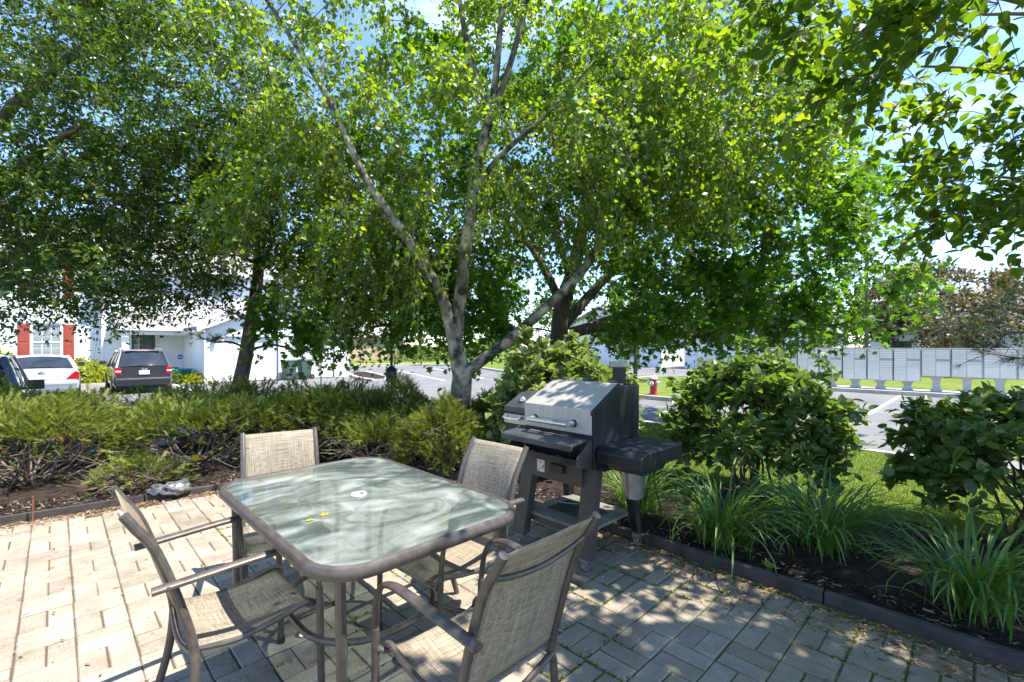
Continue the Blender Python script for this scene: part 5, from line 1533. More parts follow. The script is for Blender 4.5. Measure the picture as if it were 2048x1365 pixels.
T_MAPLE = (np.array([[0, 0, 0], [0.10, 0.50, -0.03], [0.38, 0.26, 0.04], [0.62, 0.52, -0.04], [0.66, 0.17, 0.03], [1, 0, -0.10], [0.66, -0.17, 0.03], [0.62, -0.52, -0.04], [0.38, -0.26, 0.04], [0.10, -0.50, -0.03]]),
           np.array([[0, 1, 2], [2, 3, 4], [0, 2, 4], [0, 4, 5], [0, 5, 6], [0, 6, 8], [6, 7, 8], [0, 8, 9]]))
def spray_template(n, seed, spread=0.5, droop=0.1):
    r = np.random.default_rng(seed)
    v, f = [], []
    for k in range(n):
        t = (k + 0.5) / n
        for s in (-1, 1):
            b = np.array([t * 0.85, 0, -droop * t * t])
            ang = np.radians(r.uniform(28, 52)) * s
            l_ = (0.30 - 0.18 * abs(t - 0.35)) * r.uniform(0.7, 1.25)
            tip = b + l_ * np.array([np.cos(ang), np.sin(ang) * spread * 2, r.uniform(-0.25, 0.35)])
            side = np.array([-np.sin(ang), np.cos(ang), 0.4 * r.uniform(-1, 1)]) * 0.026
            i = len(v)
            v += [b - side, b + side, tip]; f.append([i, i + 1, i + 2])
    i = len(v)
    v += [[0, -0.02, 0], [0, 0.02, 0], [1, 0, -droop]]; f.append([i, i + 1, i + 2])
    return np.array(v, float), np.array(f)

def leaf_arrays(pos, axis, nrm, size, tmpl, width=1.0):
    tv, tf = tmpl
    axis = unit(axis); nrm = nrm - axis * (nrm * axis).sum(1, keepdims=True); nrm = unit(nrm); side = np.cross(nrm, axis)
    s = np.asarray(size)[:, None, None]
    w = np.broadcast_to(np.asarray(width, float), (len(pos),))[:, None, None]
    v = pos[:, None, :] + s * (tv[None, :, 0:1] * axis[:, None, :] + w * tv[None, :, 1:2] * side[:, None, :] + tv[None, :, 2:3] * nrm[:, None, :])
    f = tf[None] + (np.arange(len(pos)) * len(tv))[:, None, None]
    return v.reshape(-1, 3), f.reshape(-1, 3)

def leaf_mesh(name, pos, axis, nrm, size, tmpl, material, tint, width=1.0):
    v, f = leaf_arrays(pos, axis, nrm, size, tmpl, width)
    return arr_mesh(name, v, f, 3, material, np.repeat(tint, len(tmpl[0])))

def rand_dirs(n, up=0.0):
    d = rng.normal(size=(n, 3)); d[:, 2] += up
    return unit(d)

def sample_ellipsoids(ells, n, shell=2.0, accept=None, mind=0.0):
    """n points in a union of ellipsoids (x, y, z, rx, ry, rz, weight), denser towards the outside"""
    w = np.array([e[6] for e in ells], float); w /= w.sum()
    out = []
    tries = 0
    while len(out) < n and tries < 60:
        tries += 1
        k = rng.choice(len(ells), size=n, p=w)
        e = np.array(ells)[k]
        d = rand_dirs(n); r = rng.random(n) ** (1 / (3 * shell) if shell > 1 else 1 / 3)
        p = e[:, 0:3] + d * r[:, None] * e[:, 3:6]
        ok = np.ones(n, bool) if accept is None else accept(p)
        out += list(p[ok])
    return np.array(out[:n])

class Skeleton:
    """trunk and limbs; branches are attached to the nearest node towards the trunk"""
    def __init__(s):
        s.nodes = []; s.rad = []
        s.trunk = MB(); s.limbs = MB()
    def stem(s, pts, rads, n=10, trunk=True, sub=5, wobble=0.0):
        path = smooth_path(pts, sub)
        rr = lerp_list(rads, len(path), 0)
        if wobble:
            path = [p + Vector((random.gauss(0, wobble), random.gauss(0, wobble), 0)) if 0 < i < len(path) - 1 else p for i, p in enumerate(path)]
        (s.trunk if trunk else s.limbs).tube(path, rr, n)
        for p, r in zip(path, rr):
            s.nodes.append(tuple(p)); s.rad.append(r)
        return path
    def grow(s, centers, root, rmax=0.03, maxn=4, droop=0.0, sides=5, thin=0.006):
        """branch from the skeleton to each centre, near ones first"""
        root = np.array(root)
        order = np.argsort(np.linalg.norm(centers - root, axis=1))
        N = np.array(s.nodes); Rr = np.array(s.rad)
        for c in centers[order]:
            d = N - c
            dist = np.sqrt((d ** 2).sum(1))
            # branches leave upwards and outwards: penalise nodes above or further out than the target
            pen = dist + 0.9 * np.maximum(d[:, 2] + 0.1, 0) + 0.25 * np.maximum(np.linalg.norm(N - root, axis=1) - np.linalg.norm(c - root), 0)
            i = int(np.argmin(pen)); a = N[i]; L = dist[i]
            if L < 0.05: continue
            mid = (a + c) / 2 + rng.normal(0, 0.08, 3) * L + np.array([0, 0, 0.10 * L - droop * L])
            r0 = min(Rr[i] * 0.6, rmax, 0.006 + 0.012 * L); r0 = max(r0, thin)
            path = smooth_path([a, mid, c], 3)
            s.limbs.tube(path, lerp_list([r0, max(r0 * 0.4, thin * 0.6)], len(path), 0), sides, caps=False)
            N = np.vstack([N, [tuple(p) for p in path[1:]]]); Rr = np.concatenate([Rr, np.full(len(path) - 1, r0 * 0.7)])
        s.nodes = [tuple(p) for p in N]; s.rad = list(Rr)

def foliage(centers, crown_c, twigs, per, tw_len, size, hang=0.0, up=0.35, flat=0.6, jitter=0.02, size_var=0.3):
    """twigs fan out of every cluster centre and carry leaves: returns leaf pos, axis, normal, size and twig end points"""
    K = len(centers)
    out = unit(centers - np.array(crown_c))
    c = np.repeat(centers, twigs, 0); o = np.repeat(out, twigs, 0)
    td = unit(o * 0.7 + rand_dirs(K * twigs) * 0.9 + np.array([0, 0, up - hang]))
    tl = tw_len * rng.uniform(0.5, 1.35, K * twigs)
    n = K * twigs * per
    t = rng.uniform(0.12, 1.0, n)
    C = np.repeat(c, per, 0); D = np.repeat(td, per, 0); Lq = np.repeat(tl, per)
    sag = np.stack([np.zeros(n), np.zeros(n), -(0.25 + hang) * t * t * Lq], 1)
    pos = C + D * (t * Lq)[:, None] + sag + rng.normal(0, jitter, (n, 3))
    ax = unit(D * 0.5 + rand_dirs(n) * 0.9 + np.array([0, 0, -hang * 1.2]))
    nm = unit(rand_dirs(n) * (1 - flat) + np.array([0, 0, flat]) + ax * 0.0)
    sz = size * rng.uniform(1 - size_var, 1 + size_var, n)
    ends = c + td * tl[:, None] + np.stack([np.zeros(len(tl)), np.zeros(len(tl)), -(0.25 + hang) * tl], 1)
    return pos, ax, nm, sz, (c, ends)

def twig_mesh(mb_, starts, ends, r=0.0035, keep=1.0):
    """thin three-sided twigs as one numpy mesh added to an MB"""
    k = rng.random(len(starts)) < keep
    a = starts[k]; b = ends[k]
    d = unit(b - a); s = unit(np.cross(d, np.array([0.3, 0.5, 0.81]))); t = np.cross(d, s)
    mid = (a + b) / 2 + np.array([0, 0, 0.02])
    n = len(a)
    vs_ = []
    for p, rr in ((a, r), (mid, r * 0.8), (b, r * 0.35)):
        for j in range(3):
            an = 2 * math.pi * j / 3
            vs_.append(p + (math.cos(an) * s + math.sin(an) * t) * rr)
    v = np.stack(vs_, 1).reshape(-1, 3)
    f = []
    for i in range(2):
        for j in range(3):
            f.append([i * 3 + j, i * 3 + (j + 1) % 3, (i + 1) * 3 + (j + 1) % 3, (i + 1) * 3 + j])
    f = (np.array(f)[None] + (np.arange(n) * 9)[:, None, None]).reshape(-1, 4)
    o = len(mb_.v)
    mb_.v += [tuple(p) for p in v]; mb_.f += [tuple(int(x) + o for x in q) for q in f]

def finish_tree(name, label, cat, sk, leaves_me, bark, twig_bark=None, group=None, base=None):
    t = thing(name, label, cat, group=group)
    b = Vector(base) if base is not None else Vector(sk.nodes[0])
    t.location = b
    off = Matrix.Translation(-b)
    if sk.trunk.v:
        o = sk.trunk.build('trunk', bark, t, smooth=True); o.location = -b
    if sk.limbs.v:
        o = sk.limbs.build('branches', twig_bark or bark, t, smooth=True); o.location = -b
    if leaves_me is not None:
        o = link('crown', leaves_me, t, 'stuff'); o.location = -b
    return t

# ---- barks
def birch_bark():
    m, n, l, b = nodes_of('birch_bark')
    tc = n.new('ShaderNodeTexCoord')
    mp = n.new('ShaderNodeMapping'); mp.inputs['Scale'].default_value = (9, 9, 8); l.new(tc.outputs['Object'], mp.inputs['Vector'])
    t1 = n.new('ShaderNodeTexNoise'); t1.inputs['Scale'].default_value = 1.0; t1.inputs['Detail'].default_value = 6; l.new(mp.outputs['Vector'], t1.inputs['Vector'])
    r1 = n.new('ShaderNodeValToRGB'); e = r1.color_ramp.elements
    e[0].position = 0.38; e[0].color = (0.04, 0.034, 0.026, 1); e[1].position = 0.60; e[1].color = (0.37, 0.32, 0.23, 1)
    k = e.new(0.46); k.color = (0.17, 0.15, 0.105, 1)
    l.new(t1.outputs['Fac'], r1.inputs['Fac'])
    t2 = n.new('ShaderNodeTexNoise'); t2.inputs['Scale'].default_value = 2.4; t2.inputs['Detail'].default_value = 5; l.new(tc.outputs['Object'], t2.inputs['Vector'])
    r2 = n.new('ShaderNodeValToRGB'); r2.color_ramp.elements[0].position = 0.40; r2.color_ramp.elements[0].color = (0.16, 0.15, 0.11, 1)
    r2.color_ramp.elements[1].position = 0.56; r2.color_ramp.elements[1].color = (1, 1, 1, 1)
    l.new(t2.outputs['Fac'], r2.inputs['Fac'])
    mx = n.new('ShaderNodeMixRGB'); mx.blend_type = 'MULTIPLY'; mx.inputs['Fac'].default_value = 0.8
    l.new(r1.outputs['Color'], mx.inputs['Color1']); l.new(r2.outputs['Color'], mx.inputs['Color2'])
    l.new(mx.outputs['Color'], b.inputs['Base Color']); b.inputs['Roughness'].default_value = 0.8
    bp = n.new('ShaderNodeBump'); bp.inputs['Strength'].default_value = 0.5; bp.inputs['Distance'].default_value = 0.01
    l.new(t1.outputs['Fac'], bp.inputs['Height']); l.new(bp.outputs['Normal'], b.inputs['Normal'])
    return m
M_BIRCH = birch_bark()
M_BARK = mat('dark_bark', (0.060, 0.046, 0.036), (0.14, 0.11, 0.088), scale=5, rough=0.9, bump=1.0, bscale=9, stretch=(4, 4, 1))
M_TWIG = mat('twig', (0.07, 0.05, 0.035), (0.13, 0.10, 0.07), scale=20, rough=0.85)
M_GTWIG = mat('grey_twig', (0.16, 0.13, 0.10), (0.24, 0.20, 0.16), scale=20, rough=0.85)

# ---- birch
M_LBIRCH = leaf_mat('birch_leaf', (0.07, 0.125, 0.016), (0.115, 0.18, 0.02), (0.19, 0.225, 0.03), trans=0.55, tcol=(2.7, 2.6, 0.5), spec=0.7, rough=0.38)
sk = Skeleton()
BZ = bed_z(*to_uv(-0.72, 6.3)) - 0.08
B0 = (-0.70, 6.3, BZ)
sk.stem([B0, P(921, 800, 6.3), P(924, 745, 6.3), P(912, 690, 6.3), P(920, 600, 6.3), P(932, 490, 6.25), P(952, 350, 6.2), P(985, 200, 6.15), P(1000, 60, 6.1), P(1010, -120, 6.1), P(1016, -330, 6.1)],
        [0.16, 0.145, 0.13, 0.095, 0.088, 0.08, 0.066, 0.048, 0.038, 0.026, 0.012], 14)
sk.stem([P(916, 745, 6.3), P(902, 660, 6.25), P(882, 590, 6.2), P(845, 525, 6.1), P(795, 450, 6.0), P(735, 365, 5.9), P(690, 270, 5.85), P(640, 170, 5.8), P(575, 65, 5.8), P(515, -30, 5.8), P(450, -160, 5.8)],
        [0.085, 0.08, 0.074, 0.066, 0.058, 0.05, 0.042, 0.035, 0.028, 0.022, 0.012], 12)
sk.stem([P(928, 752, 6.28), P(948, 733, 6.3), P(985, 705, 6.35), P(1025, 675, 6.4), P(1095, 612, 6.5), P(1160, 548, 6.6), P(1200, 490, 6.7), P(1260, 430, 6.8), P(1330, 372, 6.9), P(1400, 300, 7.0), P(1480, 232, 7.1), P(1570, 180, 7.2), P(1680, 120, 7.3)],
        [0.09, 0.082, 0.076, 0.074, 0.068, 0.062, 0.055, 0.048, 0.042, 0.036, 0.028, 0.02, 0.01], 12)
sk.stem([P(948, 378, 6.2), P(990, 325, 6.1), P(1032, 283, 6.0), P(1110, 215, 5.9), P(1190, 120, 5.8)], [0.045, 0.04, 0.034, 0.024, 0.012], 8)
sk.stem([P(985, 235, 6.15), P(945, 130, 6.2), P(925, 40, 6.2), P(905, -120, 6.25)], [0.05, 0.042, 0.034, 0.015], 8)
sk.stem([P(975, 260, 6.15), P(1020, 130, 6.1), P(1050, 20, 6.1), P(1090, -130, 6.0)], [0.05, 0.04, 0.032, 0.015], 8)
# sawn stub on the low limb, knots on the trunk
def birch_ok(p):
    zmin = np.interp(p[:, 0], [-4.6, -3.4, -2.5, -2.0, -1.2, -0.4, 0.6, 1.6, 2.6, 4.0], [3.2, 2.9, 1.9, 1.6, 2.3, 3.0, 3.0, 2.7, 2.9, 3.3])
    xs = p[:, 0] - 0.426 * p[:, 2]; ys = p[:, 1] + 0.127 * p[:, 2]
    return (p[:, 2] > zmin) & (p[:, 1] > 3.3) & ((ys > 5.9) | (rng.random(len(p)) < 0.4)) & ~((xs > -0.2) & (xs < 1.7) & (ys < 6.4))
birch_c = (-0.6, 6.2, 4.4)
ells = [(-0.5, 6.5, 5.3, 3.6, 2.5, 3.0, 5), (-2.9, 7.3, 3.5, 1.7, 1.5, 1.8, 2.2), (2.6, 7.0, 4.9, 2.2, 1.4, 1.7, 2.2), (1.0, 6.7, 4.0, 1.4, 1.1, 1.0, 0.8), (-0.4, 6.2, 7.8, 1.6, 1.5, 1.5, 0.35)]
C = sample_ellipsoids(ells, 760, shell=1.25, accept=birch_ok)
sk.grow(C, (-0.7, 6.3, 1.5), rmax=0.022, droop=0.05, sides=4)
pos, ax, nm, sz, tw = foliage(C, birch_c, 7, 17, 0.52, 0.066, hang=0.45, up=0.2, flat=0.35, jitter=0.035)
twig_mesh(sk.limbs, tw[0], tw[1], 0.0032, 0.7)
tint = np.clip(rng.normal(0.5, 0.22, len(pos)), 0, 1)
birch = finish_tree('birch_tree', 'three stemmed birch with pale bark rising behind the junipers', 'tree', sk,
                    leaf_mesh('crown', pos, ax, nm, sz, T_DIAMOND, M_LBIRCH, tint), M_BIRCH, M_GTWIG)
st = MB().lathe([(0.05, 0), (0.045, 0.035), (0.04, 0.04)], 12, Matrix.Translation(P(1014, 684, 6.33)) @ Matrix.Rotation(R(95), 4, 'X')); o = st.build('sawn_stub', mat('sawn_wood', (0.42, 0.24, 0.13), (0.3, 0.16, 0.08), scale=30, rough=0.8), birch, smooth='auto'); o.location = -birch.location
for (px, py, r) in ((922, 582, 0.05), (926, 520, 0.03), (906, 640, 0.04)):
    k_ = MB().lathe([(r, -0.02), (r * 0.9, 0.012), (r * 0.5, 0.018), (0, 0.006)], 12, Matrix.Translation(P(px, py, 6.205)) @ Matrix.Rotation(R(90), 4, 'X') @ Matrix.Scale(1.2, 4, (0, 1, 0)))
    o = k_.build('knot', mat('knot_dark', (0.02, 0.017, 0.014), rough=0.9), birch, smooth='auto'); o.location = -birch.location

# ---- maple
M_LMAPLE = leaf_mat('maple_leaf', (0.04, 0.095, 0.013), (0.07, 0.14, 0.018), (0.12, 0.18, 0.02), trans=0.5, tcol=(2.35, 2.45, 0.5), spec=0.4)
sk = Skeleton()
MB0 = (1.02, 10.2, float(ground_z(*to_uv(1.02, 10.2))) - 0.05)
sk.stem([MB0, P(1116, 730, 10.2), P(1118, 680, 10.2), P(1125, 610, 10.2), P(1150, 530, 10.2), P(1170, 420, 10.2), P(1190, 280, 10.2), P(1200, 100, 10.2), P(1205, -60, 10.2)], [0.26, 0.22, 0.2, 0.18, 0.15, 0.12, 0.09, 0.06, 0.02], 14)
for pts, rr in (([P(1110, 705, 10.2), P(1062, 688, 9.9), P(1012, 660, 9.5), P(950, 638, 9.0), P(860, 640, 8.6), P(740, 655, 8.4)], [0.10, 0.085, 0.07, 0.06, 0.04, 0.02]),
                ([P(1122, 690, 10.2), P(1160, 665, 10.0), P(1250, 655, 9.7), P(1380, 672, 9.3), P(1500, 655, 9.1), P(1640, 640, 9.0)], [0.11, 0.09, 0.075, 0.06, 0.04, 0.02]),
                ([P(1128, 650, 10.2), P(1180, 590, 10.4), P(1230, 540, 10.5), P(1330, 470, 10.6), P(1480, 380, 10.7)], [0.13, 0.11, 0.09, 0.06, 0.02]),
                ([P(1122, 620, 10.2), P(1100, 560, 10.3), P(1050, 480, 10.5), P(960, 400, 10.8), P(860, 330, 11)], [0.11, 0.09, 0.07, 0.05, 0.02]),
                ([P(1130, 665, 10.2), P(1180, 650, 10.8), P(1290, 610, 11.6), P(1450, 560, 12.2)], [0.09, 0.07, 0.05, 0.02]),
                ([P(1150, 560, 10.2), P(1250, 440, 9.8), P(1370, 320, 9.3), P(1520, 220, 9.0)], [0.10, 0.08, 0.05, 0.02]),
                ([P(1140, 600, 10.1), P(1130, 520, 9.4), P(1100, 440, 8.6)], [0.08, 0.06, 0.02])):
    sk.stem(pts, rr, 9, trunk=False)
def maple_ok(p):
    r = np.hypot(p[:, 0] - 1.2, p[:, 1] - 10.2)
    zmin = np.interp(p[:, 0], [-6, -4.2, -2.5, -1.0, 0.5, 2.0, 4.5, 6.5, 9], [1.9, 1.5, 1.5, 1.75, 1.85, 1.8, 1.65, 1.8, 2.6])
    low = ((p[:, 2] < 2.3) & (r < 1.3)) | ((np.abs(p[:, 0] - 1.1 * p[:, 1] / 10.2) < 0.85) & (p[:, 1] < 10.4) & (p[:, 2] < 3.5))
    return (p[:, 2] > zmin) & (p[:, 1] > 6.2) & ~low
ells = [(1.7, 10.3, 4.6, 5.8, 4.2, 3.6, 6), (5.2, 9.6, 3.4, 2.9, 2.4, 1.9, 2.2), (-2.2, 9.0, 2.4, 2.6, 1.8, 1.25, 1.6), (1.5, 10.4, 7.4, 3.2, 2.8, 1.8, 0.9), (3.0, 8.6, 2.3, 2.6, 1.4, 0.8, 1.0)]
C = sample_ellipsoids(ells, 640, shell=1.7, accept=maple_ok)
sk.grow(C, (1.05, 10.2, 1.6), rmax=0.035, sides=4)
pos, ax, nm, sz, tw = foliage(C, (1.6, 10.3, 4.0), 7, 11, 0.62, 0.115, hang=0.25, up=0.25, flat=0.55, jitter=0.05)
twig_mesh(sk.limbs, tw[0], tw[1], 0.004, 0.5)
tint = np.clip(rng.normal(0.45, 0.22, len(pos)), 0, 1)
finish_tree('maple_tree', 'broad dark trunked maple with low spreading limbs behind the birch', 'tree', sk,
            leaf_mesh('crown', pos, ax, nm, sz, T_MAPLE, M_LMAPLE, tint), M_BARK, M_BARK)

# ---- large leafy tree over the parked cars
M_LPEAR = leaf_mat('pear_leaf', (0.036, 0.072, 0.012), (0.066, 0.112, 0.018), (0.14, 0.175, 0.03), trans=0.38, tcol=(2.2, 2.3, 0.5), spec=0.5, rough=0.35)
sk = Skeleton()
LT = Vector((-9.6, 7.9, float(ground_z(*to_uv(-9.6, 7.9))) - 0.1))
sk.stem([LT, LT + Vector((0.1, 0, 1.2)), LT + Vector((0.2, 0, 2.4)), LT + Vector((0.3, 0, 4.5)), LT + Vector((0.2, 0, 7.0)), LT + Vector((0.3, 0, 9.0))], [0.3, 0.26, 0.24, 0.18, 0.1, 0.03], 14)
b = LT + Vector((0.2, 0, 2.4))
for end, zo in (((-5.6, 7.2, 2.7), 0.0), ((-4.7, 7.6, 3.9), 0.4), ((-4.1, 7.4, 5.2), 1.2), ((-5.4, 5.8, 4.2), 0.8), ((-6.2, 9.4, 3.4), 0.3), ((-5.0, 7.0, 6.8), 2.4), ((-7.8, 5.6, 4.8), 1.0), ((-12, 5.0, 5.0), 0.8), ((-11.5, 9.2, 5.0), 0.8), ((-8, 9.8, 5.5), 1.5)):
    s0 = b + Vector((0.05, 0, zo)); e_ = Vector(end)
    sk.stem([s0, s0.lerp(e_, 0.35) + Vector((0, 0, 0.35)), s0.lerp(e_, 0.7) + Vector((0, 0, 0.25)), e_], [0.11, 0.08, 0.05, 0.018], 8, trunk=False, wobble=0.03)
def pear_ok(p):
    zmin = np.interp(p[:, 0], [-10, -7.5, -6.2, -5.4, -4.7, -3.0], [1.9, 1.9, 2.0, 2.25, 3.1, 4.0]) + 0.1 * np.sin(p[:, 0] * 5)
    return (p[:, 2] > zmin) & (p[:, 1] > 4.9)
ells = [(-8.0, 7.8, 5.0, 4.4, 2.9, 3.3, 5), (-5.9, 7.3, 3.3, 2.0, 1.6, 1.5, 2.2), (-5.5, 7.5, 5.2, 1.8, 1.8, 1.9, 1.6), (-8.4, 7.8, 7.6, 2.6, 2.3, 1.6, 0.8)]
C = sample_ellipsoids(ells, 900, shell=1.4, accept=pear_ok)
sk.grow(C, tuple(b), rmax=0.03, sides=4)
pos, ax, nm, sz, tw = foliage(C, (-8.4, 7.8, 4.5), 8, 15, 0.50, 0.082, hang=0.08, up=0.25, flat=0.45, jitter=0.035)
twig_mesh(sk.limbs, tw[0], tw[1], 0.0035, 0.5)
tint = np.clip(rng.normal(0.42, 0.24, len(pos)), 0, 1)
finish_tree('leafy_tree', 'dense dark green tree hanging over the parked cars', 'tree', sk,
            leaf_mesh('crown', pos, ax, nm, sz, T_ELLIPSE, M_LPEAR, tint), M_BARK, M_TWIG)

# ---- large-leaved tree beside the patio, mostly out of frame
M_LNEAR = leaf_mat('near_leaf', (0.045, 0.095, 0.014), (0.08, 0.14, 0.018), (0.16, 0.20, 0.025), trans=0.58, tcol=(2.5, 2.4, 0.5), spec=0.4)
M_LNEARO = leaf_mat('near_leaf_single', (0.045, 0.095, 0.014), (0.08, 0.14, 0.018), (0.16, 0.20, 0.025), trans=0.58, tcol=(2.5, 2.4, 0.5), spec=0.4, obj=True)
sk = Skeleton()
NT = Vector((6.4, 2.9, float(ground_z(*to_uv(6.4, 2.9))) - 0.05))
sk.stem([NT, NT + Vector((-0.05, 0, 1.0)), NT + Vector((-0.1, 0.05, 2.0)), NT + Vector((0.0, 0, 3.4)), NT + Vector((0, 0, 5.2))], [0.17, 0.15, 0.14, 0.1, 0.02], 12)
b = NT + Vector((-0.1, 0.05, 1.9))
for end, zo in (((3.7, 3.6, 2.75), 0.3), ((3.05, 3.5, 3.55), 0.8), ((2.0, 2.9, 3.75), 1.1), ((3.2, 2.1, 4.2), 0.9), ((4.2, 4.4, 4.6), 1.2), ((3.4, 0.9, 4.1), 0.6), ((4.9, 4.9, 3.2), 0.2), ((7.8, 4.6, 4.5), 0.5), ((7.9, 1.4, 4.4), 0.5), ((5.4, 0.6, 4.6), 0.9), ((2.6, 3.9, 4.6), 1.2)):
    s0 = b + Vector((0, 0, zo)); e_ = Vector(end)
    sk.stem([s0, s0.lerp(e_, 0.4) + Vector((0, 0, 0.25)), s0.lerp(e_, 0.75) + Vector((0, 0, 0.12)), e_], [0.055, 0.035, 0.022, 0.008], 8, trunk=False, wobble=0.02)
def near_ok(p):
    zmin = np.interp(p[:, 0], [1.2, 2.2, 3.2, 4.5, 6], [3.3, 2.8, 2.1, 2.0, 2.0])
    xs = p[:, 0] - 0.426 * p[:, 2]; ys = p[:, 1] + 0.127 * p[:, 2]      # crown shaped so its shadow stops short of the grill and the table
    vs_ = -SU * xs + CU * ys
    return (p[:, 2] > zmin) & (vs_ < 1.22 + rng.normal(0, 0.25, len(p)))
ells = [(5.8, 2.6, 3.6, 1.6, 1.7, 1.1, 2.0), (3.1, 1.2, 4.5, 1.9, 1.0, 0.8, 5.0), (4.2, 0.5, 4.6, 1.6, 1.1, 0.9, 1.2), (4.3, 2.5, 4.6, 1.1, 0.7, 0.6, 1.4)]
C = sample_ellipsoids(ells, 400, shell=1.2, accept=near_ok)
C = np.vstack([C, sample_ellipsoids([(2.3, 2.85, 3.45, 1.0, 0.5, 0.45, 1), (3.45, 3.3, 2.8, 0.6, 0.5, 0.6, 0.7)], 62, shell=1.1)])
sk.grow(C, tuple(b), rmax=0.014, sides=4, thin=0.004)
pos, ax, nm, sz, tw = foliage(C, (6.2, 2.8, 3.5), 6, 9, 0.42, 0.085, hang=0.1, up=0.1, flat=0.6, jitter=0.02)
twig_mesh(sk.limbs, tw[0], tw[1], 0.003, 0.9)
tint = np.clip(rng.normal(0.45, 0.22, len(pos)), 0, 1)

ME_LEAFS = {}
def single_leaves(parent, base, pos, ax, nm, sz, count, material, tmpl, key, width=1.0):
    """the leaves that show largest become objects of their own; returns the mask of the rest"""
    d = pos[:, 1]
    px = CX + F_PX * pos[:, 0] / np.maximum(d, 0.2); py = HY - F_PX * (pos[:, 2] - EYE) / np.maximum(d, 0.2)
    score = sz / np.maximum(d, 0.2)
    score[(d < 0.5) | (px < 0) | (px > 2048) | (py < 0) | (py > 1365)] = -1
    idx = np.argsort(-score)[:count]; idx = idx[score[idx] > 0]
    if key not in ME_LEAFS:
        tv, tf = tmpl
        tv = tv * np.array([1, width, 1])
        ME_LEAFS[key] = arr_mesh('leaf', tv, tf, 3, material)
    A_ = unit(ax); N_ = unit(nm - A_ * (nm * A_).sum(1, keepdims=True)); S_ = np.cross(N_, A_)
    for i in idx:
        M = Matrix(((A_[i, 0], S_[i, 0], N_[i, 0], 0), (A_[i, 1], S_[i, 1], N_[i, 1], 0), (A_[i, 2], S_[i, 2], N_[i, 2], 0), (0, 0, 0, 1)))
        o = link('leaf', ME_LEAFS[key], parent)
        o.matrix_basis = Matrix.Translation(Vector(pos[i]) - base) @ M @ Matrix.Scale(float(sz[i]), 4)
    rest = np.ones(len(pos), bool); rest[idx] = False
    return rest
ntree = finish_tree('shade_tree', 'large leaved tree reaching over the patio from the grill bed side', 'tree', sk, None, M_BARK, M_GTWIG)
rest = single_leaves(ntree, ntree.location, pos, ax, nm, sz, 300, M_LNEARO, T_OVATE, 'near')
o = link('crown', leaf_mesh('crown', pos[rest], ax[rest], nm[rest], sz[rest], T_OVATE, M_LNEAR, tint[rest]), ntree, 'stuff'); o.location = -ntree.location

# ---- pines
M_NEEDLE = leaf_mat('pine_needle', (0.022, 0.045, 0.022), (0.035, 0.065, 0.03), (0.07, 0.10, 0.05), trans=0.2, tcol=(1.8, 1.8, 0.8))
def tuft_template(n, seed):
    r = np.random.default_rng(seed); v = []; f = []
    for k in range(n):
        d = r.normal(size=3); d[0] = abs(d[0]) + 0.35; d /= np.linalg.norm(d); s = np.cross(d, r.normal(size=3)); s /= np.linalg.norm(s); s *= 0.014
        b = np.array([r.uniform(-0.25, 0.1), 0, 0]); i = len(v)
        v += [b - s, b + s, b + d]; f.append([i, i + 1, i + 2])
    return np.array(v), np.array(f)
T_TUFT = tuft_template(34, 5)
def pine(name, label, stem_pts, rads, branches, tuft, spread, bare=0.35):
    sk = Skeleton(); sk.stem(stem_pts, rads, 12)
    ps, axs = [], []
    for (a, e_) in branches:
        a = Vector(a); e_ = Vector(e_); L = (e_ - a).length
        path = sk.stem([a, a.lerp(e_, 0.35) + Vector((0, 0, 0.06 * L)), a.lerp(e_, 0.7) + Vector((0, 0, -0.02 * L)), e_], [0.028, 0.022, 0.014, 0.006], 6, trunk=False, wobble=0.02)
        for k in range(int(spread * L)):
            t = bare + (1 - bare) * random.random()
            q = path[int(t * (len(path) - 1))]
            side = Vector((random.gauss(0, 1), random.gauss(0, 1), random.gauss(0.1, 0.5))).normalized()
            en = q + side * random.uniform(0.06, 0.30) + (e_ - a).normalized() * random.uniform(0, 0.2)
            sk.limbs.tube([q, q.lerp(en, 0.5) + Vector((0, 0, 0.01)), en], [0.005, 0.004, 0.002], 4, caps=False)
            ps.append(tuple(en)); axs.append(tuple((en - q).normalized()))
            if random.random() < 0.5:
                ps.append(tuple(q.lerp(en, 0.6))); axs.append(tuple((en - q).normalized()))
    ps = np.array(ps); axs = np.array(axs)
    me = leaf_mesh('crown', ps, axs, rand_dirs(len(ps)), rng.uniform(tuft * 0.8, tuft * 1.2, len(ps)), T_TUFT, M_NEEDLE, np.clip(rng.normal(0.45, 0.25, len(ps)), 0, 1))
    return finish_tree(name, label, 'tree', sk, me, M_BARK, M_TWIG)
d_ = 9.0
base = P(470, 800, d_); uu, vv = to_uv(base.x, base.y); base = Vector((base.x, base.y, bed_z(uu, vv) - 0.1))
stem = [base, P(476, 790, d_), P(491, 715, d_), P(503, 640, d_), P(515, 560, d_), P(521, 480, d_), P(526, 380, d_), P(530, 260, d_), P(532, 120, d_)]
br = []
for (px, py, ex, ey, dz) in ((498, 700, 640, 700, -0.3), (500, 705, 395, 672, 0.3), (505, 650, 430, 610, -0.3), (508, 630, 610, 590, 0.5), (512, 600, 660, 560, -0.5), (513, 590, 400, 560, 0.6),
                             (517, 540, 640, 500, 0.4), (518, 530, 410, 495, -0.4), (519, 500, 600, 420, 0.3), (521, 470, 440, 420, -0.3), (523, 440, 640, 400, -0.4), (524, 410, 430, 350, 0.5),
                             (527, 350, 610, 290, 0.2), (528, 320, 460, 260, -0.2), (530, 250, 590, 200, 0.3), (531, 200, 480, 140, 0.1), (510, 615, 530, 600, 1.3), (516, 545, 520, 520, -1.3), (522, 455, 540, 430, 1.2)):
    br.append((P(px, py, d_), P(ex, ey, d_ + dz)))
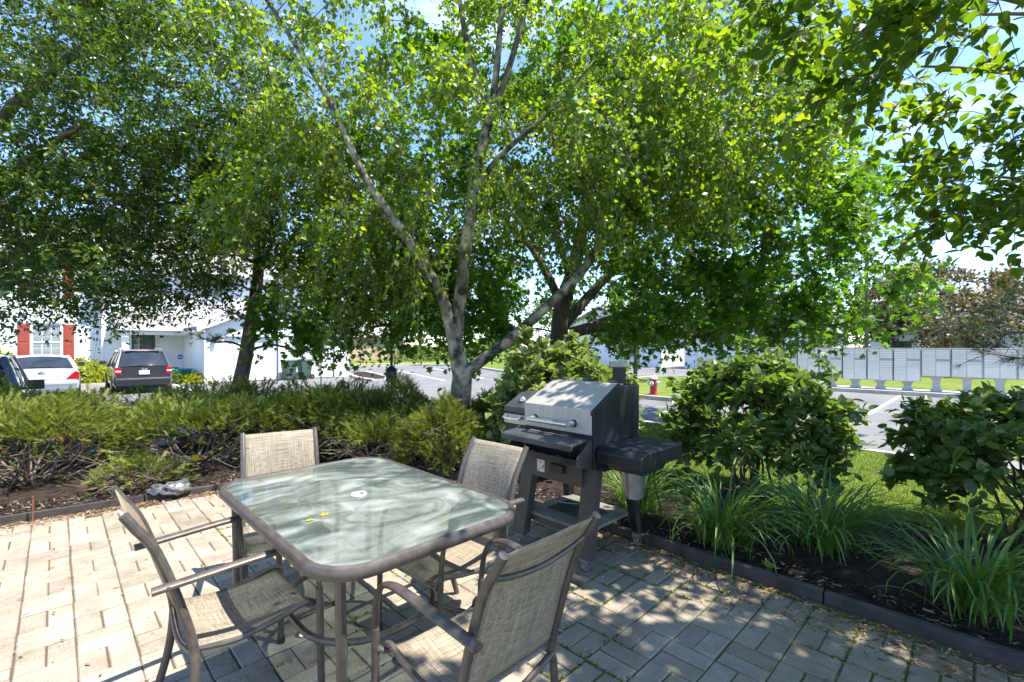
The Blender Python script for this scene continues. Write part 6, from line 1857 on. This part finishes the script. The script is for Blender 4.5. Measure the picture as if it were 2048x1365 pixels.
pine('pine_tree', 'leaning dark pine with sparse needles before the garage', stem, [0.15, 0.14, 0.125, 0.115, 0.10, 0.085, 0.065, 0.045, 0.012], br, 0.13, 17)
# pine whose twigs reach in past the mailboxes
q0 = Vector((9.1, 5.6, float(ground_z(*to_uv(9.1, 5.6))) - 0.05))
stem = [q0, q0 + Vector((0, 0, 1.5)), q0 + Vector((0.1, 0, 3.2)), q0 + Vector((0.1, 0, 5.5))]
br = []
for k in range(16):
    z = 0.9 + k * 0.27; a = R(150 + 40 * math.sin(k * 2.4)) if k % 2 else R(random.uniform(0, 360))
    L = 2.6 - 0.12 * k
    br.append((q0 + Vector((0.05, 0, z)), q0 + Vector((L * math.cos(a), L * math.sin(a) * 0.7, z + random.uniform(-0.1, 0.35)))))
br.append((q0 + Vector((0.05, 0, 1.6)), P(1960, 705, 5.7))); br.append((q0 + Vector((0.05, 0, 1.9)), P(1900, 650, 5.9))); br.append((q0 + Vector((0.05, 0, 2.1)), P(1985, 610, 5.8)))
pine('pine_tree', 'pine reaching long needled twigs towards the mailbox row', stem, [0.13, 0.12, 0.09, 0.02], br, 0.14, 14, bare=0.5)

# ---- background trees
M_LBRONZE = leaf_mat('bronze_leaf', (0.07, 0.055, 0.03), (0.12, 0.105, 0.05), (0.19, 0.17, 0.08), trans=0.3, tcol=(1.7, 1.5, 0.7))
M_LFAR = leaf_mat('far_leaf', (0.04, 0.085, 0.015), (0.075, 0.13, 0.02), (0.13, 0.18, 0.03), trans=0.4)
M_LYEL = leaf_mat('golden_leaf', (0.16, 0.20, 0.012), (0.26, 0.29, 0.015), (0.36, 0.36, 0.02), trans=0.35, tcol=(1.7, 1.6, 0.5))
def round_tree(name, label, base, h, r, m_, leaf, n, clear, trunk_r=0.09, forks=4, group=None, tmpl=T_OVATE_LOW):
    sk = Skeleton(); b = Vector(base)
    sk.stem([b, b + Vector((0.03, 0, clear * 0.5)), b + Vector((0.0, 0.02, clear)), b + Vector((0, 0, clear + (h - clear) * 0.6))], [trunk_r, trunk_r * 0.85, trunk_r * 0.75, 0.02], 10)
    for k in range(forks):
        a = 2 * math.pi * k / forks + 0.4
        sk.stem([b + Vector((0, 0, clear * 0.9)), b + Vector((r * 0.3 * math.cos(a), r * 0.3 * math.sin(a), clear + (h - clear) * 0.25)), b + Vector((r * 0.7 * math.cos(a), r * 0.7 * math.sin(a), clear + (h - clear) * 0.5))], [trunk_r * 0.6, trunk_r * 0.4, 0.015], 7, trunk=False)
    cz = b.z + clear + (h - clear) * 0.52
    ells = [(b.x, b.y, cz, r, r, (h - clear) * 0.5, 3)] + [(b.x + r * 0.55 * math.cos(a), b.y + r * 0.55 * math.sin(a), cz + random.uniform(-.3, .3) * (h - clear), r * 0.55, r * 0.55, (h - clear) * 0.28, 1) for a in (0.3, 1.7, 2.9, 4.2, 5.4)]
    C = sample_ellipsoids(ells, max(40, n // 60), shell=1.4, accept=lambda p: p[:, 2] > b.z + clear * 0.8)
    sk.grow(C, tuple(b + Vector((0, 0, clear))), rmax=0.02, sides=3)
    pos, ax, nm, sz, tw = foliage(C, (b.x, b.y, cz), 6, 10, r * 0.2, leaf, hang=0.1, flat=0.45, jitter=leaf * 0.6)
    return finish_tree(name, label, 'tree', sk, leaf_mesh('crown', pos, ax, nm, sz, tmpl, m_, np.clip(rng.normal(0.5, 0.25, len(pos)), 0, 1)), M_BARK, M_TWIG, group)
def far_base(px, d, z):
    p = P(px, 700, d); return (p.x, p.y, z)
round_tree('young_tree', 'young green tree with forked trunk on the hydrant island', far_base(1270, 22.5, LOT + 0.1), 4.6, 1.9, M_LFAR, 0.14, 5200, 1.9, 0.11)
round_tree('crab_apple_tree', 'bronze leaved small tree in front of the white garage wall', far_base(1767, 30, LOT + 0.14), 4.3, 1.9, M_LBRONZE, 0.17, 5200, 1.3, 0.08)
round_tree('crab_apple_tree', 'bronze leaved tree with thick fork before the shaded siding', far_base(1910, 27.5, LOT + 0.14), 6.4, 4.2, M_LBRONZE, 0.22, 16000, 1.3, 0.16)
round_tree('young_tree', 'thin low green tree left of the light pole by white garage', far_base(1655, 31, LOT + 0.14), 2.6, 1.2, M_LFAR, 0.10, 1600, 1.0, 0.04)
for i, (px, d, h, r, lab) in enumerate(((840, 66, 9, 5, 'far round tree above the tan building'), (980, 74, 12, 6.5, 'tall far tree at the top of the lawn bank'), (1120, 70, 8, 5, 'far tree between the lawn bank and pale siding house'),
                                         (1480, 68, 11, 6, 'tall far tree behind the pale siding house roof'), (1620, 64, 8, 5, 'far tree beside the white house with the garage'), (640, 62, 9, 5, 'far tree peeping over the garage roof'),
                                         (2010, 60, 8, 6, 'far tree behind the long shaded house'), (300, 52, 12, 6, 'tall far tree behind the town house ridge'))):
    round_tree('far_tree', lab, far_base(px, d, 0.2 if i < 3 else LOT), h, r, M_LFAR, 0.32, 4200, 1.8, 0.2, group='trees along the skyline')

# ---- leafy mounds
def mound(name, label, cat, base, rx, ry, h, m_, leaf, n, tmpl=T_OVATE, group=None, z0=0.0):
    t = thing(name, label, cat, base, 0, group)
    d = rand_dirs(n); d[:, 2] = np.abs(d[:, 2]); r = rng.uniform(0.72, 1.04, n)
    lump = 1 + 0.10 * np.sin(d[:, 0] * 7 + 1) * np.sin(d[:, 1] * 6 + 2)
    p = d * np.array([rx, ry, h]) * (r * lump)[:, None] + np.array([0, 0, z0])
    me = leaf_mesh('foliage', p, unit(d * 0.6 + rand_dirs(n)), unit(d + rand_dirs(n) * 0.6), leaf * rng.uniform(0.7, 1.3, n), tmpl, m_, np.clip(rng.normal(0.5, 0.25, n), 0, 1))
    link('foliage', me, t, 'stuff')
    s = MB()
    for k in range(9):
        a = 2 * math.pi * k / 9
        s.tube([(0, 0, 0), (rx * 0.4 * math.cos(a), ry * 0.4 * math.sin(a), h * 0.45), (rx * 0.7 * math.cos(a), ry * 0.7 * math.sin(a), h * 0.7)], [0.02, 0.012, 0.005], 5)
    s.build('stems', M_TWIG, t)
    return t
YZ = LOT + 0.10
mound('golden_shrub', 'clipped yellow green shrub between the white and grey cars', 'shrub', W(0.85, 29.2, YZ), 1.5, 0.9, 1.05, M_LYEL, 0.13, 2600)
mound('golden_shrub', 'loose yellow green bush beneath the shuttered window', 'shrub', W(-2.0, 29.8, YZ), 1.3, 1.0, 1.55, M_LYEL, 0.14, 2400)
mound('hosta', 'pale yellow green hosta clump at the driveway kerb', 'plant', W(4.75, 26.85, YZ - 0.1), 0.75, 0.5, 0.42, M_LYEL, 0.17, 500)
mound('ground_cover', 'dark green low plants below the teal tub', 'plant', W(4.1, 27.35, YZ), 0.8, 0.6, 0.45, M_LFAR, 0.12, 700)
mound('yard_shrub', 'green foundation shrub by the far shuttered window', 'shrub', W(-5.5, 30.0, YZ), 1.6, 0.9, 1.1, M_LFAR, 0.13, 1800)
for i, (px, d, rx, h, z, m_, lab) in enumerate(((830, 47, 2.6, 1.5, 0.05, M_LFAR, 'broad green bush on the bank right of the tan wall'), (905, 50, 2.8, 1.8, 0.15, M_LFAR, 'dark bush row end on the lawn bank behind the birch trunk'), (960, 56, 2.6, 1.7, 0.4, M_LYEL, 'pale bush at the top of the lawn bank'),
                                                (1010, 58, 2.8, 2.0, 0.45, M_LFAR, 'bush beside the lamp post on the bank'), (1100, 50, 2.5, 1.6, LOT, M_LFAR, 'bush before the shaded end of pale siding house'), (1370, 44, 1.6, 1.4, LOT, M_LYEL, 'yellow bush at the garage end of the pale house'), (1845, 33.5, 0.9, 0.6, LOT + 0.15, M_LFAR, 'small low shrub below the shaded siding'))):
    p = P(px, 700, d)
    mound('bank_bush', lab, 'bush', (p.x, p.y, z), rx, rx * 0.7, h, m_, 0.2, 1300)

# ---- junipers
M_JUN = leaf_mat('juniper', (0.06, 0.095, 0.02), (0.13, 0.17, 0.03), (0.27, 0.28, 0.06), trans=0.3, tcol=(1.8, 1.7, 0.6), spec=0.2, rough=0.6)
M_JDEAD = mat('dead_juniper', (0.34, 0.13, 0.04), (0.24, 0.10, 0.04), scale=30, rough=0.9)
M_JTWIG = mat('juniper_wood', (0.10, 0.072, 0.052), (0.20, 0.15, 0.115), scale=25, rough=0.9, bump=0.4)
T_SPRAY = [spray_template(11, 40 + k) for k in range(3)]
def juniper(label, x, y, rx, ry, h, n, zlow=0.22, open_dir=None, tone=0.5):
    u, v = to_uv(x, y); z0 = bed_z(u, v) - 0.03
    t = thing('juniper', label, 'juniper', (x, y, z0), 0, 'junipers behind the patio')
    # crooked branches from the base
    w = MB(); tips = []
    for k in range(46):
        a = random.uniform(0, 2 * math.pi); rr = random.uniform(0.55, 1.0); el = random.random()
        e_ = Vector((rx * rr * math.cos(a), ry * rr * math.sin(a), h * (0.25 + 0.65 * el * (1.15 - rr * 0.5))))
        s = Vector((random.gauss(0, 0.08), random.gauss(0, 0.08), 0.0))
        m1 = s.lerp(e_, 0.35) + Vector((random.gauss(0, .06), random.gauss(0, .06), -0.10 * h + random.gauss(0, .04)))
        m2 = s.lerp(e_, 0.7) + Vector((random.gauss(0, .05), random.gauss(0, .05), 0.02 + random.gauss(0, .03)))
        path = smooth_path([s, m1, m2, e_], 4)
        path = [Vector((p.x, p.y, max(p.z, 0.0))) for p in path]
        r0 = random.uniform(0.008, 0.018)
        w.tube(path, lerp_list([r0, r0 * 0.7, 0.003], len(path), 0), 5, caps=False)
        tips.append(e_)
        for q in range(4):
            b = path[random.randint(5, len(path) - 1)]
            en = b + Vector((random.gauss(0, .14), random.gauss(0, .14), random.gauss(0.03, .08)))
            en.z = max(en.z, 0.03)
            w.tube([b, b.lerp(en, .5) + Vector((0, 0, random.gauss(0, .03))), en], [0.004, 0.003, 0.0015], 4, caps=False)
    w.build('branches', M_JTWIG, t, smooth=True)
    # feathery sprays in tiers on the outside
    n = int(n * 2.0)
    d = rand_dirs(n * 2, 0.35); d = d[d[:, 2] > -0.05]
    lump = 1 + 0.16 * np.sin(d[:, 0] * 5.1 + x * 3) * np.sin(d[:, 1] * 4.7 + y * 2) + 0.10 * np.sin(d[:, 0] * 11 + d[:, 2] * 9 + x)
    r = rng.uniform(0.62, 1.0, len(d)) ** 0.6 * lump
    p = d * np.array([rx, ry, h]) * r[:, None]
    p[:, 2] = np.maximum(p[:, 2], 0.02)
    ok = p[:, 2] > zlow * (1.0 + 0.8 * np.sin(np.arctan2(d[:, 1], d[:, 0]) * 5 + x))
    if open_dir is not None:
        od = np.array(open_dir); ok &= ~((unit(d[:, :2]) @ od > 0.35) & (p[:, 2] < h * 0.62) & (rng.random(len(d)) < 0.93))
    p = p[ok][:n]; d = d[ok][:n]
    hor = unit(np.stack([d[:, 0], d[:, 1], np.full(len(d), 0.25)], 1))
    ax = unit(hor * 0.55 + d * 0.35 + rand_dirs(len(d)) * 0.75 + np.array([0, 0, 0.25]))
    nm = unit(rand_dirs(len(d)) * 0.6 + np.array([0, 0, 1.0]))
    sz = rng.uniform(0.075, 0.15, len(d))
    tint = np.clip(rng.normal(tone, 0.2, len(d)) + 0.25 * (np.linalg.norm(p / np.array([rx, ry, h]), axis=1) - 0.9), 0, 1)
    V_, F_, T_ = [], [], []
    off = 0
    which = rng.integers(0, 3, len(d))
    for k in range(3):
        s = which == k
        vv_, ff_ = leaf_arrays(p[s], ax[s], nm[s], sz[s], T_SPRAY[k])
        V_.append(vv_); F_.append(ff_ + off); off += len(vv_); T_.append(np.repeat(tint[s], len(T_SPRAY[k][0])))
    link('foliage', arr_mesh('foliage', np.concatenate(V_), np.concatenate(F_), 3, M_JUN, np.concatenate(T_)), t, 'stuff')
    # a few dead rusty sprays
    k = 14
    sel = rng.choice(len(p), k)
    pd_ = p[sel] * np.array([0.98, 0.98, 0.55])
    vv_, ff_ = leaf_arrays(pd_, ax[sel], nm[sel], np.full(k, 0.12), T_SPRAY[0])
    link('dead_sprays', arr_mesh('dead_sprays', vv_, ff_, 3, M_JDEAD), t, 'stuff')
    return t
JS = [('low juniper tuft with rusty sprays against the edging', -3.75, 4.66, 0.42, 0.28, 0.30, 170, 0.05, None, 0.6),
      ('bright green juniper nearest the rusty stake', -5.15, 4.95, 1.15, 0.95, 0.86, 2500, 0.2, (0.55, -0.83), 0.62),
      ('spreading juniper below the blue car', -6.6, 6.3, 1.5, 1.2, 0.96, 2700, 0.15, None, 0.55),
      ('juniper with bare twigs beside the pale plastic scraps', -3.75, 5.65, 1.3, 1.0, 0.78, 2500, 0.25, (0.0, -1.0), 0.55),
      ('juniper in front of the leaning pine', -4.6, 7.3, 1.5, 1.1, 0.92, 2600, 0.15, None, 0.55),
      ('dense juniper behind the chair at the table end', -2.55, 6.2, 1.15, 0.95, 0.76, 2600, 0.2, (0.0, -1.0), 0.45),
      ('dark juniper at the foot of the thin green pole', -3.0, 7.7, 1.3, 1.0, 0.80, 2200, 0.15, None, 0.42),
      ('full juniper round the gabled box post', -1.75, 6.75, 1.05, 1.0, 0.78, 2600, 0.2, None, 0.42),
      ('yellow tipped juniper at the foot of the birch', -0.80, 5.55, 0.62, 0.6, 0.70, 1700, 0.14, None, 0.66),
      ('small dark juniper between the birch trunk and the grill', -0.30, 6.55, 0.62, 0.6, 0.74, 1300, 0.1, None, 0.36),
      ('low juniper tuft by the table corner edging', -1.55, 5.55, 0.7, 0.55, 0.55, 1100, 0.2, (0.0, -1.0), 0.45)]
for a in JS:
    juniper(*a)

# ---- big leaved shrubs
M_LVIB = leaf_mat('viburnum_leaf', (0.06, 0.11, 0.025), (0.105, 0.165, 0.04), (0.19, 0.24, 0.075), trans=0.38, tcol=(2.0, 1.9, 0.6), spec=0.45, rough=0.4)
M_LVIBO = leaf_mat('viburnum_leaf_single', (0.06, 0.11, 0.025), (0.105, 0.165, 0.04), (0.19, 0.24, 0.075), trans=0.38, tcol=(2.0, 1.9, 0.6), spec=0.45, rough=0.4, obj=True)
def shrub(label, x, y, rx, ry, h, nclus, leaf=0.085, hollow=True, zlow=0.1, per=7, m1=None, m2=None, key='vib'):
    u, v = to_uv(x, y); z0 = bed_z(u, v) - 0.03
    base = Vector((x, y, z0))
    sk = Skeleton()
    for k in range(22):
        a = random.uniform(0, 6.283); r = random.uniform(0.25, 0.8)
        s = base + Vector((random.gauss(0, .12), random.gauss(0, .12), 0))
        e_ = base + Vector((rx * r * math.cos(a), ry * r * math.sin(a), h * random.uniform(0.5, 0.85)))
        sk.stem([s, s.lerp(e_, 0.4) + Vector((random.gauss(0, .04), random.gauss(0, .04), 0.08 * h)), e_], [0.014, 0.010, 0.005], 5, trunk=False, sub=4, wobble=0.012)
    d = rand_dirs(nclus * 3, 0.25); d = d[d[:, 2] > -0.35][:nclus]
    r = rng.uniform(0.70, 1.0, len(d)); lump = 1 + 0.10 * np.sin(d[:, 0] * 6 + x) * np.sin(d[:, 1] * 5 + y * 2)
    p = d * np.array([rx, ry, h * 0.54]) * (r * lump)[:, None] + np.array(base) + np.array([0, 0, h * 0.46])
    # ragged outline: some shoots stand out of the mass, some parts are thin
    far = rng.random(len(p)) < 0.16
    p[far] += d[far] * rng.uniform(0.04, 0.18, (far.sum(), 1)) + np.array([0, 0, 0.06])
    thin = (np.sin(d[:, 0] * 5 + x * 4) * np.sin(d[:, 2] * 6 + y) > 0.35) & (rng.random(len(p)) < 0.6)
    ok = (p[:, 2] > z0 + zlow) & ~thin
    p = p[ok]
    sk.grow(p, tuple(base + Vector((0, 0, 0.15))), rmax=0.008, sides=4, thin=0.003)
    pos, ax, nm, sz, tw = foliage(p, tuple(base + Vector((0, 0, h * 0.35))), 4, per, 0.17, leaf, hang=0.0, up=0.3, flat=0.7, jitter=0.012)
    twig_mesh(sk.limbs, tw[0], tw[1], 0.0022, 0.8)
    t = finish_tree('viburnum_shrub', label, 'shrub', sk, None, M_TWIG, M_TWIG, 'broad leaved shrubs in the side bed', base=base)
    rest = single_leaves(t, base, pos, ax, nm, sz, 300, m2 or M_LVIBO, T_OVATE, key, 1.15)
    tint = np.clip(rng.normal(0.45, 0.22, len(pos)), 0, 1)
    o = link('foliage', leaf_mesh('foliage', pos[rest], ax[rest], nm[rest], sz[rest], T_OVATE, m1 or M_LVIB, tint[rest], 1.15), t, 'stuff'); o.location = -base
    return t
PALE = ((0.10, 0.15, 0.04), (0.17, 0.23, 0.075), (0.28, 0.32, 0.13))      # fresh growth, paler than the other two
shrub('pale fresh leaved shrub showing above the grill lid', 0.60, 5.5, 0.78, 0.7, 1.42, 300, leaf=0.092, key='vib_pale',
      m1=leaf_mat('pale_leaf', *PALE, trans=0.38, tcol=(1.8, 1.7, 0.6), spec=0.45, rough=0.4), m2=leaf_mat('pale_leaf_single', *PALE, trans=0.38, tcol=(1.8, 1.7, 0.6), spec=0.45, rough=0.4, obj=True))
shrub('large rounded broad leaved shrub between the grill shelf and the lawn gap', 2.46, 4.75, 0.74, 0.74, 1.26, 330, zlow=0.12)
shrub('shaded broad leaved shrub past the lawn gap, by the grass tufts', 3.90, 3.42, 0.84, 0.72, 1.10, 270, zlow=0.08)

# ---- day lilies
M_BLADE = leaf_mat('lily_blade', (0.05, 0.12, 0.022), (0.085, 0.17, 0.03), (0.16, 0.22, 0.05), trans=0.35, tcol=(1.8, 1.8, 0.6), obj=True, spec=0.45)
BLADES = []
for k in range(8):
    r2 = random.Random(90 + k); n = 7
    bend = r2.uniform(0.7, 1.6); tw_ = r2.uniform(-0.5, 0.5)
    v, f = [], []
    x = z = 0.0; a = R(r2.uniform(66, 84))
    for i in range(n + 1):
        t = i / n
        w = 0.0125 * (0.55 + 1.2 * t) * (1 - t) ** 0.55 if t < 1 else 0.0006
        w = max(w, 0.0006) * 1.35
        c, s = math.cos(tw_ * t), math.sin(tw_ * t)
        v += [(x - s * w * 0.3, -w * c, z), (x + 0.0, 0, z - w * 0.35), (x + s * w * 0.3, w * c, z)]
        if i < n:
            x += math.cos(a) / n; z += math.sin(a) / n; a -= bend * 1.9 / n * (0.4 + 1.4 * t)
            if i:
                pass
    for i in range(n):
        b = i * 3
        f += [(b, b + 3, b + 4, b + 1), (b + 1, b + 4, b + 5, b + 2)]
    m = MB(); m.v = v; m.f = f
    BLADES.append(m.mesh('blade', M_BLADE, True))
def lily(label, x, y, n, size, spread):
    u, v = to_uv(x, y); t = thing('day_lily', label, 'plant', (x, y, bed_z(u, v) - 0.01), 0, 'grassy day lilies along the edging')
    for k in range(n):
        a = random.uniform(0, 6.283); r = abs(random.gauss(0, spread))
        o = link('blade', BLADES[k % 8], t)
        o.location = (r * math.cos(a), r * math.sin(a), 0)
        o.rotation_euler = (random.gauss(0, 0.15), random.gauss(0.08, 0.2), a + random.gauss(0, 0.5))
        s = size * random.uniform(0.6, 1.15); o.scale = (s, s * random.uniform(0.6, 0.9) / max(size, 0.3) * 0.62, s)
lily('grassy day lily clump behind the grill leg', 1.08, 3.95, 170, 0.58, 0.11)
lily('grassy day lily clump beside the grill casters', 1.50, 3.32, 230, 0.60, 0.12)
lily('grassy day lily clump in front of the large shrub gap', 2.15, 3.22, 250, 0.64, 0.13)
lily('grassy day lily clump at the corner below the shaded shrub', 2.44, 2.46, 200, 0.58, 0.11)
# small weed in the mulch
wp = ground_pt(1538, 1140, 0.05)
wd_ = thing('weed', 'small pale green weed in the mulch by the edging', 'plant', (wp.x, wp.y, 0.05))
mw = arr_mesh('leaf', T_OVATE[0], T_OVATE[1], 3, leaf_mat('weed_leaf', (0.12, 0.2, 0.03), (0.16, 0.25, 0.04), (0.2, 0.28, 0.05), obj=True))
for k in range(9):
    o = link('leaf', mw, wd_); o.location = (0, 0, 0.005); o.rotation_euler = (0, R(-random.uniform(15, 55)), k * 0.7); s = random.uniform(0.045, 0.08); o.scale = (s, s * 0.8, s)

# ---- lawn blades near the patio block
M_LAWN = leaf_mat('lawn_blade', (0.07, 0.13, 0.02), (0.12, 0.19, 0.028), (0.20, 0.26, 0.05), trans=0.35, tcol=(1.8, 1.7, 0.6))
def lawn(name, label, n, samp, hgt, wid):
    u, v = samp(n); n = len(u)
    z = ground_z(u, v) - 0.006
    X = CU * u - SU * v; Y = SU * u + CU * v
    a = rng.uniform(0, 6.283, n); h = hgt * rng.uniform(0.6, 1.3, n)
    side = np.stack([np.cos(a), np.sin(a), np.zeros(n)], 1) * (wid / 2)
    b = np.stack([X, Y, z], 1)
    tip = b + np.stack([rng.normal(0, 0.45, n) * h, rng.normal(0, 0.45, n) * h, h], 1)
    vv_ = np.stack([b - side, b + side, tip], 1).reshape(-1, 3)
    o = link(name, arr_mesh(name, vv_, np.arange(n * 3).reshape(n, 3), 3, M_LAWN, np.repeat(np.clip(rng.normal(0.5, 0.25, n), 0, 1), 3)), None, 'stuff')
    return tag(o, label, 'grass')
lawn('lawn_grass', 'mown green grass between the side bed and the road kerb', 150000, lambda n: (5.1 + 4.2 * rng.random(n) ** 1.2, rng.uniform(-4.5, 9.4, n)), 0.05, 0.006)
